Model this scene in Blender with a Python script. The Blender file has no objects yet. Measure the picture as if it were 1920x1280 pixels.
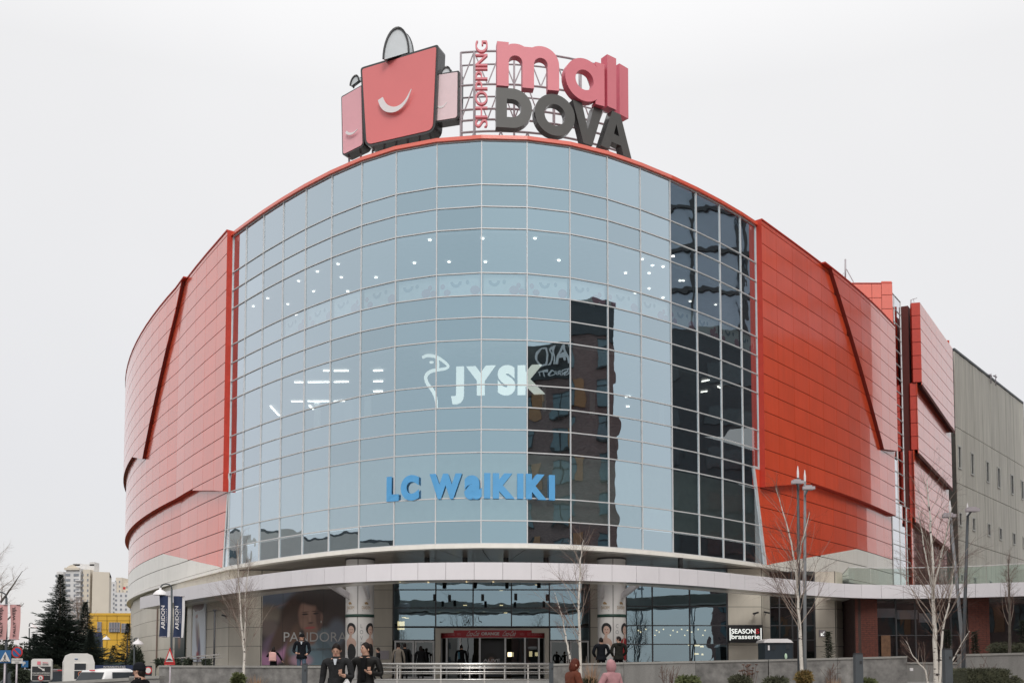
import bpy, bmesh, math, random
from mathutils import Vector, Matrix, noise
from math import sin, cos, pi, radians as R
random.seed(7)
S = bpy.context.scene
COL = S.collection
EYE = 1.75

# ------------------------------------------------------------------ camera
cam_d = bpy.data.cameras.new('camera'); cam = bpy.data.objects.new('camera', cam_d); COL.objects.link(cam)
S.camera = cam
F, PITCH, PY = 1900.0, 0.0591, 1134.8
cam_d.sensor_width = 36.0; cam_d.lens = F/1920*36.0
cam_d.shift_y = (PY-640)/1920
cam.location = (0, 0, EYE); cam.rotation_euler = (pi/2+PITCH, 0, 0)
cam_d.clip_start = 0.1; cam_d.clip_end = 6000
S.render.resolution_x = 1024; S.render.resolution_y = 682

# ------------------------------------------------------------------ light
SUN_EL, SUN_AZ = R(42), R(170)
W = bpy.data.worlds.new('World'); S.world = W; W.use_nodes = True
wn = W.node_tree; wn.nodes.clear()
def N(t, k, **kw):
    n = t.nodes.new(k)
    for a, b in kw.items(): setattr(n, a, b)
    return n
sky = N(wn, 'ShaderNodeTexSky', sky_type='NISHITA', sun_disc=False)
sky.sun_elevation = SUN_EL; sky.sun_rotation = SUN_AZ
b1 = N(wn, 'ShaderNodeBackground'); b1.inputs[1].default_value = 0.015
wn.links.new(sky.outputs[0], b1.inputs[0])
tc = N(wn, 'ShaderNodeTexCoord'); sp = N(wn, 'ShaderNodeSeparateXYZ'); wn.links.new(tc.outputs['Generated'], sp.inputs[0])
rp = N(wn, 'ShaderNodeValToRGB'); e = rp.color_ramp.elements
e[0].position = 0.0; e[0].color = (.69, .655, .655, 1)
e[1].position = 1.0; e[1].color = (1.68, 1.66, 1.64, 1)
q = e.new(0.12); q.color = (.73, .71, .71, 1)
q = e.new(0.3); q.color = (.785, .772, .766, 1)
q = e.new(0.5); q.color = (.835, .825, .818, 1)
wn.links.new(sp.outputs[2], rp.inputs[0])
nz = N(wn, 'ShaderNodeTexNoise'); nz.inputs['Scale'].default_value = 1.6; nz.inputs['Detail'].default_value = 4
wn.links.new(tc.outputs['Generated'], nz.inputs[0])
mr = N(wn, 'ShaderNodeMapRange'); mr.inputs[1].default_value = .3; mr.inputs[2].default_value = .7; mr.inputs[3].default_value = .955; mr.inputs[4].default_value = 1.035
wn.links.new(nz.outputs[0], mr.inputs[0])
b2 = N(wn, 'ShaderNodeBackground'); wn.links.new(rp.outputs[0], b2.inputs[0]); wn.links.new(mr.outputs[0], b2.inputs[1])
ad = N(wn, 'ShaderNodeAddShader'); wn.links.new(b1.outputs[0], ad.inputs[0]); wn.links.new(b2.outputs[0], ad.inputs[1])
wo = N(wn, 'ShaderNodeOutputWorld'); wn.links.new(ad.outputs[0], wo.inputs[0])
sd = bpy.data.lights.new('sun', 'SUN'); sd.energy = 1.5; sd.angle = R(25); sd.color = (1, .97, .93)
so = bpy.data.objects.new('sun', sd); COL.objects.link(so)
so.rotation_euler = (pi/2-SUN_EL, 0, R(10))
S.view_settings.view_transform = 'Standard'; S.view_settings.look = 'None'
S.view_settings.exposure = 0.0; S.view_settings.gamma = 1.0; S.view_settings.use_curve_mapping = False
S.cycles.max_bounces = 8; S.cycles.transparent_max_bounces = 16; S.cycles.glossy_bounces = 4
S.cycles.use_denoising = True; S.cycles.sample_clamp_indirect = 6

# ------------------------------------------------------------------ helpers
def P(px, py, Y):
    """point at depth Y that the photo shows at pixel (px, py)"""
    k = (PY-py)/F
    Z = Y*(k*cos(PITCH)+sin(PITCH))/(cos(PITCH)-k*sin(PITCH))
    d = Y*cos(PITCH)+Z*sin(PITCH)
    return Vector(((px-960)/F*d, Y, Z+EYE))
def PZ(px, py, z):
    """point at height z (absolute) at the pixel"""
    Z = z-EYE; k = (PY-py)/F
    Y = Z*(cos(PITCH)-k*sin(PITCH))/(k*cos(PITCH)+sin(PITCH))
    d = Y*cos(PITCH)+Z*sin(PITCH)
    return Vector(((px-960)/F*d, Y, z))
def tag(o, label=None, cat=None, group=None, kind=None):
    if label: o['label'] = label
    if cat: o['category'] = cat
    if group: o['group'] = group
    if kind: o['kind'] = kind
    return o
def thing(name, label, cat, loc=(0, 0, 0), rz=0, group=None):
    o = bpy.data.objects.new(name, None); COL.objects.link(o)
    o.location = loc; o.rotation_euler = (0, 0, rz); o.empty_display_size = .2
    return tag(o, label, cat, group)
class MB:
    def __init__(s): s.v = []; s.f = []; s.m = []; s.sm = []
    def add(s, vs, fs, m=0, smooth=False):
        b = len(s.v); s.v += [tuple(v) for v in vs]
        for f in fs: s.f.append([b+i for i in f]); s.m.append(m); s.sm.append(smooth)
    def box(s, c, d, rz=0, m=0, rx=0, ry=0):
        x, y, z = [k/2 for k in d]; M = Matrix.Rotation(rz, 3, 'Z') @ Matrix.Rotation(ry, 3, 'Y') @ Matrix.Rotation(rx, 3, 'X')
        vs = [Vector(c)+M @ Vector((a*x, b*y, cc*z)) for a in (-1, 1) for b in (-1, 1) for cc in (-1, 1)]
        s.add(vs, [(0, 1, 3, 2), (4, 6, 7, 5), (0, 4, 5, 1), (2, 3, 7, 6), (0, 2, 6, 4), (1, 5, 7, 3)], m)
    def bar(s, a, b, w, h, m=0, up=(0, 0, 1)):
        a = Vector(a); b = Vector(b); d = (b-a).normalized(); u = Vector(up)
        if abs(d.dot(u)) > .98: u = Vector((0, 1, 0))
        sx = d.cross(u).normalized(); uz = sx.cross(d).normalized()
        vs = [p+sx*(i*w/2)+uz*(j*h/2) for p in (a, b) for i, j in ((-1, -1), (1, -1), (1, 1), (-1, 1))]
        s.add(vs, [(3, 2, 1, 0), (4, 5, 6, 7), (0, 1, 5, 4), (1, 2, 6, 5), (2, 3, 7, 6), (3, 0, 4, 7)], m)
    def tube(s, pts, rad, n=8, m=0, cap=True, smooth=True):
        pts = [Vector(p) for p in pts]; k = len(pts)
        if not hasattr(rad, '__len__'): rad = [rad]*k
        vs = []; up = None
        for i, p in enumerate(pts):
            d = (pts[min(i+1, k-1)]-pts[max(i-1, 0)]).normalized()
            if up is None:
                up = Vector((0, 0, 1)) if abs(d.z) < .9 else Vector((1, 0, 0))
            a = d.cross(up).normalized(); b = a.cross(d).normalized(); up = b
            for j in range(n):
                t = 2*pi*j/n; vs.append(p+(a*cos(t)+b*sin(t))*rad[i])
        fs = [(i*n+j, i*n+(j+1) % n, (i+1)*n+(j+1) % n, (i+1)*n+j) for i in range(k-1) for j in range(n)]
        s.add(vs, fs, m, smooth)
        if cap:
            b0 = len(s.v)-n*k
            s.f.append([b0+j for j in range(n)][::-1]); s.m.append(m); s.sm.append(False)
            s.f.append([b0+(k-1)*n+j for j in range(n)]); s.m.append(m); s.sm.append(False)
    def lathe(s, prof, c=(0, 0, 0), n=24, m=0, smooth=True):
        vs = [(c[0]+r*cos(2*pi*j/n), c[1]+r*sin(2*pi*j/n), c[2]+z) for r, z in prof for j in range(n)]
        s.add(vs, [(i*n+j, i*n+(j+1) % n, (i+1)*n+(j+1) % n, (i+1)*n+j) for i in range(len(prof)-1) for j in range(n)], m, smooth)
    def prism(s, poly, z0, z1, m=0):
        n = len(poly)
        s.add([(p[0], p[1], z0) for p in poly]+[(p[0], p[1], z1) for p in poly],
              [tuple(range(n))[::-1], tuple(range(n, 2*n))]+[(i, (i+1) % n, n+(i+1) % n, n+i) for i in range(n)], m)
    def ball(s, c, r, m=0, n=10, k=6):
        if not hasattr(r, '__len__'): r = (r, r, r)
        vs = []
        for i in range(k+1):
            t = pi*i/k
            for j in range(n):
                a = 2*pi*j/n; vs.append((c[0]+r[0]*max(sin(t), .01)*cos(a), c[1]+r[1]*max(sin(t), .01)*sin(a), c[2]-r[2]*cos(t)))
        s.add(vs, [(i*n+j, i*n+(j+1) % n, (i+1)*n+(j+1) % n, (i+1)*n+j) for i in range(k) for j in range(n)], m, True)
    def build(s, name, mats, parent=None, recentre=None):
        if not isinstance(mats, (list, tuple)): mats = [mats]
        off = Vector((0, 0, 0))
        if recentre is None: recentre = parent is None
        if recentre and s.v:
            xs = [v[0] for v in s.v]; ys = [v[1] for v in s.v]; zs = [v[2] for v in s.v]
            off = Vector(((min(xs)+max(xs))/2, (min(ys)+max(ys))/2, min(zs)))
            s.v = [(v[0]-off.x, v[1]-off.y, v[2]-off.z) for v in s.v]
        me = bpy.data.meshes.new(name); me.from_pydata(s.v, [], s.f)
        for m in mats: me.materials.append(m)
        me.polygons.foreach_set('material_index', s.m); me.polygons.foreach_set('use_smooth', s.sm); me.update()
        return link(name, me, parent, off)
def link(name, me, parent=None, loc=(0, 0, 0), world=True):
    """world=True: mesh data is in world coordinates although the parent Empty stands elsewhere"""
    o = bpy.data.objects.new(name, me); COL.objects.link(o); o.location = loc
    if parent is not None:
        o.parent = parent
        if world and parent.type == 'EMPTY':
            M = Matrix.LocRotScale(parent.location, parent.rotation_euler, parent.scale)
            o.matrix_parent_inverse = M.inverted()
    return o
def copy_tree(o, parent=None):
    c = o.copy(); COL.objects.link(c)
    if parent is not None: c.parent = parent; c.matrix_parent_inverse = o.matrix_parent_inverse.copy()
    for ch in o.children: copy_tree(ch, c)
    return c
# ------------------------------------------------------------------ materials
def mat(name, col, rough=.6, metal=0., var=.12, scale=3., bump=0., bscale=20., coat=0., coat_rough=.1, coat_ior=1.5, spec=.5, emit=None, estr=1., col2=None, stretch=(1, 1, 1), ior=1.5):
    m = bpy.data.materials.new(name); m.use_nodes = True; t = m.node_tree; b = t.nodes['Principled BSDF']
    b.inputs['Roughness'].default_value = rough; b.inputs['Metallic'].default_value = metal
    b.inputs['Coat Weight'].default_value = coat; b.inputs['Coat Roughness'].default_value = coat_rough; b.inputs['Coat IOR'].default_value = coat_ior
    b.inputs['Specular IOR Level'].default_value = spec; b.inputs['IOR'].default_value = ior
    c = (*col, 1) if len(col) == 3 else col
    if emit: b.inputs['Emission Color'].default_value = (*emit, 1); b.inputs['Emission Strength'].default_value = estr
    if var > 0 or col2:
        tc = N(t, 'ShaderNodeTexCoord'); mp = N(t, 'ShaderNodeMapping'); mp.inputs['Scale'].default_value = stretch
        t.links.new(tc.outputs['Object'], mp.inputs[0])
        nz = N(t, 'ShaderNodeTexNoise'); nz.inputs['Scale'].default_value = scale; nz.inputs['Detail'].default_value = 5; nz.inputs['Roughness'].default_value = .6
        t.links.new(mp.outputs[0], nz.inputs[0])
        rp = N(t, 'ShaderNodeValToRGB'); e = rp.color_ramp.elements; e[0].position = .3; e[1].position = .7
        if col2: e[0].color = c; e[1].color = (*col2, 1)
        else:
            e[0].color = (*[k*(1-var) for k in c[:3]], 1); e[1].color = (*[min(1, k*(1+var)) for k in c[:3]], 1)
        t.links.new(nz.outputs[0], rp.inputs[0]); t.links.new(rp.outputs[0], b.inputs['Base Color'])
        if bump:
            n2 = N(t, 'ShaderNodeTexNoise'); n2.inputs['Scale'].default_value = bscale; n2.inputs['Detail'].default_value = 4
            t.links.new(mp.outputs[0], n2.inputs[0])
            bp = N(t, 'ShaderNodeBump'); bp.inputs['Strength'].default_value = bump; bp.inputs['Distance'].default_value = .02
            t.links.new(n2.outputs[0], bp.inputs['Height']); t.links.new(bp.outputs[0], b.inputs['Normal'])
    else: b.inputs['Base Color'].default_value = c
    return m
def glass_mat(name, c0, c1, f0, f1, trans=(.5, .55, .55), warp=.012, wscale=.9, rough=.0):
    """coated facade glass: angle dependent mirror over tinted see-through"""
    m = bpy.data.materials.new(name); m.use_nodes = True; t = m.node_tree; t.nodes.clear()
    g = N(t, 'ShaderNodeBsdfGlossy'); g.inputs['Roughness'].default_value = rough
    tr = N(t, 'ShaderNodeBsdfTransparent'); tr.inputs[0].default_value = (*trans, 1)
    lw = N(t, 'ShaderNodeLayerWeight'); lw.inputs[0].default_value = .5
    mc = N(t, 'ShaderNodeMix', data_type='RGBA'); mc.inputs[6].default_value = (*c0, 1); mc.inputs[7].default_value = (*c1, 1)
    t.links.new(lw.outputs['Facing'], mc.inputs[0])
    oi = N(t, 'ShaderNodeObjectInfo'); m0 = N(t, 'ShaderNodeMapRange'); m0.inputs[3].default_value = .93; m0.inputs[4].default_value = 1.05; t.links.new(oi.outputs['Random'], m0.inputs[0])
    vm = N(t, 'ShaderNodeVectorMath', operation='SCALE'); t.links.new(mc.outputs[2], vm.inputs[0]); t.links.new(m0.outputs[0], vm.inputs['Scale']); t.links.new(vm.outputs[0], g.inputs[0])
    mr = N(t, 'ShaderNodeMapRange'); mr.inputs[3].default_value = f0; mr.inputs[4].default_value = f1
    t.links.new(lw.outputs['Facing'], mr.inputs[0])
    tc = N(t, 'ShaderNodeTexCoord'); nz = N(t, 'ShaderNodeTexNoise'); nz.inputs['Scale'].default_value = wscale; nz.inputs['Detail'].default_value = 1.2
    t.links.new(tc.outputs['Object'], nz.inputs[0])
    bp = N(t, 'ShaderNodeBump'); bp.inputs['Strength'].default_value = 1.; bp.inputs['Distance'].default_value = warp
    t.links.new(nz.outputs[0], bp.inputs['Height']); t.links.new(bp.outputs[0], g.inputs['Normal'])
    mx = N(t, 'ShaderNodeMixShader'); t.links.new(mr.outputs[0], mx.inputs[0]); t.links.new(tr.outputs[0], mx.inputs[1]); t.links.new(g.outputs[0], mx.inputs[2])
    o = N(t, 'ShaderNodeOutputMaterial'); t.links.new(mx.outputs[0], o.inputs[0])
    return m
def emis(name, col, s):
    m = bpy.data.materials.new(name); m.use_nodes = True; b = m.node_tree.nodes['Principled BSDF']
    b.inputs['Base Color'].default_value = (*[min(1, c) for c in col], 1)
    b.inputs['Emission Color'].default_value = (*col, 1); b.inputs['Emission Strength'].default_value = s
    return m
def picture(name, bg, shapes, gain=1., gloss=.4, streak=.0):
    """printed picture on object XZ coordinates: soft ellipses (cx, cz, rx, rz, rot_deg, colour, softness)"""
    m = bpy.data.materials.new(name); m.use_nodes = True; t = m.node_tree; b = t.nodes['Principled BSDF']
    b.inputs['Roughness'].default_value = gloss
    tc = N(t, 'ShaderNodeTexCoord'); nz = N(t, 'ShaderNodeTexNoise'); nz.inputs['Scale'].default_value = 1.6; nz.inputs['Detail'].default_value = 4
    t.links.new(tc.outputs['Object'], nz.inputs[0])
    vs = N(t, 'ShaderNodeVectorMath', operation='MULTIPLY_ADD'); vs.inputs[1].default_value = (streak, streak, streak)
    t.links.new(nz.outputs['Color'], vs.inputs[0]); t.links.new(tc.outputs['Object'], vs.inputs[2])
    prev = None
    for i, (cx, cz, rx, rz, rot, col, soft) in enumerate(shapes):
        col = tuple(min(.8, c*gain) for c in col)
        mp = N(t, 'ShaderNodeMapping', vector_type='TEXTURE'); mp.inputs['Location'].default_value = (cx, 0, cz); mp.inputs['Rotation'].default_value = (0, -R(rot), 0); mp.inputs['Scale'].default_value = (rx, 1e4, rz)
        t.links.new(vs.outputs[0], mp.inputs[0])
        ln = N(t, 'ShaderNodeVectorMath', operation='LENGTH'); t.links.new(mp.outputs[0], ln.inputs[0])
        mr = N(t, 'ShaderNodeMapRange', interpolation_type='SMOOTHSTEP'); mr.inputs[1].default_value = 1+soft; mr.inputs[2].default_value = 1-soft; mr.inputs[3].default_value = 0; mr.inputs[4].default_value = 1
        t.links.new(ln.outputs['Value'], mr.inputs[0])
        mx = N(t, 'ShaderNodeMix', data_type='RGBA'); t.links.new(mr.outputs[0], mx.inputs[0]); mx.inputs[7].default_value = (*col, 1)
        if prev is None: mx.inputs[6].default_value = (*bg, 1)
        else: t.links.new(prev, mx.inputs[6])
        prev = mx.outputs[2]
    if prev is None: b.inputs['Base Color'].default_value = (*bg, 1)
    else: t.links.new(prev, b.inputs['Base Color'])
    return m
M = {}
def red_mat():
    m = mat('red_composite_panel', (.78, .086, .027), .42, var=.05, scale=.6, coat=1., coat_rough=.12, coat_ior=1.95)
    t = m.node_tree; b = t.nodes['Principled BSDF']
    return m
M['red'] = red_mat()
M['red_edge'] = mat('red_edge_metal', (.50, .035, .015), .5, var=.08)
M['red_edge_shade'] = mat('shaded_red_edge_metal', (.20, .018, .010), .55, var=.08)  # red edge metal with the narrow recess's shade put into its colour
M['joint'] = mat('dark_joint', (.10, .018, .014), .8, var=.1)
M['cream'] = mat('cream_composite_panel', (.79, .76, .70), .4, var=.04, scale=.6, coat=.5, coat_rough=.2)
M['cream_joint'] = mat('cream_joint', (.16, .15, .14), .8)
M['white'] = mat('white_composite_panel', (.74, .71, .73), .45, var=.03, scale=.5)
M['white_joint'] = mat('grey_joint', (.35, .33, .32), .8)
M['soffit'] = mat('brown_grey_soffit_metal', (.26, .235, .21), .3, var=.12, scale=.4, coat=.3)
M['alu'] = mat('brushed_aluminium', (.62, .62, .62), .5, metal=.15, var=.05)
M['alu_dark'] = mat('dark_aluminium', (.07, .07, .075), .4, metal=.3, var=.05)
M['glass'] = glass_mat('blue_facade_glass', (.51, .72, .82), (.92, .94, 1.0), .58, .93, trans=(.85, .92, .92), warp=.005)
M['glass_ground'] = glass_mat('ground_floor_glass', (.40, .56, .66), (.9, .92, .95), .54, .9, trans=(.5, .55, .55), warp=.006)
M['glass_dark'] = glass_mat('dark_glass', (.30, .34, .36), (.8, .8, .8), .25, .8, trans=(.2, .22, .22), warp=.004)
M['glass_green'] = glass_mat('green_balustrade_glass', (.6, .75, .68), (.9, .95, .92), .06, .6, trans=(.90, .95, .92), warp=.001)
M['spandrel'] = mat('dark_spandrel_board', (.045, .05, .055), .8)
M['blind'] = mat('pale_frosted_board', (.36, .42, .39), .8, var=.08)
M['film'] = mat('frosted_film', (.80, .84, .84), .7, var=.04)
M['film_pink'] = mat('pink_decal', (.55, .25, .32), .7, var=.03)
M['film_blue'] = mat('blue_decal', (.22, .30, .36), .7, var=.03)
M['int_wall'] = mat('interior_wall', (.10, .10, .10), .8, var=.5, scale=.25)
M['int_ceil'] = mat('interior_ceiling', (.3, .3, .3), .8)
M['int_floor'] = mat('interior_floor', (.15, .14, .13), .6)
M['lamp'] = emis('lit_lamp', (1, .97, .9), 5.0)
M['lampwarm'] = emis('warm_lamp', (1, .8, .45), 2.6)
M['stone'] = mat('beige_stone_panel', (.60, .55, .465), .5, var=.06, scale=.7, coat=.15, coat_rough=.2)
M['stone_joint'] = mat('stone_joint', (.10, .09, .08), .9)
M['granite'] = mat('grey_granite', (.17, .165, .155), .55, col2=(.26, .25, .235), scale=45, bump=.1)
M['granite2'] = mat('worn_grey_granite', (.10, .095, .09), .6, col2=(.25, .24, .225), scale=3.2, bump=.1)
M['granite_cap'] = mat('granite_coping', (.26, .25, .23), .5, var=.1, scale=8)
M['asphalt'] = mat('asphalt', (.05, .05, .052), .9, var=.25, scale=2, bump=.3, bscale=60)
M['paving'] = mat('grey_paving', (.30, .29, .275), .8, var=.15, scale=1.2, bump=.2)
M['grass'] = mat('winter_grass', (.07, .075, .03), .95, var=.3, scale=1.5, bump=.5)
M['brick'] = mat('red_brown_brick', (.15, .045, .030), .85, col2=(.09, .030, .023), scale=6)
M['brick2'] = mat('dark_brown_brick', (.05, .022, .02), .85, col2=(.035, .018, .018), scale=4)
M['mortar'] = mat('mortar', (.055, .035, .03), .9)
M['black'] = mat('black_metal', (.02, .02, .022), .5, var=.1)
M['darkgrey'] = mat('dark_grey_paint', (.05, .058, .065), .5, var=.1)
M['steel'] = mat('galvanised_steel', (.42, .38, .40), .5, metal=.3, var=.12)
M['inox'] = mat('stainless_steel', (.62, .6, .57), .25, metal=.9, var=.04)
M['bag'] = mat('red_sign_face', (.70, .175, .175), .4, var=.025, scale=.5, coat=.4)
M['bagpale'] = mat('pale_pink_sign_face', (.74, .38, .42), .4, var=.025)
M['bagpale2'] = mat('very_pale_pink_sign_face', (.76, .60, .62), .4, var=.025)
M['bagwhite'] = mat('white_sign_vinyl', (.75, .72, .72), .5, var=.02)
M['mall'] = mat('pink_red_letter_face', (.68, .19, .225), .45, var=.03, scale=1)
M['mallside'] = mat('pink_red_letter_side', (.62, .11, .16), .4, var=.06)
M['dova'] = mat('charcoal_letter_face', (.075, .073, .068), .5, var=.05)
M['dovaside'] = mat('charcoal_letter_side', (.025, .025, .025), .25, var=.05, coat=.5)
M['plastic'] = mat('pale_translucent_plastic', (.52, .56, .58), .35, var=.03)
M['wood'] = mat('brown_timber', (.14, .07, .035), .7, var=.3, scale=6)

M['hbrick'] = mat('hotel_brick', (.26, .165, .15), .85, col2=(.12, .07, .065), scale=3, stretch=(1, 1, 5)); M['hdark'] = mat('hotel_dark_cladding', (.03, .035, .04), .5, var=.2, scale=1, stretch=(.3, .3, 6)); M['hor'] = mat('hotel_orange_panel', (.34, .16, .07), .6)
M['ofwin'] = mat('dark_window', (.035, .045, .05), .15, var=.2); M['hwin'] = mat('hotel_window', (.10, .15, .17), .1, var=.1, spec=.8); M['ofglass'] = mat('office_glass', (.24, .28, .33), .12, var=.15, scale=.06, spec=.9, metal=.35); M['ofdark'] = mat('dark_cladding', (.02, .025, .03), .5, var=.2)
def per_piece(m, k=.05, streak=.0):
    """small tone difference from piece to piece, and faint vertical rain streaks"""
    t = m.node_tree; b = t.nodes['Principled BSDF']; src = b.inputs['Base Color'].links[0].from_socket
    oi = N(t, 'ShaderNodeObjectInfo'); mr = N(t, 'ShaderNodeMapRange'); mr.inputs[3].default_value = 1-k; mr.inputs[4].default_value = 1+k; t.links.new(oi.outputs['Random'], mr.inputs[0])
    vm = N(t, 'ShaderNodeVectorMath', operation='SCALE'); t.links.new(src, vm.inputs[0]); t.links.new(mr.outputs[0], vm.inputs['Scale']); out = vm.outputs[0]
    if streak:
        tc = N(t, 'ShaderNodeTexCoord'); mp = N(t, 'ShaderNodeMapping'); mp.inputs['Scale'].default_value = (3.5, 3.5, .25); t.links.new(tc.outputs['Object'], mp.inputs[0])
        nz = N(t, 'ShaderNodeTexNoise'); nz.inputs['Scale'].default_value = 1.; nz.inputs['Detail'].default_value = 4; t.links.new(mp.outputs[0], nz.inputs[0])
        m2 = N(t, 'ShaderNodeMapRange'); m2.inputs[1].default_value = .35; m2.inputs[2].default_value = .7; m2.inputs[3].default_value = 1+streak*.3; m2.inputs[4].default_value = 1-streak; t.links.new(nz.outputs[0], m2.inputs[0])
        v2 = N(t, 'ShaderNodeVectorMath', operation='SCALE'); t.links.new(out, v2.inputs[0]); t.links.new(m2.outputs[0], v2.inputs['Scale']); out = v2.outputs[0]
    t.links.new(out, b.inputs['Base Color'])
per_piece(M['red'], .045, .06); per_piece(M['cream'], .03, .05); per_piece(M['stone'], .05, .05); per_piece(M['white'], .02, .025); per_piece(M['soffit'], .10); per_piece(M['granite2'], .10, .18); per_piece(M['granite'], .10, .18)

# ------------------------------------------------------------------ ground
def sheet(name, poly, z, m):
    b = MB(); b.add([(x, y, z) for x, y in poly], [tuple(range(len(poly)))]); o = b.build(name, m); o['kind'] = 'structure'; return o
sheet('ground', [(-2500, -2500), (2500, -2500), (2500, 3000), (-2500, 3000)], 0, M['asphalt'])
def slab(name, poly, z0, z1, m):
    b = MB(); b.prism(poly, z0, z1); o = b.build(name, m); o['kind'] = 'structure'; return o
slab('plaza_pavement', [(-9.5, 9), (30, 9), (30, 35.2), (-9.5, 35.2)], .01, .38, M['paving'])
slab('pavement', [(-60, -14), (9, -14), (9, 6), (-60, 6)], .01, .14, M['paving'])
slab('terrace', [(-14.8, 36.3), (60, 36.3), (60, 118), (-14.8, 118)], .02, 1.0, M['paving'])
slab('terrace_step', [(-14.6, 36.5), (30, 36.5), (30, 48), (-14.6, 48)], 1.001, 1.14, M['granite'])
sheet('grass_verge', [(-60, 60), (-24, 60), (-24, 120), (-60, 120)], .04, M['grass'])

# ------------------------------------------------------------------ facade plan of the mall
MOD = 1.056; ZT = 24.6+EYE; ZB = ZT-18*MOD
G = [(-16.02, 56.97), (-14.9, 55.64), (-13.55, 54.09), (-12.12, 52.56), (-10.61, 51.05), (-9.02, 49.62), (-7.33, 48.31), (-5.53, 47.26), (-3.53, 46.55), (-1.42, 46.24), (0.7, 46.34), (2.73, 46.85), (4.59, 47.72), (6.32, 48.84), (7.99, 50.1), (9.56, 51.42), (11.07, 52.83), (12.51, 54.29), (13.66, 55.56)]
LEFT = []; x, y = G[0]
for i in range(34):
    h = R(min(53+.6*i+.025*i*i, 128)); w = 1.8 if i == 0 else 2.2
    x -= w*cos(h); y += w*sin(h); LEFT.append((x, y))
RIGHT = []; x, y = G[-1]
for i in range(11):
    h = R(48+.2*i+.05*i*i); w = 1.8 if i == 0 else 2.1
    x += w*cos(h); y += w*sin(h); RIGHT.append((x, y))
NL = len(LEFT)
PLAN = [Vector(p) for p in (LEFT[::-1]+G+RIGHT)]
U0 = -NL; U1 = 18+len(RIGHT)
def nrm(i):       # facet normal between plan vertex i and i+1
    i = max(0, min(len(PLAN)-2, i)); d = (PLAN[i+1]-PLAN[i]).normalized(); return Vector((d.y, -d.x))
VN = []
for i in range(len(PLAN)):
    a, b_ = nrm(i-1), nrm(i); s_ = (a+b_).normalized(); VN.append(s_/max(.5, s_.dot(a)))
def inset(i):      # the fitted outline belongs to the outermost shield: pull the base wall in behind it
    u = i+U0
    return .62*min(1, max(0, -u/5.)) if u < 0 else .50*min(1, max(0, (u-18)/10.))
PLAN = [p-VN[i]*inset(i) for i, p in enumerate(PLAN)]
VN = []
for i in range(len(PLAN)):
    a, b_ = nrm(i-1), nrm(i); s_ = (a+b_).normalized(); VN.append(s_/max(.5, s_.dot(a)))
def FP(u, d=0., col=None):
    """plan point at facade coordinate u, pushed outward by d"""
    t = u-U0; i = int(math.floor(t)) if col is None else col-U0
    i = max(0, min(len(PLAN)-2, i)); f = t-i
    a = PLAN[i]+VN[i]*d; b_ = PLAN[i+1]+VN[i+1]*d
    return a.lerp(b_, f)
def FZ(u, r, d=0., col=None):
    p = FP(u, d, col); return Vector((p.x, p.y, ZT-r*MOD))
def clip(poly, u0, u1, r0, r1):
    def cut(pl, ax, val, keep_gt):
        out = []
        for i in range(len(pl)):
            a, b_ = pl[i-1], pl[i]
            ia = (a[ax] >= val-1e-9) if keep_gt else (a[ax] <= val+1e-9)
            ib = (b_[ax] >= val-1e-9) if keep_gt else (b_[ax] <= val+1e-9)
            if ia != ib:
                t = (val-a[ax])/(b_[ax]-a[ax]); out.append(tuple(a[k]+(b_[k]-a[k])*t for k in (0, 1)))
            if ib: out.append(b_)
        return out
    for ax, val, g in ((0, u0, 1), (0, u1, 0), (1, r0, 1), (1, r1, 0)):
        poly = cut(poly, ax, val, g)
        if len(poly) < 3: return []
    res = []
    for p in poly:
        if not res or (abs(p[0]-res[-1][0])+abs(p[1]-res[-1][1]) > 1e-5): res.append(p)
    if len(res) > 2 and abs(res[0][0]-res[-1][0])+abs(res[0][1]-res[-1][1]) < 1e-5: res.pop()
    if len(res) < 3: return []
    A = sum(res[i-1][0]*res[i][1]-res[i][0]*res[i-1][1] for i in range(len(res)))/2
    if abs(A) < .02: return []
    return res if A > 0 else res[::-1]   # A>0 : counter-clockwise in (u, r down) -> seen from outside
ANCH = Vector((0, 60, 1.0))
mall = thing('shopping_mall', 'large rounded red and blue glass shopping mall filling the picture', 'building', ANCH)
ROWS = [0, 2, 3, 4, 6, 7, 8, 9, 11, 12, 13, 14, 16, 17, 18]
panels = []   # (size in picture, MB, material)
def cladding(region, d, gap_u, gap_r, m, mj, rows, name):
    back = MB()
    us = [p[0] for p in region]
    for c in range(int(math.floor(min(us))), int(math.ceil(max(us)))):
        wid = (FP(c+1, 0, c)-FP(c, 0, c)).length
        for r0, r1 in zip(rows[:-1], rows[1:]):
            full = clip(region, c, c+1, r0, r1)
            if not full: continue
            back.add([FZ(u, r, d-.05, c) for u, r in full], [tuple(range(len(full)))[::-1]])
            gu = gap_u/wid; gr = gap_r/MOD
            pc = clip(full, c+gu, c+1-gu, r0+gr, r1-gr)
            if not pc: continue
            b = MB(); n = len(pc); tw = random.uniform(-.004, .004)
            fr = [FZ(u, r, d+tw*(1 if i % 2 else -1)*.5, c) for i, (u, r) in enumerate(pc)]
            bk = [FZ(u, r, d-.045, c) for u, r in pc]
            b.add(fr+bk, [tuple(range(n))[::-1]]+[(i, (i+1) % n, n+(i+1) % n, n+i) for i in range(n)])
            p0 = fr[0]; xs = [v.x/v.y for v in fr]
            panels.append(((max(xs)-min(xs))*(r1-r0)/p0.y*(1 if c > -19 else .01), b, m, name))
    back.build('wall_backing', mj, mall)
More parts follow.
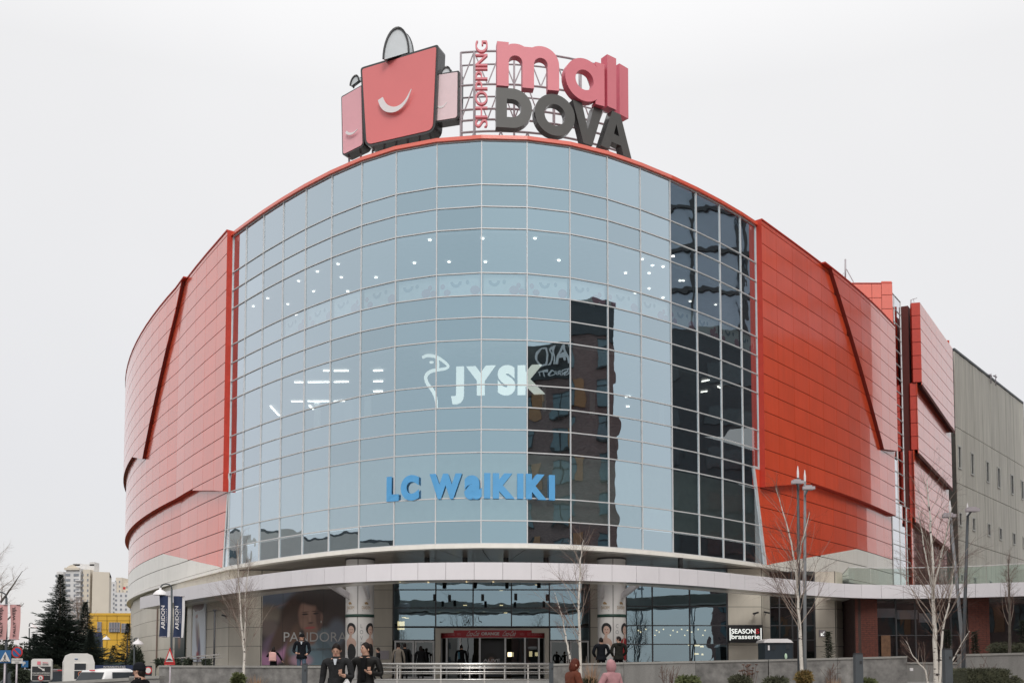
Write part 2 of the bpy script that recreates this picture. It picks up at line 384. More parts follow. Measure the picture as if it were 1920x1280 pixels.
def region_edge(pts, d0, d1, m, name):
    """return strip along a polyline of (u, r) from offset d0 to d1"""
    b = MB()
    for (ua, ra), (ub, rb) in zip(pts[:-1], pts[1:]):
        n = max(1, int(abs(ub-ua)*1.0+.999)); cuts = sorted({0., 1.} | ({(k-ua)/(ub-ua) for k in range(int(min(ua, ub))-1, int(max(ua, ub))+2) if 0 < (k-ua)/(ub-ua) < 1} if abs(ub-ua) > 1e-6 else set()))
        for t0, t1 in zip(cuts[:-1], cuts[1:]):
            um = ua+(ub-ua)*(t0+t1)/2; c = int(math.floor(um+(1e-6 if um > 9 else -1e-6)))
            A, B = (ua+(ub-ua)*t0, ra+(rb-ra)*t0), (ua+(ub-ua)*t1, ra+(rb-ra)*t1)
            b.add([FZ(*A, d0, c), FZ(*B, d0, c), FZ(*B, d1, c), FZ(*A, d1, c)], [(0, 1, 2, 3)])
    b.build(name, m, mall)
D1, D2 = .38, .62
UL = -NL
RR = list(range(-1, 19)); RR[0] = -.25
cladding([(0, -.25), (0, 14), (-3.3, 13), (UL, 13), (UL, 8), (-11.5, 8), (-9.2, 9), (-4.3, -.25)], D1, .010, .022, M['red'], M['joint'], RR, 'cladding_panel')
cladding([(-4.3, -.25), (-9.2, 9), (-11.5, 8), (UL, 8), (UL, -.25)], D2, .010, .022, M['red'], M['joint'], RR, 'cladding_panel')
cladding([(0, 12.9), (-.45, 18), (-.55, 18), (-7, 16), (UL, 16), (UL, 12.9)], 0.05, .010, .022, M['red'], M['joint'], RR, 'cladding_panel')
cladding([(-.55, 18), (-7, 16), (UL, 16), (UL, 18)], 0.05, .010, .022, M['cream'], M['cream_joint'], RR, 'cream_panel')
cladding([(18, -.25), (18, 14), (21.2, 13), (29, 13), (29, 8.5), (27.2, 9), (22.5, -.25)], D1, .010, .022, M['red'], M['joint'], RR, 'cladding_panel')
cladding([(22.5, -.25), (27.2, 9), (29, 8.5), (29, -.25)], D2, .010, .022, M['red'], M['joint'], RR, 'cladding_panel')
cladding([(18, 12.9), (17.65, 13), (18.35, 18), (18.45, 18), (25, 16), (29, 16), (29, 12.9)], 0.05, .010, .022, M['red'], M['joint'], RR, 'cladding_panel')
cladding([(18.45, 18), (25, 16), (29, 16), (29, 18)], 0.05, .010, .022, M['cream'], M['cream_joint'], RR, 'cream_panel')
panels.sort(key=lambda t: -t[0])
cnt = 0; rest = MB()
for s_, b, m, name in panels:
    if name == 'cream_panel' and s_ > 1e-6: b.build(name, m, mall)
    elif name == 'cladding_panel' and cnt < 300: b.build(name, m, mall); cnt += 1
    else: rest.add(b.v, b.f, 0 if m is M['red'] else 1)
tag(rest.build('cladding_panel', [M['red'], M['cream']], mall), kind='stuff')
# returns of the raised shields
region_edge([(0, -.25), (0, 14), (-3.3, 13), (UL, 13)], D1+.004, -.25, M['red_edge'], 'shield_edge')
region_edge([(-4.3, -.25), (-9.2, 9), (-11.5, 8), (UL, 8)], D2+.004, D1-.05, M['red_edge_shade'], 'shield_edge')
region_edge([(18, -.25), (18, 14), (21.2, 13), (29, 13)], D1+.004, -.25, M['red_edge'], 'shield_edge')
region_edge([(22.5, -.25), (27.2, 9), (29, 8.5)], D2+.004, D1-.05, M['red_edge_shade'], 'shield_edge')
# glass panes
GL = [(0, 0), (18, 0), (18, 13), (17.65, 13), (18.35, 18), (-.45, 18), (0, 13)]
for c in range(-1, 19):
    for r0, r1 in zip(ROWS[:-1], ROWS[1:]):
        pc = clip(GL, c, c+1, r0, r1)
        if not pc: continue
        b = MB(); ta, tb = random.uniform(-.004, .004), random.uniform(-.0035, .0035)
        b.add([FZ(u, r, ta*(u-c)+tb*(r-r0), c) for u, r in pc], [tuple(range(len(pc)))[::-1]])
        b.build('window_pane', M['glass'], mall)
# mullions and transoms
for k in range(0, 19):
    rtop = 0; rbot = 18 if k < 18 else 13
    n = VN[k-U0]; p = FP(k, .0); b = MB()
    b.bar((*FP(k, .02), ZT), (*FP(k, .02), ZT-rbot*MOD), .044, .07, up=(n.x, n.y, 0)); b.build('mullion', M['alu'], mall)
for pts in ([(0, 13), (-.45, 18)], [(18, 13), (17.65, 13), (18.35, 18)]):
    b = MB()
    for A, B in zip(pts[:-1], pts[1:]):
        ca = 18 if A[0] > 17.9 else 17 if A[0] > 9 else -1
        b.bar(FZ(A[0], A[1], .03, -1 if A[0] < 9 else 17), FZ(B[0], B[1], .03, -1 if A[0] < 9 else 17), .07, .14)
    b.build('frame_edge', M['alu'], mall)
for r in ROWS:
    b = MB()
    for c in range(-1 if r > 13 else 0, 19 if r > 16 else 18):
        pc = clip(GL, c, c+1, r-.04 if r else r, r+.04) if c in (-1, 17, 18) else [(c, r), (c+1, r)]
        if not pc: continue
        u0 = min(p[0] for p in pc); u1 = max(p[0] for p in pc)
        if r == 0: u0, u1 = c, c+1
        b.bar(FZ(u0, r, .018, c), FZ(u1, r, .018, c), .06, .045)
    b.build('transom', M['alu'], mall)
# red coping above the glass and above the shields
b = MB()
for c in range(0, 18):
    for (za, zb, da, db) in ((ZT+.03, ZT+.20, -.5, .16),):
        q = [FP(c, db, c), FP(c+1, db, c), FP(c+1, da, c), FP(c, da, c)]
        b.add([(*p, za) for p in q]+[(*p, zb) for p in q], [(3, 2, 1, 0), (4, 5, 6, 7), (0, 1, 5, 4), (1, 2, 6, 5), (2, 3, 7, 6), (3, 0, 4, 7)])
b.build('red_coping', M['red'], mall)
for rng, dd in ((range(-4, 0), D1), (range(-NL, -4), D2), (range(18, 22), D1), (range(22, 29), D2)):
    b = MB(); ztop = ZT+.25*MOD
    for c in rng:
        q = [FP(c, dd+.04, c), FP(c+1, dd+.04, c), FP(c+1, dd-.6, c), FP(c, dd-.6, c)]
        b.add([(*p, ztop) for p in q]+[(*p, ztop+.08) for p in q], [(3, 2, 1, 0), (4, 5, 6, 7), (0, 1, 5, 4), (1, 2, 6, 5), (2, 3, 7, 6), (3, 0, 4, 7)])
    b.build('red_coping', M['red_edge'], mall)
# bottom lip and soffit
b = MB(); b2_ = MB()
for c in range(-NL, 29):
    q = [FP(c, .14, c), FP(c+1, .14, c), FP(c+1, -.4, c), FP(c, -.4, c)]
    z0, z1 = ZB-.22, ZB-.035
    b.add([(*p, z0) for p in q]+[(*p, z1) for p in q], [(3, 2, 1, 0), (4, 5, 6, 7), (0, 1, 5, 4), (2, 3, 7, 6)])
b.build('bottom_lip', M['cream'], mall)
for c in range(-NL, 29):
    b = MB(); g = .012
    inner = -7. if -16 < c < 24 else -3.5
    q = [FP(c+g, -.4, c), FP(c+1-g, -.4, c), FP(c+1-g, inner, c), FP(c+g, inner, c)]
    b.add([(*p, ZB-.20) for p in q]+[(*p, ZB-.14) for p in q], [(0, 1, 2, 3)[::-1], (0, 4, 5, 1), (1, 5, 6, 2), (3, 7, 4, 0)]); b.build('soffit_panel', M['soffit'], mall)
# roof and inner storeys
hull = [FP(u, -.35) for u in range(-NL, 30)]
hullr = [(p.x, p.y) for p in hull]+[(31, 100), (-30, 125)]
b = MB(); b.prism(hullr, ZT-.25, ZT-.05); b.build('roof', M['paving'], mall)
b = MB(); b.prism(hullr, ZB-.12, ZB+.05); b.build('storey_floor', M['int_floor'], mall)
inn = [FP(u, -.30) for u in range(0, 19)]
for r0, r1, mm in ((4.0, 4.05, 0), (7.6, 7.9, 1), (9.0, 9.05, 0), (12.6, 12.9, 1)):
    b = MB(); pl = [(p.x, p.y) for p in inn]+[(14, 66), (-14, 66)]
    b.prism(pl, ZT-r1*MOD, ZT-r0*MOD); b.build('storey_ceiling' if mm == 0 else 'storey_floor', M['int_ceil'] if mm == 0 else M['int_floor'], mall)
b = MB()
for c in range(-1, 19):
    for dd, m in ((-9., 0),):
        b.add([FZ(c, 0, dd, c), FZ(c+1, 0, dd, c), FZ(c+1, 18, dd, c), FZ(c, 18, dd, c)], [(3, 2, 1, 0)])
b.build('interior_wall', M['int_wall'], mall)
for (ra, rb, mm, nm) in ((0, 4, M['spandrel'], 'spandrel_board'), (7, 9, M['spandrel'], 'spandrel_board'), (12, 14, M['spandrel'], 'spandrel_board'), (14, 17, M['blind'], 'pale_board'), (17, 18, M['spandrel'], 'spandrel_board')):
    b = MB()
    for c in range(0, 18): b.add([FZ(c, ra+.02, -.28, c), FZ(c+1, ra+.02, -.28, c), FZ(c+1, rb-.02, -.28, c), FZ(c, rb-.02, -.28, c)], [(3, 2, 1, 0)])
    b.add([FZ(-.42, max(ra, 13), -.2, -1), FZ(0, max(ra, 13), -.28, -1), FZ(0, max(rb, 13.02), -.28, -1), FZ(-.42, max(rb, 13.02), -.2, -1)], [(3, 2, 1, 0)])
    b.build(nm, mm, mall)
# frosted film with decals behind row 6-7
for c in range(3, 18):
    b = MB(); g = .04
    b.add([FZ(c+g, 6.05, -.12, c), FZ(c+1-g, 6.05, -.12, c), FZ(c+1-g, 6.97, -.12, c), FZ(c+g, 6.97, -.12, c)], [(3, 2, 1, 0)])
    fm = b.build('frosted_film', M['film'], mall)
    b = MB()
    def blob(u, r, ru, rr, mi, a0=0, a1=360, th=None, dep=-.105):
        n = 18
        if th is None: b.add([FZ(u+ru*cos(R(a0+(a1-a0)*i/n)), r+rr*sin(R(a0+(a1-a0)*i/n)), dep, c) for i in range(n)], [tuple(range(n))], mi)
        else:
            for i in range(n):
                aa, ab = R(a0+(a1-a0)*i/n), R(a0+(a1-a0)*(i+1)/n)
                b.add([FZ(u+ru*s*cos(a), r+rr*s*sin(a), dep, c) for s, a in ((1, aa), (1, ab), (1-th, ab), (1-th, aa))], [(0, 1, 2, 3)], mi)
    k = c % 2
    blob(c+(.28 if k else .42), 6.3, .13, .26, 1, 0, 180, .5)
    blob(c+(.5 if k else .68), 6.35, .04, .1, 1)
    blob(c+(.82 if k else .12), 6.5, .05, .12, 0, 0, 360); blob(c+(.72 if k else .85), 6.72, .11, .2, 0, 0, 360, .999); blob(c+(.9 if k else .22), 6.78, .08, .14, 0, 0, 360)
    bd = b.build('decal', [M['film_pink'], M['film_blue']], fm)
# columns inside, shop-lit parts
for px, w in ((655, 16), (690, 14), (1215, 16), (1240, 10), (595, 12), (1060, 20), (1020, 8), (1110, 10)):
    for ra, rb in ((4.1, 7.6), (9.1, 12.6)):
        zz = ZT-(ra+rb)/2*MOD; p = P(px, 600 if ra < 5 else 760, 53.+abs(px-930)*.012)
        b = MB(); b.box((p.x, p.y, zz), (w/38, .4, (rb-ra)*MOD)); b.build('interior_pillar', M['film'] if w < 15 else M['int_ceil'], mall)
for px, py in ((806, 450), (905, 447), (1003, 447), (777, 493), (842, 491), (910, 491), (1048, 488), (705, 520), (652, 546), (634, 495), (640, 520), (595, 509), (560, 527), (588, 546), (540, 570), (502, 559), (475, 574), (556, 591), (1173, 512), (1204, 486), (1217, 512), (1243, 500), (1217, 541), (1190, 551), (1243, 558), (1275, 526), (1281, 526), (1294, 565), (1342, 571), (1262, 480)):
    p = PZ(px, py, ZT-4.09*MOD); b = MB()
    b.lathe([(.001, .0), (.068, .0), (.085, .03)], (p.x, p.y, p.z-.03), n=12); b.build('downlight', M['lamp'], mall)
for x0, y0, x1, y1 in ((606, 695, 620, 695), (626, 695, 654, 695), (552, 716.5, 570, 716.5), (577, 716.5, 618, 716), (626, 716, 654, 715.5), (546, 752.5, 570, 752.5), (577, 752, 618, 752), (626, 752, 648, 751.5), (700, 695, 718, 694.5), (700, 715, 718, 714.5), (700, 733.5, 718, 733), (507, 761, 527, 783), (534, 787, 541, 796), (580, 760, 587, 767), (1172, 744, 1182, 743), (1174, 762, 1180, 762), (1316, 715, 1330, 712), (1314, 735, 1326, 733), (1346, 724, 1350, 727)):
    a, c_ = PZ(x0, y0, ZT-9.12*MOD), PZ(x1, y1, ZT-9.12*MOD); a.y = min(a.y, 60); c_.y = min(c_.y, 60)
    b = MB(); b.bar(a, c_, .09, .05); b.build('tube_light', M['lamp'], mall)

# ------------------------------------------------------------------ text helper
def glyphs(s, bold=0., extr=.02):
    """text -> temporary mesh in its XY plane; returns (verts, faces)"""
    cu = bpy.data.curves.new('t', 'FONT'); cu.body = s; cu.size = 1; cu.offset = bold; cu.extrude = extr; cu.resolution_u = 6
    o = bpy.data.objects.new('t', cu); COL.objects.link(o)
    dg = bpy.context.evaluated_depsgraph_get(); me = bpy.data.meshes.new_from_object(o.evaluated_get(dg))
    vs = [tuple(v.co) for v in me.vertices]; fs = [tuple(p.vertices) for p in me.polygons]
    bpy.data.objects.remove(o); bpy.data.curves.remove(cu); bpy.data.meshes.remove(me)
    return vs, fs
def lettering(s, org, xd, yd, w, h, m, parent=None, name='lettering', bold=.01, depth=.01, part=True, fit=None):
    """text filling the rectangle from org, w along xd and h along yd (cap height), thickness depth along xd x yd"""
    vs, fs = glyphs(s, bold)
    org = Vector(org); xd = Vector(xd).normalized(); yd = Vector(yd).normalized(); zd = xd.cross(yd)
    x0 = min(v[0] for v in vs); x1 = max(v[0] for v in vs); y0 = min(v[1] for v in vs); y1 = max(v[1] for v in vs)
    b = MB(); b.add([org+xd*((v[0]-x0)/(x1-x0)*w)+yd*((v[1]-y0)/(y1-y0)*h)+zd*(v[2]/.04*depth) for v in vs], fs)
    return b.build(name, m, parent)

# ------------------------------------------------------------------ ground floor of the mall
TZ = 1.0                                    # terrace level
STZ = [TZ, 2.85, 3.906, 4.962, 6.018, 7.12]   # joints of the stone wall
def XP(px, Y, z=3.2): return P(px, 1150, Y).x
def stone_wall(x0, y0, x1, y1, z0=TZ, z1=7.12, w=2.0, parent=mall, zs=STZ, name='stone_panel', flip=False):
    a = Vector((x0, y0)); d = Vector((x1, y1))-a; L = d.length; d.normalize(); n = Vector((d.y, -d.x))
    k = max(1, round(L/w)); b = MB()
    q = [a, a+d*L, a+d*L-n*.25, a-n*.25]; b.prism([(p.x, p.y) for p in q], z0, z1); b.build('wall_core', M['stone_joint'], parent)
    for i in range(k):
        for za, zb in zip(zs[:-1], zs[1:]):
            if zb > z1+.01 or za < z0-.01: continue
            g = .012; s0, s1 = L*i/k+g, L*(i+1)/k-g; b = MB(); o_ = random.uniform(.028, .034)
            q = [a+d*s0+n*o_, a+d*s1+n*o_, a+d*s1+n*.002, a+d*s0+n*.002]
            b.prism([(p.x, p.y) for p in q], za+g, zb-g); b.build(name, M['stone'], parent)
def glazing(x0, y0, x1, y1, xs, zs, mg, parent, z0=TZ, z1=7.12, fw=.07, mf=None, back=None):
    """flat framed glazing; xs = fractions of verticals, zs = heights of transoms"""
    a = Vector((x0, y0)); d = Vector((x1, y1))-a; L = d.length; d.normalize(); n = Vector((d.y, -d.x)); mf = mf or M['alu_dark']
    U = sorted({0., 1.} | set(xs)); Z = sorted({z0, z1} | set(zs))
    for ua, ub in zip(U[:-1], U[1:]):
        for za, zb in zip(Z[:-1], Z[1:]):
            p, q = a+d*L*ua, a+d*L*ub; t = random.uniform(-.006, .006); b = MB()
            b.add([(p.x, p.y, za), (q.x, q.y, za), (q.x-n.x*t, q.y-n.y*t, zb), (p.x, p.y, zb)], [(0, 1, 2, 3)]); b.build('glass_pane', mg, parent)
    for u in U:
        p = a+d*L*u+n*.02; b = MB(); b.bar((p.x, p.y, z0), (p.x, p.y, z1), fw, .12, up=(n.x, n.y, 0)); b.build('mullion', mf, parent)
    for z in Z:
        p, q = a+n*.022, a+d*L+n*.022; b = MB(); b.bar((p.x, p.y, z), (q.x, q.y, z), .11, fw*.8); b.build('transom', mf, parent)
xa, xb, xc, xd_, xe = XP(430, 57), XP(738, 57), XP(1105, 57), XP(1363, 56), XP(1443, 57)
# left wall running back, then the flat front
LW = [(-39.5, 112), (-37.8, 103), (-35, 93), (-31.2, 83.5), (-27, 75), (-21.8, 66), (xa, 57)]
for (p, q) in zip(LW[:-1], LW[1:]): stone_wall(*p, *q, w=2.2)
stone_wall(xa, 57, XP(490, 57), 57, w=1.9); stone_wall(XP(490, 57)+.01, 57.02, XP(649, 57), 57.02, w=5.5)
stone_wall(XP(649, 57)+.01, 57, xb-.05, 57, w=1.4)
ZQ = [P(900, y, 57).z for y in (1200, 1174, 1139, 1105)]
ex0, ex1 = XP(815, 57), XP(1030, 57)
fr = lambda px: (XP(px, 57)-xb)/(xc-xb)
glazing(xb, 57, xc, 57, [fr(817), fr(887), fr(959), fr(1030)], ZQ[1:], M['glass_ground'], mall, z0=ZQ[1]-.02)
# lower band: doors left and right, revolving door in the middle
def leaf_door(x0, x1, Y, zt):
    b = MB()
    for x in (x0+.05, x1-.05): b.bar((x, Y-.04, TZ), (x, Y-.04, zt), .09, .07, up=(0, 1, 0))
    for z in (TZ+.1, zt-.05): b.bar((x0, Y-.04, z), (x1, Y-.04, z), .06, .1)
    d = b.build('door', M['alu'], mall)
    g = MB(); g.add([(x0+.09, Y-.03, TZ+.15), (x1-.09, Y-.03, TZ+.15), (x1-.09, Y-.03, zt-.1), (x0+.09, Y-.03, zt-.1)], [(0, 1, 2, 3)]); g.build('door_glass', M['glass_dark'], d)
    h = MB(); h.bar((x1-.16, Y-.12, TZ+.9), (x1-.16, Y-.12, TZ+1.3), .03, .03, up=(0, 1, 0)); h.build('handle', M['inox'], d)
for x0, x1 in ((740, 777), (778, 815), (1031, 1067), (1068, 1104)): leaf_door(XP(x0, 57), XP(x1, 57), 57, ZQ[0])
glazing(xb, 57, XP(815, 57), 57, [], [], M['glass_ground'], mall, z0=ZQ[0]+.02, z1=ZQ[1]-.04)
glazing(XP(1031, 57), 57, xc, 57, [], [], M['glass_ground'], mall, z0=ZQ[0]+.02, z1=ZQ[1]-.04)
# portal panel round the revolving door
b = MB(); zt = P(900, 1177, 56.9).z; xl, xr = XP(817, 57), XP(1029, 57); il, ir = XP(827, 57), XP(1021, 57)
for q in (((xl, il), (TZ, zt)), ((ir, xr), (TZ, zt)), ((il, ir), (P(900, 1186, 57).z, zt))):
    b.box(((q[0][0]+q[0][1])/2, 56.9, (q[1][0]+q[1][1])/2), (q[0][1]-q[0][0], .3, q[1][1]-q[1][0]))
b.build('portal_panel', M['stone'], mall)
cx, cy, rad = (il+ir)/2, 57.6, (ir-il)/2+.02
zc0, zc1 = P(900, 1194, 56).z, P(900, 1180, 56).z
rv = thing('revolving_door', 'revolving door drum under the curved red soft drink sign', 'door', (cx, cy, TZ))
sq = .42
def arc(a0, a1, n, r): return [(cx+r*cos(R(a0+(a1-a0)*i/n)), cy+r*sq*sin(R(a0+(a1-a0)*i/n))) for i in range(n+1)]
b = MB(); pts = arc(180, 360, 24, rad)+[(cx, cy+.5)]; b.prism(pts, zc1-.03, zc1+.02); b.prism(pts, zc0-.02, zc0+.03); b.build('drum_ceiling', M['alu'], rv)
pts = arc(180, 360, 24, rad+.05)
M['cokered'] = mat('glossy_red_band', (.42, .02, .03), .4, var=.05)
b = MB(); b.add([(x, y, zc0) for x, y in pts]+[(x, y, zc1) for x, y in pts], [(i, i+1, 26+i, 25+i) for i in range(24)]); band = b.build('sign_band', M['cokered'], rv)
M['prt_white'] = mat('white_print', (.72, .70, .68), .6, var=.02); M['prt_pink'] = mat('pink_print', (.55, .2, .2), .6, var=.02)
def on_arc(s, px0, px1, frac0, frac1, m, bold=.012, shear=0.):
    vs, fs = glyphs(s, bold, .0)
    X0, X1 = P(px0, 1187, 56).x, P(px1, 1187, 56).x; x0 = min(v[0] for v in vs); x1 = max(v[0] for v in vs); y0 = min(v[1] for v in vs); y1 = max(v[1] for v in vs)
    out = []
    for v in vs:
        t = (v[1]-y0)/(y1-y0); X = X0+(v[0]-x0)/(x1-x0)*(X1-X0)+shear*t*.3
        c = max(-1, min(1, (X-cx)/(rad+.06))); y = cy-(rad+.065)*sq*math.sqrt(1-c*c); out.append((X, y, zc0+(zc1-zc0)*(frac0+(frac1-frac0)*t)))
    b = MB(); b.add(out, fs); b.build('lettering', m, band)
on_arc('ORANGE', 902, 936, .3, .72, M['prt_white'], .03); on_arc('Coca-Cola', 873, 896, .2, .85, M['prt_white'], .0, .5); on_arc('Coca-Cola', 941, 965, .2, .85, M['prt_white'], .0, .5)
on_arc('GUST PORTOCALE', 829, 851, .3, .7, M['prt_pink']); on_arc('NOU', 856, 863, .3, .65, M['prt_pink']); on_arc('NOU', 975, 983, .3, .65, M['prt_pink']); on_arc('GUST DE PORTOCALE', 989, 1018, .3, .7, M['prt_pink'])
for i, a in enumerate((185, 208, 232, 256, 284, 308, 332, 355)):
    x, y = cx+rad*cos(R(a)), cy+rad*sq*sin(R(a)); b = MB(); b.bar((x, y, TZ), (x, y, zc0), .10, .06, up=(0, 1, 0)); b.build('door_post', M['alu'], rv)
AA = arc(185, 355, 8, rad-.02)
for i in (0, 1, 2, 5, 6, 7):
    (x0, y0), (x1, y1) = AA[i], AA[i+1]; b = MB(); b.add([(x0, y0, TZ), (x1, y1, TZ), (x1, y1, zc0), (x0, y0, zc0)], [(0, 1, 2, 3)]); b.build('curved_glass', M['glass_dark'], rv)
# poster inside the door
M['alive'] = picture('dark_portrait_print', (.035, .035, .038), [(0, .85, .42, .5, 0, (.02, .016, .014), .15), (.02, .75, .25, .36, 6, (.22, .13, .10), .2), (.05, .55, .10, .035, 8, (.4, .33, .3), .3), (0, .1, .6, .25, 0, (.02, .03, .04), .3)], gloss=.5)
def flat_poster(name, px0, px1, py0, py1, Y, m, label=None, cat=None, parent=None, depth=.04, rz=0., group=None):
    a, c_ = P(px0, py1, Y), P(px1, py0, Y); w, h = c_.x-a.x, c_.z-a.z
    b = MB(); b.box((0, 0, h/2), (w, depth, h)); 
    me_o = b.build(name, m, None, recentre=False); me_o.location = ((a.x+c_.x)/2, Y, a.z); me_o.rotation_euler = (0, 0, rz)
    if label: tag(me_o, label, cat, group)
    return me_o, w, h
o, w, h = flat_poster('door_poster', 897, 945, 1200, 1268, 57.3, M['alive'], 'dark portrait poster inside the revolving door', 'poster')
lettering('ALIVE', (o.location.x-.45, 57.26, P(900, 1240, 57.3).z), (1, 0, 0), (0, 0, 1), .95, .17, M['bagwhite'], o, depth=.005).matrix_parent_inverse = Matrix.Translation(-Vector(o.location))
# inside the entrance hall: back wall, floor glow and shop sign
b = MB(); b.box((-1.0, 68, 4), (30, .2, 6.2)); b.build('interior_wall', M['int_wall'], mall)
for px, py, Y in ((851, 1105, 58), (940, 1106, 60), (757, 1157, 62), (763, 1158, 62), (872, 1134, 62), (940, 1134, 62), (948, 1148, 63), (1007, 1148, 63), (1010, 1134, 63)):
    p = P(px, py, Y); b = MB(); b.box(p, (.22, .22, .04)); b.build('hall_light', M['lampwarm'], mall)
p = P(752, 1172, 61); b = MB(); b.box(p, (.42, .05, .5)); tag(b.build('lit_shop_sign', M['lampwarm']), 'small glowing warm shop sign behind the glass left of the revolving door', 'sign')
for x0, y0, x1, y1 in ((952, 1222, 963, 1230), (992, 1220, 998, 1230), (1003, 1222, 1011, 1229), (905, 1205, 908, 1211)):
    a, c_ = P(x0, y1, 60), P(x1, y0, 60); b = MB(); b.box(((a.x+c_.x)/2, 60, (a.z+c_.z)/2), (c_.x-a.x, .05, c_.z-a.z)); b.build('hall_light', M['lampwarm'], mall)
# bay between door hall and right column, right glazing, right stone wall
stone_wall(xc+.05, 57, XP(1174, 56.5), 56.6, w=1.1)
fx = lambda px: (XP(px, 56)-XP(1174, 56))/(xd_-XP(1174, 56))
glazing(XP(1174, 56), 56, xd_, 56, [fx(1223), fx(1293)], [P(1200, y, 56).z for y in (1207, 1172, 1136)], M['glass_ground'], mall)
stone_wall(xd_+.05, 56, XP(1428, 56), 56, w=2.2, zs=[TZ, 2.89, 3.95, 5.0, 7.12]); stone_wall(XP(1428, 56)+.03, 56, XP(1443, 58), 58, w=2.2)
gx = lambda px: (XP(px, 58)-XP(1443, 58))/(XP(1527, 58)-XP(1443, 58))
glazing(XP(1443, 58), 58, XP(1527, 58), 58, [gx(1461), gx(1485), gx(1508)], [P(1200, y, 58).z for y in (1199, 1172, 1138)], M['glass_dark'], mall)
stone_wall(XP(1527, 58)+.03, 58, XP(1566, 57.5), 57.5, w=2.0); stone_wall(XP(1566, 57.5)+.03, 57.5, XP(1580, 58.5), 58.5, w=2.0)
b = MB(); b.box((10, 62.5, 4), (19, .2, 6)); b.build('interior_wall', M['int_wall'], mall)
for i, px in enumerate((1197, 1201, 1211, 1228, 1231, 1236, 1244, 1257, 1262, 1270, 1278, 1284, 1289, 1297, 1309, 1318, 1322)):
    p = P(px, (1181, 1184, 1179, 1190)[i % 4], 59); b = MB(); b.ball(p, .045, n=6, k=4); b.build('string_bulb', M['lampwarm'], mall)
for px, py, w in ((1307, 1209, .3), (1316, 1211, .2), (1306, 1225, .25), (1317, 1226, .1), (1292, 1208, .12)):
    p = P(px, py, 59.5); b = MB(); b.box(p, (w, .05, .1)); b.build('hall_light', M['lampwarm'], mall)
# small square sign by the first column
p = P(719, 1227, 56.9); b = MB(); b.box(p, (.62, .04, .48)); tag(b.build('wall_plaque', M['steel']), 'small grey plaque on the beige wall beside the left column', 'plaque')

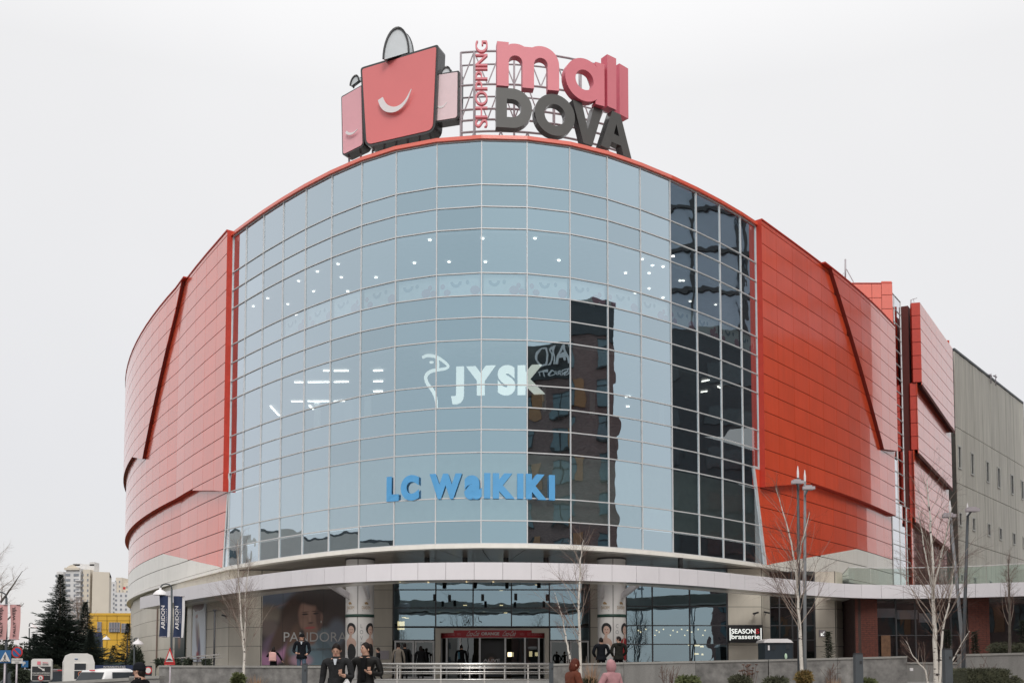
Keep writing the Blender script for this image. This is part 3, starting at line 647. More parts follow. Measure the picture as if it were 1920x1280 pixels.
# ------------------------------------------------------------------ columns
M['col'] = mat('white_column_cladding', (.70, .68, .66), .45, var=.03)
M['green'] = mat('green_band', (.02, .06, .045), .5); M['gold'] = mat('gold_print', (.38, .25, .12), .6); M['skin'] = mat('skin_tone', (.52, .33, .25), .6, var=.04)
M['hair'] = mat('dark_hair', (.022, .015, .012), .6, var=.2, scale=20)
M['prt_black'] = mat('black_print', (.02, .02, .022), .6); M['prt_red'] = mat('red_print', (.36, .02, .025), .6); M['prt_grey'] = mat('grey_print', (.3, .3, .3), .6); M['prt_skin'] = mat('printed_skin', (.56, .38, .31), .6, var=.05); M['prt_lip'] = mat('printed_lips', (.35, .08, .08), .6)
def column(px, Y, label, word, dress, name='column'):
    c = P(px, 1150, Y); rr = .71
    t = thing(name, label, 'column', (c.x, c.y, TZ), group='white round columns under the mall')
    zt = ZB-.21
    for a0, a1 in ((-88, 88), (92, 268)):      # two half shells seam facing the camera
        b = MB(); n = 16; A = [R(a0-0+(a1-a0)*i/n) for i in range(n+1)]
        vs = [(c.x+rr*cos(a), c.y+rr*sin(a), z) for z in (TZ, zt) for a in A]; b.add(vs, [(i, i+1, n+2+i, n+1+i) for i in range(n)], smooth=True); b.build('shell', M['col'], t)
    b = MB(); b.lathe([(rr-.03, 0), (rr-.03, zt-TZ)], (c.x, c.y, TZ), n=24); b.build('core', M['white_joint'], t)
    b = MB(); b.lathe([(rr, 0), (rr+.04, 0), (rr+.04, .06), (rr, .06)], (c.x, c.y, zt-.06), n=32); b.build('top_ring', M['alu_dark'], t)
    zg = P(px, 1153, Y-.7).z
    b = MB(); b.lathe([(rr, -.07), (rr+.025, -.07), (rr+.025, .07), (rr, .07)], (c.x, c.y, zg), n=32); b.build('green_band', M['green'], t)
    def pt(s, z, d=.008): a = -pi/2+s/rr; return (c.x+(rr+d)*cos(a), c.y+(rr+d)*sin(a), z)
    def ell(s, z, rs, rz_, m, d, a0=0, a1=360, rot=0):
        b = MB(); n = 20; cr, sr = cos(R(rot)), sin(R(rot)); vs = []
        for k in (1, .75, .5, .25, .01):
            for i in range(n):
                a = R(a0+(a1-a0)*i/n); x, y = rs*k*cos(a), rz_*k*sin(a); vs.append(pt(s+x*cr-y*sr, z+x*sr+y*cr, d))
        b.add(vs, [(k*n+i, k*n+(i+1) % n, (k+1)*n+(i+1) % n, (k+1)*n+i) for k in range(4) for i in range(n)]); return b
    def rib(pts, w, d):
        b = MB()
        for (s0, z0), (s1, z1) in zip(pts[:-1], pts[1:]):
            L = math.hypot(s1-s0, z1-z0); nx, nz_ = -(z1-z0)/L*w/2, (s1-s0)/L*w/2; b.add([pt(s0+nx, z0+nz_, d), pt(s0-nx, z0-nz_, d), pt(s1-nx, z1-nz_, d), pt(s1+nx, z1+nz_, d)], [(0, 1, 2, 3)])
        return b
    for s0 in (-.42, .45):                     # gold logos on both sides of the seam
        for bb in (ell(s0+.02, zg+.62, .10, .05, 0, .009, rot=-35), ell(s0-.06, zg+.60, .07, .03, 0, .010, rot=-50)): bb.build('gold_logo', M['gold'], t)
        vs, fs = glyphs('DIADEM', 0.0, 0.); x0 = min(v[0] for v in vs); x1 = max(v[0] for v in vs); b = MB()
        b.add([pt(s0-.24+(v[0]-x0)/(x1-x0)*.48, zg+.32+v[1]*.22, .009) for v in vs], fs); b.build('gold_logo', M['gold'], t)
        rib([(s0-.22, zg+.24), (s0+.22, zg+.24)], .03, .009).build('small_print', M['prt_grey'], t)
    for k, (s0, hs) in enumerate(((-.36, 1.15), (.70, 1.15))):      # one portrait each side
        zf = zg-.72
        ell(s0, zf+.06, .24*hs, .30, 0, .008).build('printed_hair', M['prt_black'], t)
        ell(s0+.02, zf-.02, .155*hs, .225, 0, .011, rot=6).build('printed_face', M['prt_skin'], t)
        for e_ in (-.06, .06): ell(s0+.02+e_, zf+.02, .032, .014, 0, .013).build('printed_eye', M['prt_black'], t)
        ell(s0+.03, zf-.12, .045, .018, 0, .013).build('printed_lips', M['prt_lip'], t)
        rib([(s0, zf-.18), (s0+.01, zf-.42)], .12, .010).build('printed_neck', M['prt_skin'], t)
        ell(s0, zf-.68, .27*hs, .3, 0, .010).build('printed_shoulders', M['prt_skin'] if (dress != 'red' or k == 0) else M['prt_red'], t)
        ell(s0+.04, zf-1.1, .22*hs, .42, 0, .012).build('printed_dress', {'black': M['prt_black'], 'red': M['prt_red'] if k else M['prt_white']}[dress], t)
        rib([(s0-.2*hs, zf-1.0), (s0-.12, zf-.55), (s0-.02, zf-.2)], .07, .014).build('printed_arm', M['prt_skin'], t)
    for i, ch in enumerate(word):
        vs, fs = glyphs(ch, 0., 0.); x0 = min(v[0] for v in vs); x1 = max(v[0] for v in vs); b = MB()
        b.add([pt(.20+(v[0]-(x0+x1)/2)*.22, zg-.62-.3*i+v[1]*.28, .009) for v in vs], fs); b.build('small_print', M['prt_grey'], t)
    return t
column(674.5, 51.2, 'left white column wrapped with a printed woman in a black dress', 'LOVE', 'black')
column(1147, 51.0, 'right white column wrapped with printed women, one in red', 'COCO', 'red')
for px, Y in ((1418, 57.5),):
    pass
for px in (790, 866, 948, 1028, 1270):
    p = PZ(px, 1033 if px < 1200 else 1050, ZB-.24); p = Vector((p.x, 50.5, ZB)); b = MB(); b.lathe([(.001, -.75), (.13, -.75), (.13, -.2)], p, n=12); b.build('hanging_downlight', M['black'], mall)
for px, Y in ((815, 54), (905, 54), (967, 53.5), (1026, 54), (843, 54.5)):
    p = P(px, 1103, Y); b = MB(); b.lathe([(.001, 0), (.08, 0), (.08, .36)], (p.x, p.y, 5.2), n=12); b.build('hanging_downlight', M['black'], mall)

# ------------------------------------------------------------------ entrance canopy
cp = [(262, 1141), (300, 1133), (350, 1123.5), (400, 1115), (490, 1103), (560, 1097), (632, 1091.5), (675, 1089), (740, 1087), (817, 1085.5), (925, 1085), (1030, 1086), (1130, 1088), (1217, 1091.2), (1285, 1095), (1347, 1100), (1402, 1106), (1490, 1114.5), (1560, 1119.5), (1622, 1122), (1657, 1122.3), (1740, 1121.5), (1820, 1120), (1912, 1117.5), (2010, 1114)]
CZ0, CZ1 = 3.6+EYE, 4.33+EYE
cpt = [PZ(x, y, CZ0).xy for x, y in cp]
for _ in range(3):
    nn = cpt[:]
    for i in range(1, len(cpt)-1): nn[i] = (cpt[i-1]+cpt[i]*2+cpt[i+1])/4
    cpt = nn
dense = []
for i in range(len(cpt)-1):
    p0, p1, p2, p3 = cpt[max(i-1, 0)], cpt[i], cpt[i+1], cpt[min(i+2, len(cpt)-1)]
    for k in range(10):
        t = k/10; dense.append(.5*((2*p1)+(p2-p0)*t+(2*p0-5*p1+4*p2-p3)*t*t+(3*p1-p0-p2*1+0*p1-2*p1+p3-0*p0+0*p2+0*p1)*0+(-p0+3*p1-3*p2+p3)*t*t*t))
dense.append(cpt[-1])
pth = [dense[0]]; acc = 0.
for a, b_ in zip(dense[:-1], dense[1:]):
    L = (b_-a).length; s_ = 1.2-acc
    while s_ <= L: pth.append(a.lerp(b_, s_/L)); s_ += 1.2
    acc = (acc+L) % 1.2
canopy = thing('entrance_canopy', 'long curving white entrance canopy running round the front of the mall', 'canopy', (0, 48, TZ))
pn = []
for i in range(len(pth)):
    d = (pth[min(i+1, len(pth)-1)]-pth[max(i-1, 0)]).normalized(); pn.append(Vector((d.y, -d.x)))
for i in range(len(pth)-1):
    a, b_ = pth[i], pth[i+1]; d = (b_-a).normalized(); g = .008; a2 = a+d*g; b2 = b_-d*g; b = MB()
    q = [a2, b2, b2-pn[i+1]*.06, a2-pn[i]*.06]; b.prism([(p.x, p.y) for p in q], CZ0, CZ1); b.build('canopy_panel', M['white'], canopy)
b = MB(); inner_l = [(p-n*.09) for p, n in zip(pth, pn)]
for i in range(len(pth)-1):
    q = [pth[i]-pn[i]*.07, pth[i+1]-pn[i+1]*.07, pth[i+1]-pn[i+1]*.11, pth[i]-pn[i]*.11]; b.prism([(p.x, p.y) for p in q], CZ0+.01, CZ1-.01)
b.build('fascia_backing', M['white_joint'], canopy)
b = MB()   # underside lip
for i in range(len(pth)-1):
    q = [pth[i]-pn[i]*.11, pth[i+1]-pn[i+1]*.11, pth[i+1]-pn[i+1]*1.0, pth[i]-pn[i]*1.0]; b.prism([(p.x, p.y) for p in q], CZ0+.02, CZ0+.10)
b.build('underside_lip', M['soffit'], canopy)
b = MB(); poly = [(p-n*1.0) for p, n in zip(pth, pn)]
wall_line = [(60, 62), (24, 57.6), (14.6, 57.6), (14.4, 55.8), (6.5, 55.8), (-15.8, 56.8), (-21.3, 66), (-24.3, 71)]
ks = min(range(len(pth)), key=lambda i: abs(960+F*pth[i].x/pth[i].y-1575))
bt_ = MB()
for i in range(ks):
    q = [pth[i]-pn[i]*.5, pth[i+1]-pn[i+1]*.5, pth[i+1]-pn[i+1]*2.5, pth[i]-pn[i]*2.5]; b.prism([(p.x, p.y) for p in q], CZ0+.102, CZ0+.16); bt_.prism([(p.x, p.y) for p in q], CZ1-.12, CZ1-.06)
    q = [pth[i]-pn[i]*2.5, pth[i+1]-pn[i+1]*2.5, pth[i+1]-pn[i+1]*2.56, pth[i]-pn[i]*2.56]; bt_.prism([(p.x, p.y) for p in q], CZ0+.1, CZ1-.06)
rp_ = [(pth[i]-pn[i]*.5).to_tuple() for i in range(ks, len(pth))]+[(60, 62), (24, 60), (18.2, 60)]
b.prism(rp_, CZ0+.102, CZ0+.16); bt_.prism(rp_, CZ1-.12, CZ1-.06)
b.build('canopy_ceiling', M['cream'], canopy); bt_.build('canopy_roof', M['cream'], canopy)
for cx_, cy_ in ((P(674.5, 1150, 51.2).x, 51.2), (P(1147, 1150, 51.0).x, 51.0)):
    for sx_ in (-1, 1): b = MB(); b.bar((cx_+sx_*.5, cy_-.5, CZ0-.1), (cx_+sx_*.9, cy_-5.2, CZ0+.3), .14, .3); b.build('bracket', M['white'], canopy)
for px, py in ((675+47, 0), (1175, 0)):
    pass
for px, py in ((750, 1090), (801, 1088), (803, 1091), (925, 1102-12), (875, 1090), (1005, 1095)):
    p = PZ(px, py, CZ0+.09); b = MB(); b.lathe([(.001, 0), (.05, 0)], (p.x, max(p.y, 43.4), CZ0+.075), n=10); b.build('downlight', M['lampwarm'], canopy)

# glass balustrade on the canopy roof at the right
bal = thing('glass_balustrade', 'greenish glass balustrade along the canopy roof at right', 'balustrade', (25, 56, CZ1))
bp_ = [P(1592, 1094, 56.5), P(1674, 1094, 56.9), P(1760, 1094, 56.6), P(1850, 1094, 55.6), P(1930, 1092, 54.2), P(1990, 1090, 53.4)]
for a, c_ in zip(bp_[:-1], bp_[1:]):
    n = 2
    for i in range(n):
        p, q = a.lerp(c_, i/n), a.lerp(c_, (i+1)/n); d = (q-p).normalized()*.015; b = MB()
        b.bar((p.x+d.x, p.y+d.y, CZ1+.58-.02), (q.x-d.x, q.y-d.y, CZ1+.58-.02), .02, 1.12); b.build('glass_pane', M['glass_green'], bal)
    b = MB(); b.bar((a.x, a.y, CZ1+1.17), (c_.x, c_.y, CZ1+1.17), .05, .03); b.build('top_rail', M['alu'], bal)
p0 = bp_[0]; b = MB(); b.bar((p0.x, p0.y, CZ1+.56), (p0.x+1.6, p0.y+6.5, CZ1+.56), .02, 1.12); b.build('glass_pane', M['glass_green'], bal)
b = MB(); b.bar((p0.x, p0.y, CZ1+1.17), (p0.x+1.6, p0.y+6.5, CZ1+1.17), .05, .03); b.build('top_rail', M['alu'], bal)

# ------------------------------------------------------------------ right wing of the mall
wing = thing('rear_wing', 'tall red panelled rear wing behind the right end of the mall', 'building', (31, 78, TZ))
def flat_clad(a, b_, zt, region, off, m, mj, cw, name, parent, mod=MOD, wob=True):
    """flat cladding in (s, r): s metres along a-b, r modules down from zt"""
    a = Vector(a); d = (Vector(b_)-a).normalized(); n = Vector((d.y, -d.x)); s0 = min(p[0] for p in region); s1 = max(p[0] for p in region); r0 = min(p[1] for p in region); r1 = max(p[1] for p in region)
    PT = lambda s, r, o=0: (a.x+d.x*s+n.x*(off+o), a.y+d.y*s+n.y*(off+o), zt-r*mod)
    bk = MB(); bk.add([PT(s, r, -.05) for s, r in region], [tuple(range(len(region)))]); bk.build('wall_backing', mj, parent)
    k = int(math.floor(s0/cw))
    while k*cw < s1:
        r = math.floor(r0)
        while r < r1:
            pc = clip(region, k*cw+.01, (k+1)*cw-.01, r+.022, r+1-.022)
            if pc:
                b = MB(); n_ = len(pc); b.add([PT(*q) for q in pc]+[PT(*q, -.045) for q in pc], [tuple(range(n_))[::-1]]+[(i, (i+1) % n_, n_+(i+1) % n_, n_+i) for i in range(n_)]); b.build(name, m, parent)
            r += 1
        k += 1
def quadbox(parent, name, m, a, b_, z0, z1, thick):
    a = Vector(a[:2]); b2 = Vector(b_[:2]); d = (b2-a).normalized(); n = Vector((d.y, -d.x)); b = MB()
    b.prism([(p.x, p.y) for p in (a, b2, b2-n*thick, a-n*thick)], z0, z1); return b.build(name, m, parent)
WA = P(1716, 568, 78); WB = P(1778, 654, 89.5); ZW = WA.z
_w = (WB-WA).xy.normalized(); WA = WA-Vector((_w.y, -_w.x, 0))*.55; WB = WB-Vector((_w.y, -_w.x, 0))*.55
wl = (WB-WA).xy.length; wd = (WB-WA).xy.normalized(); wnn = Vector((wd.y, -wd.x)); ZWB = 5.9
nr = (ZW-ZWB)/MOD
M['redgloss'] = M['red']
cw = 2.1
flat_clad(WA.xy, WB.xy, ZW, [(0, 0), (wl, 0), (wl, 7.2), (0, 5.6+.6)], .9, M['red'], M['joint'], cw, 'cladding_panel', wing)
flat_clad(WA.xy, WB.xy, ZW, [(-.1, 6), (wl+.3, 7), (wl+.3, 12), (-.1, 11.3)], .55, M['red'], M['joint'], cw, 'cladding_panel', wing)
flat_clad(WA.xy, WB.xy, ZW, [(-.3, 11), (wl+.2, 11.8), (wl+.2, 17.2), (-.3, 16.4)], .25, M['red'], M['joint'], cw, 'cladding_panel', wing)
flat_clad(WA.xy, WB.xy, ZW, [(-.5, 16), (wl, 16.8), (wl, nr), (-.5, nr)], 0., M['red'], M['joint'], cw, 'cladding_panel', wing)
for (s0, r0, s1, r1, o0, o1) in ((0, 6.2, wl, 7.2, .9, .5), (-.1, 11.3, wl+.3, 12, .55, .2), (-.3, 16.4, wl+.2, 17.2, .25, -.05)):
    A = WA.xy+wd*s0; B = WA.xy+wd*s1; b = MB(); b.add([(*(A+wnn*o0), ZW-r0*MOD), (*(B+wnn*o0), ZW-r1*MOD), (*(B+wnn*o1), ZW-r1*MOD), (*(A+wnn*o1), ZW-r0*MOD)], [(0, 1, 2, 3)])
    b.add([(*(A+wnn*(o0+.02)), ZW-r0*MOD+.08), (*(B+wnn*(o0+.02)), ZW-r1*MOD+.08), (*(B+wnn*(o0+.02)), ZW-r1*MOD-.22), (*(A+wnn*(o0+.02)), ZW-r0*MOD-.22)], [(0, 3, 2, 1)]); b.build('shield_edge', M['joint'], wing)
# end face of the wing towards the camera (red) with dark strip and white glazing beside it
fa = WA.xy+wnn*.9; 
for r in range(int(nr)+1):
    zz1 = ZW-r*MOD-.022; zz0 = max(ZW-(r+1)*MOD+.022, ZWB); wdt = .62 if r < 6 else .52 if r < 11 else .42
    o_ = .9 if r < 6 else .55 if r < 11 else .25 if r < 16 else 0.
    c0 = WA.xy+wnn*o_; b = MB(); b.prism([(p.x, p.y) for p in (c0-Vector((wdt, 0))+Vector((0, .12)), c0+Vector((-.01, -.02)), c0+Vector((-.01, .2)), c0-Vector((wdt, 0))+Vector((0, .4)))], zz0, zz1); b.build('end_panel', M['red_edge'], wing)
ga = P(1674, 546, 75.2); gb = P(1705, 575, 79.0)
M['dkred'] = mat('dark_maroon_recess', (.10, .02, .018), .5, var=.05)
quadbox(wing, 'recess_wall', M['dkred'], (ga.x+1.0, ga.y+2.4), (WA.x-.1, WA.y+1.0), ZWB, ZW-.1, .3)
M['glass_pale'] = glass_mat('pale_side_glass', (.8, .85, .9), (.95, .95, .98), .85, .97, trans=(.5, .5, .5), warp=.002)
zm = 14.
def strip(px0, px1, Y0, Y1, z0, z1, cols):
    a0, c0 = P(px0, 750, Y0).xy, P(px1, 750, Y1).xy; z = z1
    while z > z0+.2:
        for i in range(cols):
            a, c_ = a0.lerp(c0, i/cols), a0.lerp(c0, (i+1)/cols); b = MB(); b.add([(*a, z-MOD+.03), (*c_, z-MOD+.03), (*c_, z-.03), (*a, z-.03)], [(0, 1, 2, 3)]); b.build('glass_pane', M['glass_pale'], wing)
        b = MB(); b.bar((*a0, z), (*c0, z), .08, .05); b.build('transom', M['alu'], wing); z -= MOD
    for i in range(cols+1):
        a = a0.lerp(c0, i/cols); b = MB(); b.bar((*a, z1), (*a, z0), .06, .08, up=(0, 1, 0)); b.build('mullion', M['alu'], wing)
    d = (c0-a0).normalized(); n = Vector((d.y, -d.x)); quadbox(wing, 'recess_wall', M['spandrel'], a0-n*.4, c0-n*.4, z0, z1-.1, .1)
strip(1668, 1692, 74.6, 77.7, zm, ZW-.05, 2)
strip(1668, 1707, 74.6, 79.2, ZWB, zm-.06, 3)

# red roof block behind the first volume
za = P(1672, 527, 74).z; xa2, xb2 = P(1583, 527, 74).x, P(1672, 527, 74).x
blk = thing('roof_block', 'square red panelled block standing on the roof at right', 'roof block', ((xa2+xb2)/2, 75, ZT))
xs = [xa2, xa2+2.0, xb2-2.4, xb2-1.2+.0, xb2]; xs = [xa2, P(1634, 530, 74).x, P(1652, 530, 74).x, xb2]
for x0, x1 in zip(xs[:-1], xs[1:]):
    z = za-(.0 if x1 == xb2 else .22)
    while z > ZT-1.2:
        b = MB(); b.box(((x0+x1)/2, 74.0, z-MOD/2), (x1-x0-.03, .08, MOD-.04)); b.build('cladding_panel', M['red'], blk); z -= MOD
b = MB(); b.box(((xa2+xb2)/2-.02, 75.5, (za+ZT)/2-.15), (xb2-xa2-.1, 2.85, za-ZT)); b.build('block_core', M['joint'], blk)
b = MB(); b.box(((xa2+xb2)/2, 74.2, za-.16), (xb2-xa2+.05, .5, .06)); b.build('coping', M['red_edge'], blk)
b = MB(); b.box((xb2+.04, 75.4, (za+ZT)/2-.2), (.06, 2.6, za-ZT)); b.build('side_panel', M['red'], blk)
# small red block above the far end of the wing
p = P(1774, 640, 92); bb = thing('roof_block', 'tiny red block on the roof at the far end of the rear wing', 'roof block', (p.x, p.y, 27))
b = MB(); b.box((p.x, p.y, p.z-1.2), (.55, .1, 2.6)); b.build('front_panel', M['red'], bb); b = MB(); b.box((p.x+.15, p.y+2, p.z-1.5), (.3, 3.8, 2.8)); b.build('side_panel', M['bagpale2'], bb)
# roof slab of the wing
b = MB(); b.prism([(WA.x, WA.y), (WB.x, WB.y), (WB.x-8, WB.y+4), (WA.x-8, WA.y+4)], ZWB, ZW-.1); b.build('wing_core', M['joint'], wing)

# ------------------------------------------------------------------ grey concrete building
M['conc'] = mat('ribbed_grey_concrete', (.62, .59, .52), .85, var=.09, scale=.9, stretch=(1.5, 1.5, .12), bump=.15, bscale=8)
per_piece(M['conc'], .05, .14)
M['concj'] = mat('dark_concrete_joint', (.09, .085, .075), .9)
M['frame_w'] = mat('white_window_frame', (.55, .54, .5), .5)
CA = P(1788, 657, 95); ZC = CA.z; CB = PZ(1917, 757, ZC)
gb_ = thing('concrete_building', 'windowed grey concrete block at the right edge behind the mall', 'building', (CA.x, CA.y, TZ))
cd = (CB.xy-CA.xy); cl = cd.length; cd.normalize(); cn = Vector((cd.y, -cd.x))
def CPt(s, o=0.): v = CA.xy+cd*s+cn*o; return v
jz = [P(1790, y, 95).z for y in (800, 905, 1012)]
zsC = [5.2]+jz[::-1]+[ZC]
wins = []
for (py0, py1, ww, xs_) in ((837, 877, .85, (1796, 1820, 1848.7, 1869.8, 1894.8, 1914)), (962, 985, .85, (1798, 1823, 1851.6, 1873.4, 1898.6, 1917.7)), (1077, 1089, .8, (1800.8, 1825.4, 1854.8, 1876))):
    zt_ = P(1796, py0, 95.5).z; zb_ = P(1796, py1, 95.5).z
    for x in xs_:
        # s where the wall shows at pixel x
        lo, hi = -2, cl+3
        for _ in range(40):
            mid = (lo+hi)/2; v = CPt(mid); 
            if 960+F*v.x/(v.y*cos(PITCH)+zt_*sin(PITCH)) < x: lo = mid
            else: hi = mid
        wins.append((lo, zb_, zt_, ww))
b = MB()
quadbox(gb_, 'wall_core', M['concj'], CPt(0, -.05), CPt(cl, -.05), 1.0, ZC, 6.)
# ribbed panels: vertical strips between the window openings, cut around the openings
k = int(cl/1.45)
for zi, (z0, z1) in enumerate(zip(zsC[:-1], zsC[1:])):
    for i in range(k):
        s0, s1 = cl*i/k+.008, cl*(i+1)/k-.008
        o_ = .04 if i % 2 else .055
        hits = [w for w in wins if w[1] < z1 and w[2] > z0 and w[0]+w[3]/2 > s0 and w[0]-w[3]/2 < s1]
        b = MB()
        def pc(sa, sb, za_, zb_):
            if sb-sa > .01 and zb_-za_ > .01: b.prism([(p.x, p.y) for p in (CPt(sa, o_), CPt(sb, o_), CPt(sb, -.04), CPt(sa, -.04))], za_, zb_)
        if hits:
            w = hits[0]; pc(s0, s1, z0+.03, w[1]); pc(s0, s1, w[2], z1-.03); pc(s0, max(s0, w[0]-w[3]/2), w[1], w[2]); pc(min(s1, w[0]+w[3]/2), s1, w[1], w[2])
        else: pc(s0, s1, z0+.03, z1-.03)
        b.build('concrete_panel', M['conc'], gb_)
for s_, z0, z1, ww in wins:
    b = MB()
    for (sa, sb, za_, zb_) in ((s_-ww/2-.09, s_-ww/2+.03, z0-.09, z1+.09), (s_+ww/2-.03, s_+ww/2+.09, z0-.09, z1+.09), (s_-ww/2+.03, s_+ww/2-.03, z0-.09, z0+.03), (s_-ww/2+.03, s_+ww/2-.03, z1-.03, z1+.09)):
        b.prism([(p.x, p.y) for p in (CPt(sa, .13), CPt(sb, .13), CPt(sb, -.02), CPt(sa, -.02))], za_, zb_)
    wf = b.build('window', M['frame_w'], gb_)
    g = MB(); g.add([(*CPt(s_-ww/2+.03, .02), z0+.03), (*CPt(s_+ww/2-.03, .02), z0+.03), (*CPt(s_+ww/2-.03, .02), z1-.03), (*CPt(s_-ww/2+.03, .02), z1-.03)], [(0, 1, 2, 3)]); g.build('pane', M['ofdark'], wf)
quadbox(gb_, 'parapet', M['darkgrey'], CPt(-.05, .12), CPt(cl+.05, .12), ZC, ZC+.22, .6)
quadbox(gb_, 'corner_trim', M['frame_w'], CPt(cl+.005, .1), CPt(cl+.12, .1), 1, ZC, .3)

# ------------------------------------------------------------------ brick pavilion under the canopy at right
pav = thing('brick_pavilion', 'low red brick and dark glass pavilion under the canopy at right', 'building', (26, 55, TZ))
bz0, bz1 = TZ, CZ0+.09
M['bmesh'] = {}
def brick_wall(a, b_, z0, z1, m, parent, bl=.5, bh=.16, limit=None):
    a = Vector(a); d = Vector(b_)-a; L = d.length; d.normalize(); n = Vector((d.y, -d.x)); ang = math.atan2(d.y, d.x)
    q = [a, a+d*L, a+d*L-n*.3, a-n*.3]; b = MB(); b.prism([(p.x, p.y) for p in q], z0, z1); wall = b.build('brick_wall', M['mortar'], parent)
    nb = max(1, round(L/bl)); w = L/nb; nh = round((z1-z0)/bh); h = (z1-z0)/nh; mb = MB()
    for r in range(nh):
        off = 0 if r % 2 else .5
        for c in range(nb+1):
            s0 = max(0, (c-off)*w)+.008; s1 = min(L, (c-off+1)*w)-.008
            if s1-s0 < .04: continue
            cc = a+d*((s0+s1)/2)+n*(.003+random.uniform(0, .008)); mb.box((cc.x, cc.y, z0+(r+.5)*h), (s1-s0, .03, h-.014), rz=ang)
    o = mb.build('brick_facing', m, parent); o['kind'] = 'stuff'
brick_wall((XP(1580, 58.5), 58.5), (XP(1603, 55), 55), bz0, bz1, M['brick2'], pav)
brick_wall((XP(1603, 55), 55), (XP(1645, 55), 55), bz0, bz1, M['brick'], pav, .32, .11)
brick_wall((XP(1815, 54.5), 54.5), (XP(1855, 54.3), 54.3), bz0, bz1, M['brick'], pav, .32, .11)
M['glass_pav'] = glass_mat('pavilion_glass', (.35, .37, .38), (.8, .8, .8), .28, .85, trans=(.75, .75, .78), warp=.006)
glazing(XP(1645, 55)+.05, 55.3, XP(1815, 54.6), 55.0, [.22, .44, .66, .84], [3.4], M['glass_pav'], pav, z0=bz0, z1=bz1, fw=.06)
glazing(XP(1855, 54.3)+.02, 54.6, XP(1985, 54), 54.3, [.33, .66], [], M['glass_pav'], pav, z0=bz0, z1=bz1, fw=.06)
b = MB(); b.box((27, 60, 3), (18, .2, 5)); b.build('interior_wall', M['int_wall'], pav)
p = P(1660, 1210, 55.2); b = MB(); b.box((p.x, 55.15, 2.2), (.5, .08, 2.4)); b.build('timber_panel', M['wood'], pav)
for i, (x0, y0, x1, y1) in enumerate(((1645, 1140, 1680, 1157), (1682, 1143, 1720, 1160), (1723, 1149, 1763, 1166))):
    a, c_ = P(x0, y1, 55.9), P(x1, y0, 55.9); b = MB(); b.box(((a.x+c_.x)/2, 55.9, (a.z+c_.z)/2), (c_.x-a.x, .06, c_.z-a.z)); tag(b.build('hanging_screen', M['bagwhite']), ('leftmost', 'middle', 'rightmost')[i]+' of three pale boards hanging inside the pavilion window', 'board', 'pale boards inside the pavilion')

# ------------------------------------------------------------------ places seen only in the reflections
def tower(name, label, corners, z0, z1, mwall, parent_loc, floors, win, mwin, mframe, flr=3.4, z_off=1.2, group=None):
    t = thing(name, label, 'building', parent_loc)
    b = MB(); b.prism(corners, z0, z1); b.build('wall', mwall, t)
    return t
hotel = thing('brick_hotel', 'dark brick hotel whose reflection crosses the glass front, with orange panels', 'building', (25, 12, 0))
HA, HM, HB = Vector((21.2, 4.6)), Vector((29., 14.8)), Vector((43.05, 35.4))
def hotel_part(a, c_, zt):
    d = (c_-a); L = d.length; d.normalize(); n = Vector((-d.y, d.x)); ang = math.atan2(d.y, d.x)
    b = MB(); b.prism([(p.x, p.y) for p in (a, c_, c_-n*14, a-n*14)], 0.1, zt-3.4); b.build('wall', M['hbrick'], hotel)
    b = MB(); b.prism([(p.x, p.y) for p in (a+n*.2, c_+n*.2+d*.0, c_-n*14, a-n*14)], zt-3.4, zt); b.build('top_storey', M['hdark'], hotel)
    z = 4.5
    k = 0
    while z < zt-5.5:
        s_ = 1.4
        i = 0
        while s_ < L-1.6:
            w = 1.6; cc = a+d*(s_+w/2)+n*.04; b = MB(); b.box((cc.x, cc.y, z+1.05), (w, .12, 2.1), rz=ang); wo_ = b.build('window', M['hwin'], hotel)
            b = MB(); cf = cc+n*.08; b.box((cf.x, cf.y, z+1.05), (.08, .08, 2.1), rz=ang); b.box((cf.x, cf.y, z+1.5), (w, .08, .08), rz=ang); b.box((cf.x, cf.y, z+2.12), (w+.12, .1, .08), rz=ang); b.box((cf.x, cf.y, z-.02), (w+.12, .1, .08), rz=ang); b.build('window_frame', M['black'], wo_)
            if (i+k) % 2 == 0: cc = a+d*(s_+w+.45)+n*.05; b = MB(); b.box((cc.x, cc.y, z+1.05), (.8, .1, 2.3), rz=ang); b.build('orange_panel', M['hor'], hotel)
            s_ += 3.7; i += 1
        z += 3.3; k += 1
    return d, n
d1, n1 = hotel_part(HA, HM, 30.8); d2, n2 = hotel_part(HM, HB, 33.6)
q = Vector((23.3, 7.6))+n1*.35; lettering('COURTYARD', (*(q+d1*9.), 28.8), -d1.to_3d(), (0, 0, 1), 9., 1.6, M['bagwhite'], hotel, bold=.02, depth=.05)
lettering('MARRIOTT', (*(q+d1*4.2), 27.75), -d1.to_3d(), (0, 0, 1), 4.2, .65, M['bagwhite'], hotel, bold=.02, depth=.05)
office = thing('office_tower', 'tall grey glass office tower mirrored in the right side of the facade', 'building', (60, 65, 0))
b = MB(); b.prism([(52.4, 47.2), (66, 47.2), (66, 89), (52.4, 89)], 33, 78); b.build('curtain_wall', M['ofglass'], office)
b = MB(); b.prism([(52.0, 47), (66, 47), (66, 89.2), (52.0, 89.2)], .1, 33); b.build('lower_block', M['ofdark'], office)
for i in range(11):
    y = 47.4+i*4.14; b = MB(); b.box((52.3, y, 55.5), (.35, .32, 45)); b.build('mullion', M['black'], office)
for i in range(12):
    z = 33.2+i*3.9; b = MB(); b.box((52.3, 68.1, z), (.3, 41.6, .4)); b.build('transom', M['black'], office)
for i in range(9):
    for j in range(7):
        b = MB(); b.box((51.95, 49+i*4.6, 5+j*4), (.12, 2.2, 1.7)); b.build('window', M['ofwin'], office)
M['pale'] = mat('pale_render_wall', (.5, .48, .45), .85, var=.08, scale=.2)
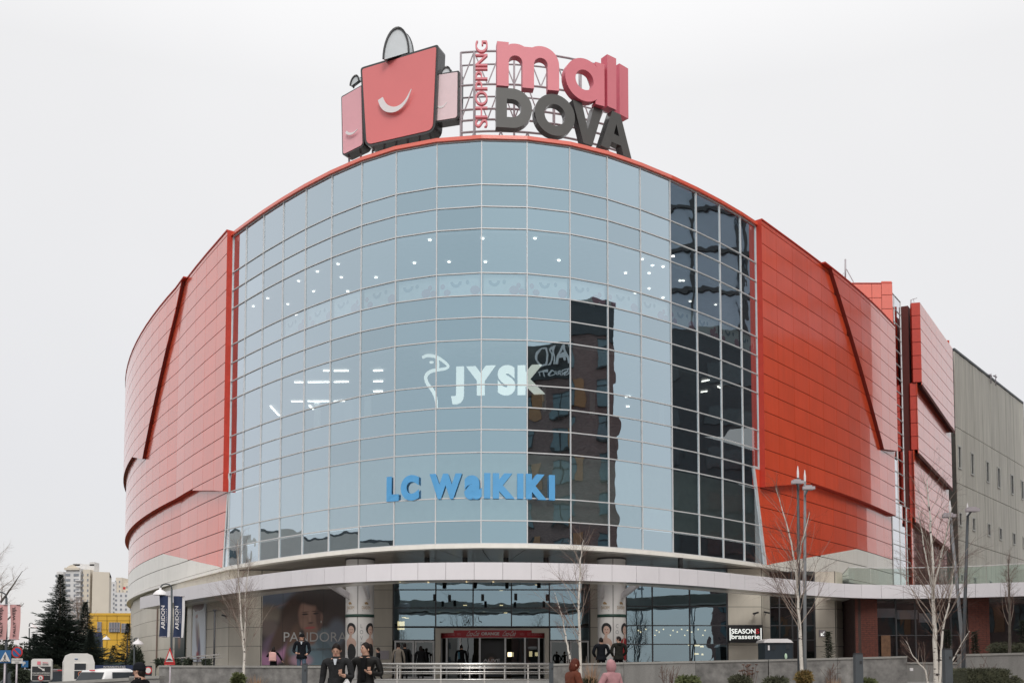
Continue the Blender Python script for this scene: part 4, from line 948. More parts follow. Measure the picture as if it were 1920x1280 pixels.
for i, (x, y, w, h, a) in enumerate(((-121, 2, 26, 22, -1.3), (-132, 36, 24, 22.8, -1.5), (-133, 62, 22, 22, -1.6), (-130, 86, 24, 23.6, -1.7), (-90, -43, 26, 19.6, -.8), (-126, 112, 20, 24, -1.9))):
    t = thing('apartment_block', 'low pale apartment block across the street, '+('grey gabled', 'taller stepped', 'long flat', 'wide balconied', 'lowest one', 'tallest cream')[i], 'building', (x, y, 0), a, 'apartment blocks across the street')
    b = MB(); b.box((0, 0, h/2), (w, 12, h)); o = b.build('wall', M['pale'], t, recentre=False); o.matrix_parent_inverse = Matrix()
    for f in range(int(h/3)-1):
        for c in range(int(w/4)):
            b = MB(); b.box((-w/2+2+c*4, 6.03, 2.4+f*3), (1.6, .1, 1.5)); o = b.build('window', M['hwin'], t, recentre=False); o.matrix_parent_inverse = Matrix()
    b = MB(); b.box((0, 0, h+.3), (w*.4, 8, .8)); o = b.build('roof', M['darkgrey'], t, recentre=False); o.matrix_parent_inverse = Matrix()

# ------------------------------------------------------------------ lit brand signs behind the glass
M['jysk'] = emis('white_lit_letter', (.84, .86, .78), 1.05); M['lcw'] = mat('blue_translucent_letter', (.09, .34, .64), .5, var=.04)
def word_sign(name, label, text, x0, y0, x1, y1, Ya, Yb, cap, m, bold, widths=None, base=None):
    """letters one by one on the vertical plane between two image columns"""
    A, B = P(x0, y0, Ya), P(x1, y1, Yb); L = (B.xy-A.xy).length; d = (B.xy-A.xy).normalized().to_3d()
    t = thing(name, label, 'sign', (A+B)/2); G_ = []
    for ch in text:
        if ch == ' ': G_.append((None, None, .22, 0, 0, 0)); continue
        vs, fs = glyphs(ch, bold, .05); xs = [v[0] for v in vs]; G_.append((vs, fs, max(xs)-min(xs), min(xs), 0, 0))
    gap = .07; tot = sum(g[2] for g in G_)+gap*(len(G_)-1); sx = L/tot; s_ = 0.
    for vs, fs, w, xm, _, _ in G_:
        if vs:
            b = MB(); zd = Vector((d.y, -d.x, 0)); z0 = A.z+(B.z-A.z)*(s_/tot)
            b.add([Vector((A.x, A.y, z0))+d*((v[0]-xm+s_)*sx)+Vector((0, 0, v[1]/.73*cap))+zd*v[2] for v in vs], fs); b.build('letter', m, t)
        s_ += w+gap
    return t
js = word_sign('lit_shop_sign', 'white lit letters with a bird outline behind the glass at mid height', 'JYSK', 846, 738, 1022, 735, 47.75, 47.1, 1.27, M['jysk'], .065)
def ribbon(pts, w, dep, nrm_, m, parent, name, closed=False):
    """thick flat stroke through 3D points, widths per point, extruded along nrm_"""
    pts = [Vector(p) for p in pts]; k = len(pts); w = w if hasattr(w, '__len__') else [w]*k; nv = Vector(nrm_).normalized(); F_, Bk = [], []
    for i, p in enumerate(pts):
        a = pts[(i-1) % k] if closed or i > 0 else p; c_ = pts[(i+1) % k] if closed or i < k-1 else p
        t = (c_-a).normalized(); sd_ = t.cross(nv).normalized(); F_ += [p+sd_*w[i]/2+nv*dep/2, p-sd_*w[i]/2+nv*dep/2]; Bk += [p+sd_*w[i]/2-nv*dep/2, p-sd_*w[i]/2-nv*dep/2]
    b = MB(); n = 2*k; fs = []
    for i in range(k if closed else k-1):
        j = (i+1) % k; fs += [(2*i, 2*j, 2*j+1, 2*i+1), (n+2*i, n+2*i+1, n+2*j+1, n+2*j), (2*i, n+2*i, n+2*j, 2*j), (2*i+1, 2*j+1, n+2*j+1, n+2*i+1)]
    if not closed: fs += [(0, 1, n+1, n), (2*k-2, n+2*k-2, n+2*k-1, 2*k-1)]
    b.add(F_+Bk, fs); return b.build(name, m, parent)
def smooth(pts, it=2):
    for _ in range(it):
        o = [pts[0]]
        for a, c_ in zip(pts[:-1], pts[1:]): o += [tuple(a[k]*.75+c_[k]*.25 for k in range(len(a))), tuple(a[k]*.25+c_[k]*.75 for k in range(len(a)))]
        pts = o+[pts[-1]]
    return pts
bird = smooth([(792, 670, .12), (800, 666, .14), (812, 667, .14), (824, 671, .13), (843, 686, .11), (836, 691, .12), (822, 693, .14), (808, 695, .16), (797, 704, .16), (800, 718, .15), (812, 732, .17), (818, 748, .14), (819, 764, .08)])
ribbon([P(x, y, 48.1) for x, y, w in bird], [w for x, y, w in bird], .08, (.2, -1, 0), M['jysk'], js, 'bird_outline')
bird2 = smooth([(818, 670, .10), (822, 680, .10), (821, 692, .10)]); ribbon([P(x, y, 48.1) for x, y, w in bird2], [w for x, y, w in bird2], .07, (.2, -1, 0), M['jysk'], js, 'bird_outline')
p = P(809, 679, 48.1); b = MB(); b.ball(p, (.11, .04, .07), n=10, k=6); b.build('bird_eye', M['jysk'], js)
def curved_word(label, text, x0, x1, z0, z1, cap, m, bold, d):
    U = [4+k*.02 for k in range(400)]
    def pxu(u): v = FP(u, d); return 960+F*v.x/(v.y*cos(PITCH)+(z0-EYE)*sin(PITCH))
    L = [(pxu(u), u) for u in U]
    def uof(px): return min(L, key=lambda q: abs(q[0]-px))[1]
    ua, ub = uof(x0), uof(x1); t = thing('lit_shop_sign', label, 'sign', FZ((ua+ub)/2, 15.5)); G_ = []
    for ch in text:
        if ch == ' ': G_.append((None, None, .26, 0)); continue
        vs, fs = glyphs(ch, bold, .018)
        if ch == 'a': vs = [(v[0]*1.25, v[1]*1.29, v[2]) for v in vs]
        xs = [v[0] for v in vs]; G_.append((vs, fs, max(xs)-min(xs), min(xs)))
    gap = .09; tot = sum(g[2] for g in G_)+gap*(len(G_)-1); s_ = 0.
    for vs, fs, w, xm in G_:
        if vs:
            b = MB(); out = []
            for v in vs:
                f = (v[0]-xm+s_)/tot; p = FP(ua+(ub-ua)*f, d+v[2]); out.append((p.x, p.y, z0+(z1-z0)*f+v[1]/.73*cap))
            b.add(out, fs); b.build('letter', m, t)
        s_ += w+gap
curved_word('blue lit letters behind the lower glass near the middle', 'LC WaIKIKI', 725, 1040, P(725, 938, 47.6).z, P(1040, 936, 46.9).z, 1.05, M['lcw'], .068, .11)
p = P(1030, 478, 52); lettering('BAR', (p.x-1.1, 52, p.z-.3), (1, -.05, 0), (0, 0, 1), 2.0, .65, M['int_ceil'], mall, depth=.05)

# ------------------------------------------------------------------ roof sign
sign = thing('roof_sign', 'big roof sign of red shopping bags and pink and charcoal letters on a steel frame', 'sign', (-.5, 50, ZT))
def place(poly2, holes, org, xd, depth, mf, ms, name, sc=1., lean=0.):
    """extruded outline with holes: face material + side material"""
    cu = bpy.data.curves.new('c', 'CURVE'); cu.dimensions = '2D'; cu.fill_mode = 'BOTH'; cu.extrude = .5
    for pl in [poly2]+holes:
        sp_ = cu.splines.new('POLY'); sp_.points.add(len(pl)-1); sp_.use_cyclic_u = True
        for i, (x, y) in enumerate(pl): sp_.points[i].co = (x, y, 0, 1)
    o = bpy.data.objects.new('c', cu); COL.objects.link(o); dg = bpy.context.evaluated_depsgraph_get(); me = bpy.data.meshes.new_from_object(o.evaluated_get(dg))
    xd = Vector(xd).normalized(); zd = Vector((xd.y, -xd.x, 0))
    b = MB(); vs = [Vector(org)+xd*(v.co.x*sc)+Vector((0, 0, v.co.y*sc))+zd*((v.co.z-.5)*depth) for v in me.vertices]
    for p in me.polygons: b.f.append(list(p.vertices)); b.m.append(0 if p.normal.z > .5 else 1); b.sm.append(False)
    b.v = [tuple(v) for v in vs]
    bpy.data.objects.remove(o); bpy.data.curves.remove(cu); bpy.data.meshes.remove(me)
    return b.build(name, [mf, ms], sign)
def circ(cx, cy, r, a0=0, a1=360, n=36, closed=True):
    return [(cx+r*cos(R(a0+(a1-a0)*i/n)), cy+r*sin(R(a0+(a1-a0)*i/n))) for i in range(n+(0 if closed else 1))]
def letter_o(R_, r_): return circ(R_, R_, R_), [circ(R_, R_, r_)]
def letter_d(w, h, t):
    r = h/2; c_ = w-r; return [(0, 0)]+circ(c_, r, r, -90, 90, 24, False)+[(0, h)], [[(t, t)]+circ(c_, r, r-t, -90, 90, 24, False)+[(t, h-t)]]
def letter_m(w, h, t):
    r = (w-t)/4+.0; R_ = (w+t)/4; x1 = R_; x2 = w-R_; yc = h-R_
    out = [(0, 0), (t, 0)]+circ(x1, yc-.02, R_-t, 180, 0, 14, False)+[(w/2-t/2, 0), (w/2+t/2, 0)]+circ(x2, yc-.02, R_-t, 180, 0, 14, False)+[(w-t, 0), (w, 0)]
    out += circ(x2, yc, R_, 0, 118, 12, False)+circ(x1, yc, R_, 62, 110, 6, False)+[(t, h-.12), (t, h+.04), (0, h+.04)]
    return out, []
def letter_a(h, t):
    r = h/2; w = h+.05; A = circ(r, r, r, 70, 290, 26, False); return [(w-t*.9, h), (w-t*.9, h*.93)]+circ(r, r, r, 48, 312, 30, False)+[(w-t*.9, h*.07), (w-t*.9, 0), (w, 0), (w, h)], [circ(r, r, r-t)]
def tangent(px): # facade tangent near picture column px
    j = min(range(18), key=lambda k: abs(P(px, 300, 48).x-(G[k][0]+G[k+1][0])/2)); return Vector((G[j+1][0]-G[j][0], G[j+1][1]-G[j][1], 0)).normalized()
def at_letter(px, py, Y): return P(px, py, Y)
ZM = P(932, 164, 46.6).z
def tl(x_bl, y_bl, Y, ang): return P(x_bl, y_bl, Y), Vector((cos(R(ang)), sin(R(ang)), 0))
# outline sizes in metres
o_, x_ = tl(932, 160, 46.4, 9); pl, hl = letter_m(3.0, 2.12, .56); place(pl, hl, o_, x_, .40, M['mall'], M['mallside'], 'letter')
o_, x_ = tl(1060, 180, 47.0, 25); pl, hl = letter_a(2.12, .56); place(pl, hl, o_, x_, .40, M['mall'], M['mallside'], 'letter')
o_, x_ = tl(1139, 199, 48.0, 37); place([(0, 0), (.60, 0), (.60, 2.62), (0, 2.62)], [], o_, x_, .45, M['mall'], M['mallside'], 'letter')
o_, x_ = tl(1162, 214, 49.2, 42); place([(0, 0), (.66, 0), (.66, 2.62), (0, 2.62)], [], o_, x_, .45, M['mall'], M['mallside'], 'letter')
o_, x_ = tl(930, 238, 46.3, 7); pl, hl = letter_d(1.72, 1.92, .52); place(pl, hl, o_, x_, .40, M['dova'], M['dovaside'], 'letter')
o_, x_ = tl(1003, 248, 46.6, 18); pl, hl = letter_o(1.02, .53); place(pl, hl, o_, x_, .40, M['dova'], M['dovaside'], 'letter')
o_, x_ = tl(1074, 262, 47.3, 30); place([(.62, 0), (1.14, 0), (1.78, 1.98), (1.24, 1.98), (.88, .72), (.54, 1.98), (0, 1.98)], [], o_, x_, .40, M['dova'], M['dovaside'], 'letter')
o_, x_ = tl(1127, 273, 47.6, 38); place([(0, 0), (.55, 0), (.70, .42), (1.36, .42), (1.50, 0), (2.06, 0), (1.32, 2.0), (.76, 2.0)], [[(.86, .86), (1.04, 1.42), (1.22, .86)]], o_, x_, .40, M['dova'], M['dovaside'], 'letter')
# SHOPPING, written upwards
so_, sx_ = tl(914, 239, 46.9, 0)
y0s, y1s = 239, 78; zb_, ztp = P(914, 239, 46.9).z, P(914, 78, 46.9).z; k = 0; cur = zb_
tot = []; 
for ch in 'SHOPPING':
    vs, fs = glyphs(ch, .0, .05); xs = [v[0] for v in vs]; tot.append((vs, fs, min(xs), max(xs)-min(xs)))
T = sum(t[3] for t in tot)+.1*7; sc_ = (ztp-zb_)/T
for vs, fs, xm, w in tot:
    b = MB(); b.add([Vector((so_.x-.0-(v[1]/.73)*.62, 46.9-v[2]*1.6, cur+(v[0]-xm)*sc_)) for v in vs], fs); b.build('letter', M['mall'], sign); cur += (w+.1)*sc_
# bags
def bag(name, mface, tl_, tr_, br_, bl_, Yl, Yr, dep, hpts, smile, Yh=None, cr=.16, sw=1.):
    """four picture corners with the depth at left and right; box shape with a black frame"""
    TL, TR, BR, BL = P(*tl_, Yl), P(*tr_, Yr), P(*br_, Yr), P(*bl_, Yl)
    xd = (TR-TL); xd.z = 0; xd.normalize(); zd = Vector((xd.y, -xd.x, 0)); org = Vector((BL.x, BL.y, 0))
    def L2(p): v = p-org; return (v.dot(xd), p.z)
    pts = [L2(p) for p in (BL, BR, TR, TL)]
    cxm = sum(p[0] for p in pts)/4; cym = sum(p[1] for p in pts)/4
    def rnd(pl, r, n=5):
        out = []
        for i in range(len(pl)):
            a, p, c_ = Vector(pl[i-1]), Vector(pl[i]), Vector(pl[(i+1) % len(pl)]); d0 = (a-p).normalized(); d1 = (c_-p).normalized(); rr_ = r*(1.6 if i < 2 else .6)
            s, e_ = p+d0*rr_, p+d1*rr_
            for k in range(n+1):
                t = k/n; q = s*(1-t)**2+p*2*t*(1-t)+e_*t*t; out.append((q.x, q.y))
        return out
    def grow(pl, g): return [(p[0]+g*(1 if p[0] > cxm else -1), p[1]+g*(1 if p[1] > cym else -1)) for p in pl]
    place(rnd(grow(pts, .10*sw), cr), [], org, xd, dep, M['dovaside'], M['dovaside'], 'bag_frame')
    place(rnd(pts, cr*.7), [], org+zd*.035, xd, .03, mface, mface, 'bag_face')
    ribbon([P(x, y, Yl+(Yr-Yl)*max(0, min(1, (x-tl_[0])/(tr_[0]-tl_[0]))))+zd*.09 for x, y, w in smile], [w for x, y, w in smile], .03, zd, M['bagwhite'], sign, 'smile')
    (hx0, hy0), (hx1, hy1), hh, hd = hpts
    Ym = (Yl+Yr)/2; A, B = P(hx0, hy0, Ym), P(hx1, hy1, Ym); mid = (A+B)/2; hw = (B-A).xy.length/2; top = P((hx0+hx1)/2, hh, Ym).z
    xdh = (B-A).normalized()
    arc_ = [A*.5+B*.5+xdh*(-hw*cos(a))+Vector((0, 0, (top-mid.z)*sin(a))) for a in [pi*i/16 for i in range(17)]]
    for q, th in ((0.02, .07*sw), (-hd, .07*sw)): ribbon([p+zd*q for p in arc_], th, .06, zd, M['dovaside'], sign, 'bag_handle')
    b = MB(); n = len(arc_); b.add([p+zd*(-.03) for p in arc_]+[p-zd*(hd-.03) for p in arc_], [tuple(range(n))]+[tuple(range(n, 2*n))[::-1]]+[(i, i+1, n+i+1, n+i) for i in range(n-1)]); b.build('handle_panel', M['plastic'], sign)
    return xd, zd
sm = lambda pts: smooth(pts, 2)
bag('bag', M['bag'], (677, 128), (816, 86), (808, 240), (688, 272), 50.6, 48.9, .75, ((718, 112), (768, 97), 53, .45), sm([(715, 187, .30), (719, 198, .34), (728, 207, .34), (745, 208, .26), (762, 194, .14), (773, 169, .03)]), cr=.3, sw=1.25)
bag('bag', M['bagpale'], (640, 182), (676, 161), (680, 272), (644, 290), 51.6, 50.9, .6, ((655, 163), (675, 148), 143, .25), sm([(651, 249, .14), (656, 253, .14), (664, 252, .10), (673, 244, .02)]), cr=.14, sw=.8)
bag('bag', M['bagpale2'], (819, 143), (859, 137), (858, 222), (813, 228), 49.3, 48.9, .55, ((828, 138), (845, 134), 126, .2), sm([(820, 200, .04), (826, 204, .10), (833, 202, .09), (840, 193, .02)]), cr=.14, sw=.8)
# steel lattice
def fr_pt(px, py, dy=1.2):
    k = (px-903)/1.0; t = abs(px-930)/250.; Y = 47.6+dy+3.2*t*t; return P(px, py, Y)
def rail(name, pts, w): 
    b = MB(); b.tube(pts, w, 6, smooth=False); b.build(name, M['steel'], sign)
topc = [(826, 101), (855, 96), (900, 92), (950, 91), (1000, 93), (1050, 101), (1100, 118), (1135, 134)]
def lvl(dy): return [fr_pt(x, 96+dy+((x-930)/205.)**2*30) for x in [864+25*i for i in range(13)]]
for i, dy in enumerate((0, 62, 108, 128, 150)): rail('frame_rail', lvl(dy), .055)
for i, dy in enumerate((0, 62, 128)): rail('frame_rail', [p+Vector((0, 1.1, 0)) for p in lvl(dy)], .045)
for a in (0, 1, 4, 7, 9, 12):
    L0, L4 = lvl(0)[a], lvl(150)[a]
    rail('frame_post', [L0, Vector((L4.x, L4.y, ZT-.1))], .08 if a in (2, 5) else .06); rail('frame_post', [L0+Vector((0, 1.1, 0)), Vector((L4.x, L4.y+1.1, ZT-.1))], .05)
    rail('frame_brace', [lvl(62)[a], lvl(0)[a]+Vector((0, 1.1, 0))], .035); rail('frame_brace', [lvl(128)[a], lvl(62)[a]+Vector((0, 1.1, 0))], .035)
    rail('frame_brace', [lvl(128)[a], Vector((L4.x, L4.y+2.6, ZT-.1))], .045)
for a in range(0, 12):
    u, v = (0, 62) if a % 2 else (62, 0); rail('frame_brace', [lvl(u)[a], lvl(v)[a+1]], .035)
    u, v = (62, 128) if a % 2 else (128, 62); rail('frame_brace', [lvl(u)[a], lvl(v)[a+1]], .035)
    u = lvl(150)[a]; v = lvl(150)[a+1]
    if a % 2: rail('frame_brace', [u, Vector((v.x, v.y, ZT))], .04)
    else: rail('frame_brace', [Vector((u.x, u.y, ZT)), v], .04)
for i, x in enumerate(range(655, 826, 22)):
    Y = 51.8-(x-655)/170*2.0; a = P(x, 262-(x-655)*.12, Y); c_ = Vector((a.x, a.y, ZT-.1)); rail('frame_post', [c_, Vector((a.x, a.y, a.z+2.5))], .06)
    if i < 7:
        n_ = P(x+22, 262-(x+22-655)*.12, 51.8-(x+22-655)/170*2.0); rail('frame_brace', [c_, Vector((n_.x, n_.y, ZT+1.1))] if i % 2 else [Vector((a.x, a.y, ZT+1.1)), Vector((n_.x, n_.y, ZT-.1))], .04)
rail('frame_rail', [P(660, 240, 51.9), P(826, 222, 49.9)], .06)
# antennas on the roof
for (x, y0, y1, Y, lb) in ((1585, 486, 526, 74.5, 'tall thin antenna mast on the red roof block'), (1708, 562, 572, 80, 'short bent antenna on the corner of the rear wing'), (1858, 700, 716, 104, 'left of two small masts on the concrete block roof'), (1867, 702, 720, 105, 'right of two small masts on the concrete block roof')):
    p = P(x, y1+3, Y); top = P(x, y0, Y); t = thing('antenna_mast', lb, 'antenna', p)
    b = MB(); b.tube([p, top], .05 if x != 1585 else .06, 6); b.build('mast', M['steel'], t)
    b = MB()
    if x == 1585: b.bar(p+Vector((.1, 0, 1.0)), p+Vector((.62, 0, 0)), .05, .05); b.bar(p+Vector((-.1, 0, .7)), p+Vector((-.5, 0, .1)), .04, .04)
    elif x == 1708: b.bar(top, top+Vector((.5, 0, .15)), .04, .04); b.bar(top+Vector((.2, 0, .1)), top+Vector((.25, 0, -.2)), .03, .03)
    else: b.bar(top-Vector((.25, 0, .1)), top+Vector((.1, 0, -.3)), .12, .12)
    b.build('bracket', M['steel'], t)

# ------------------------------------------------------------------ granite walls, railings, bollards
def granite_wall(name, label, a, b_, za, zb_, thick=.35, w=2.6, zg=0., cap=.07, m='granite2'):
    a = Vector(a); d = Vector(b_)-a; L = d.length; d.normalize(); n = Vector((d.y, -d.x)); t = thing(name, label, 'wall', ((a.x+b_[0])/2, (a.y+b_[1])/2, zg), 0, 'granite retaining walls of the terrace')
    k = max(1, round(L/w)); Z = lambda s: za+(zb_-za)*s/L
    for i in range(k):
        s0, s1 = L*i/k+.006, L*(i+1)/k-.006; b = MB(); o_ = random.uniform(0, .006)
        q = [a+d*s0+n*o_, a+d*s1+n*o_, a+d*s1-n*thick, a+d*s0-n*thick]
        b.add([(q[0].x, q[0].y, zg), (q[1].x, q[1].y, zg), (q[2].x, q[2].y, zg), (q[3].x, q[3].y, zg), (q[0].x, q[0].y, Z(s0)-cap), (q[1].x, q[1].y, Z(s1)-cap), (q[2].x, q[2].y, Z(s1)-cap), (q[3].x, q[3].y, Z(s0)-cap)],
              [(3, 2, 1, 0), (4, 5, 6, 7), (0, 1, 5, 4), (1, 2, 6, 5), (2, 3, 7, 6), (3, 0, 4, 7)]); b.build('granite_slab', M[('granite2', 'granite', 'granite2')[(i*7+k) % 3]], t)
        b = MB(); q = [a+d*s0+n*.04, a+d*s1+n*.04, a+d*s1-n*(thick+.03), a+d*s0-n*(thick+.03)]
        b.add([(q[j].x, q[j].y, Z((s0, s1, s1, s0)[j])-cap+.002+h) for h in (0, cap) for j in range(4)], [(3, 2, 1, 0), (4, 5, 6, 7), (0, 1, 5, 4), (1, 2, 6, 5), (2, 3, 7, 6), (3, 0, 4, 7)]); b.build('coping_stone', M['granite_cap'], t)
    return t
def WP(px, py, Y): p = P(px, py, Y); return (p.x, p.y), p.z
def wallpx(label, x0, y0, x1, y1, Y0, Y1, **k):
    (a, za), (b_, zb_) = WP(x0, y0, Y0), WP(x1, y1, Y1); return granite_wall('granite_wall', label, a, b_, za, zb_, **k)
wallpx('granite wall below the large dark portrait poster at left', 298, 1246.5, 620, 1247.5, 36, 36)
wallpx('granite wall running right from the steel railing', 1036, 1243.5, 1440, 1235.5, 36, 35.6)
wallpx('granite wall between the birch and the dark bollard at right', 1441, 1235.4, 1701, 1229, 35.6, 35.2)
wallpx('granite wall at the right edge behind the clipped hedge', 1800, 1225.5, 1990, 1221, 34, 33.6)
wallpx('lower granite wall set back between the two right walls', 1690, 1240.5, 1806, 1240.5, 39, 39)
wallpx('low granite wall in front of the white car at left', 92, 1278, 243, 1269.5, 24, 24, w=3)
wallpx('short granite block where the left wall steps down', 243, 1267, 300, 1266, 26, 26, w=3)
(a, za), (b_, zb_) = WP(298, 1247, 36), WP(1701, 1229, 35.2)
for i in range(4): slab('step', [(XP(1702, 35, 1), 34.6+.35*i), (XP(1802, 35, 1), 34.6+.35*i), (XP(1802, 35, 1), 39), (XP(1702, 35, 1), 39)], .38+.002*i, .62+.15*i, M['granite'])
slab('terrace_block', [(a[0]+.4, 36.2), (a[0]+22.0, 36.2), (a[0]+22.0, 37.2), (a[0]+.4, 37.2)], .01, .99, M['granite'])
def railing(label, x0, x1, Y, tops, nposts, shift=0):
    pa, pb = P(x0, 1247, Y), P(x1, 1247, Y); t = thing('railing', label, 'railing', ((pa.x+pb.x)/2, Y, 1.0), 0, 'steel railings in front of the entrance')
    for y in tops:
        z = P(900, y, Y).z; b = MB(); b.tube([(pa.x, Y, z), (pb.x, Y, z)], .028 if y == tops[0] else .02, 8); b.build('rail', M['inox'], t)
    zt = P(900, tops[0], Y).z
    for i in range(nposts):
        x = pa.x+(pb.x-pa.x)*(i+.5+shift)/nposts; b = MB(); b.bar((x, Y+.02, .38 if Y < 36 else 1.0), (x, Y+.02, zt), .045, .045, up=(0, 1, 0)); b.build('post', M['inox'], t)
railing('front steel railing across the foot of the entrance steps', 704, 1031, 34.5, (1243.5, 1250, 1258.5, 1273), 4)
railing('rear steel railing seen just behind the front one', 704, 1031, 44, (1245.5, 1252, 1262, 1275), 5, .2)
for (x, yt, w, Y, lab) in ((571.5, 1243, 9, 30, 'dark square bollard in front of the left granite wall'), (1033.5, 1241, 8, 33, 'dark square bollard at the right end of the railing'), (1608.5, 1223.5, 14, 22, 'dark square bollard standing before the right granite wall'), (1775.5, 1215, 14, 22, 'dark square bollard in front of the steps at right')):
    p = P(x, yt, Y); ww = w/1900*Y; t = thing('bollard', lab, 'bollard', (p.x, Y, .38), 0, 'dark bollards on the plaza')
    b = MB(); b.box((p.x, Y, (p.z-.03+.38)/2), (ww, ww, p.z-.03-.38)); b.build('post', M['darkgrey'], t)
    b = MB(); b.box((p.x, Y, p.z-.012), (ww*.94, ww*.94, .03)); b.box((p.x+ww*.2, Y-ww*.5, p.z-.2), (ww*.3, .02, .06)); b.build('cap', M['black'], t)
# small square box light on the rear low wall
p = P(1709, 1254, 38.6); b = MB(); b.box(p, (.11, .05, .11)); tag(b.build('wall_light', M['bagwhite']), 'tiny square light set in the lower wall beside the steps', 'light')

# ------------------------------------------------------------------ posters on the ground floor
M['pandora'] = picture('dark_portrait_poster', (.050, .040, .038), [
    (-1.6, 3.7, 1.5, .6, 14, (.13, .15, .19), .35), (-1.9, 2.9, .8, .5, -8, (.17, .14, .11), .4), (-1.9, 2.1, .5, .5, 0, (.12, .09, .08), .4), (1.6, 2.6, .9, 1.8, 0, (.055, .035, .03), .3),
    (-1.7, .55, 1.0, .5, 30, (.42, .20, .34), .35), (-1.5, 1.3, .9, .5, 35, (.15, .10, .15), .4), (-.45, 3.0, .75, 1.25, -25, (.060, .032, .022), .25), (-1.05, 1.9, .45, 1.5, -32, (.075, .042, .03), .3), (-.6, 1.2, .3, 1.2, -15, (.13, .07, .045), .35),
    (1.1, 1.3, .95, .75, 25, (.16, .21, .24), .3), (.4, .5, 1.2, .6, -20, (.13, .20, .24), .3), (1.3, .9, .3, .9, 40, (.10, .15, .18), .3), (-.1, .3, .6, .35, 0, (.40, .24, .30), .4), (1.9, 1.9, .5, .7, 0, (.14, .16, .20), .4),
    (.42, 1.75, .36, .6, 5, (.20, .11, .08), .2), (.40, 2.75, .68, .98, 5, (.27, .15, .11), .14), (.22, 3.15, .34, .36, 5, (.34, .20, .15), .5), (.85, 2.7, .16, .7, 5, (.12, .06, .045), .5), (.05, 2.35, .2, .3, 0, (.33, .19, .14), .6),
    (.10, 2.88, .17, .055, 4, (.04, .02, .018), .4), (.70, 2.92, .16, .055, 4, (.04, .02, .018), .4), (.12, 3.0, .2, .025, 6, (.07, .035, .025), .4), (.66, 3.04, .2, .025, -2, (.07, .035, .025), .4), (.36, 2.62, .07, .22, 4, (.36, .21, .155), .5), (.42, 2.40, .14, .04, 4, (.09, .045, .035), .6), (.38, 2.12, .30, .07, 4, (.42, .10, .09), .3), (1.02, 2.7, .07, .16, 0, (.22, .12, .09), .4), (1.0, 2.45, .03, .07, 0, (.5, .45, .4), .4),
    (.55, 3.75, .9, .40, -6, (.045, .026, .02), .3), (1.0, 3.4, .28, .5, 20, (.045, .026, .02), .3)], gain=1.2, gloss=.3, streak=.05)
o, w, h = flat_poster('wall_poster', 491, 648, 1104, 1246, 56.92, M['pandora'], 'huge dark portrait poster on the wall left of the column', 'poster', depth=.06)
OI = Matrix.Translation(-Vector(o.location))
M['poster_txt'] = mat('grey_poster_print', (.55, .54, .53), .6, var=.02); M['poster_txt2'] = mat('dim_poster_print', (.18, .18, .18), .6, var=.02)
q = P(532, 1202, 56.87); lettering('PANDORA', q, (1, 0, 0), (0, 0, 1), P(650, 1200, 56.87).x-q.x, .53, M['poster_txt'], o, bold=-.002, depth=.006).matrix_parent_inverse = OI
q = P(580, 1218.5, 56.87); lettering('TEA DESPRE TINE', q, (1, 0, 0), (0, 0, 1), P(625, 1200, 56.87).x-q.x, .14, M['poster_txt2'], o, bold=0, depth=.006).matrix_parent_inverse = OI
for x in (530, 568, 606):
    b = MB(); p = P(x, 1175, 56.885); b.box((p.x, 56.885, o.location.z+h/2), (.012, .006, h-.02)); b.build('panel_seam', M['black'], o).matrix_parent_inverse = OI
# tall posters on the receding left wall
M['p_blue'] = picture('pale_blue_poster', (.74, .79, .86), [(0, 3.5, 1.2, .3, 0, (.30, .22, .24), .1), (-.3, 2.9, .25, .12, 0, (.5, .3, .3), .3), (.1, 1.3, .35, 1.3, 20, (.28, .2, .22), .5), (.25, .8, .18, .7, -10, (.12, .13, .22), .5), (0, .5, .3, .25, 0, (.40, .12, .12), .5), (.2, 2.0, .12, .5, 15, (.5, .45, .4), .4)], gloss=.3, streak=.25)
M['p_dark'] = picture('dark_green_poster', (.03, .05, .05), [(0, 1.4, .3, .5, 0, (.22, .10, .05), .4), (.1, 2.2, .5, .2, 0, (.06, .10, .10), .4)], gloss=.3, streak=.1)
M['p_brown'] = picture('brown_poster', (.16, .11, .09), [(0, 1.3, .4, 1.0, 0, (.35, .2, .15), .5), (0, .7, .5, .5, 0, (.28, .15, .12), .5)], gloss=.3, streak=.15)
def wall_frac(px):
    for (p, q) in zip(LW[:-1], LW[1:]):
        for k in range(200):
            t = k/200; v = Vector(p).lerp(Vector(q), t)
            if abs(960+F*v.x/v.y-px) < .35: return v, (Vector(q)-Vector(p)).normalized()
    return Vector(LW[0]), Vector((.5, -.8)).normalized()
for (x0, x1, z0, z1, mm, lab) in ((365, 388, 2.0, 6.4, 'p_blue', 'tall pale blue poster on the receding left wall'), (332, 350, 2.0, 6.3, 'p_dark', 'tall dark green poster behind the navy banners'), (285, 297, 1.6, 6.2, 'p_brown', 'narrow brown poster at the far end of the left wall'), (355, 363, 1.4, 6.6, 'p_pil', 'tall beige pilaster between two posters on the left wall')):
    va, da = wall_frac(x0); vb, db = wall_frac(x1); d = (vb-va); L = d.length; d.normalize(); n = Vector((d.y, -d.x)); ang = math.atan2(d.y, d.x); c_ = (va+vb)/2+n*.10
    b = MB(); b.box((0, 0, (z1-z0)/2), (L, .08, z1-z0)); o = b.build('wall_poster' if mm != 'p_pil' else 'pilaster', M[mm] if mm in M else M['cream'], None, recentre=False); o.location = (c_.x, c_.y, z0); o.rotation_euler = (0, 0, ang); tag(o, lab, 'poster' if mm != 'p_pil' else 'pilaster')
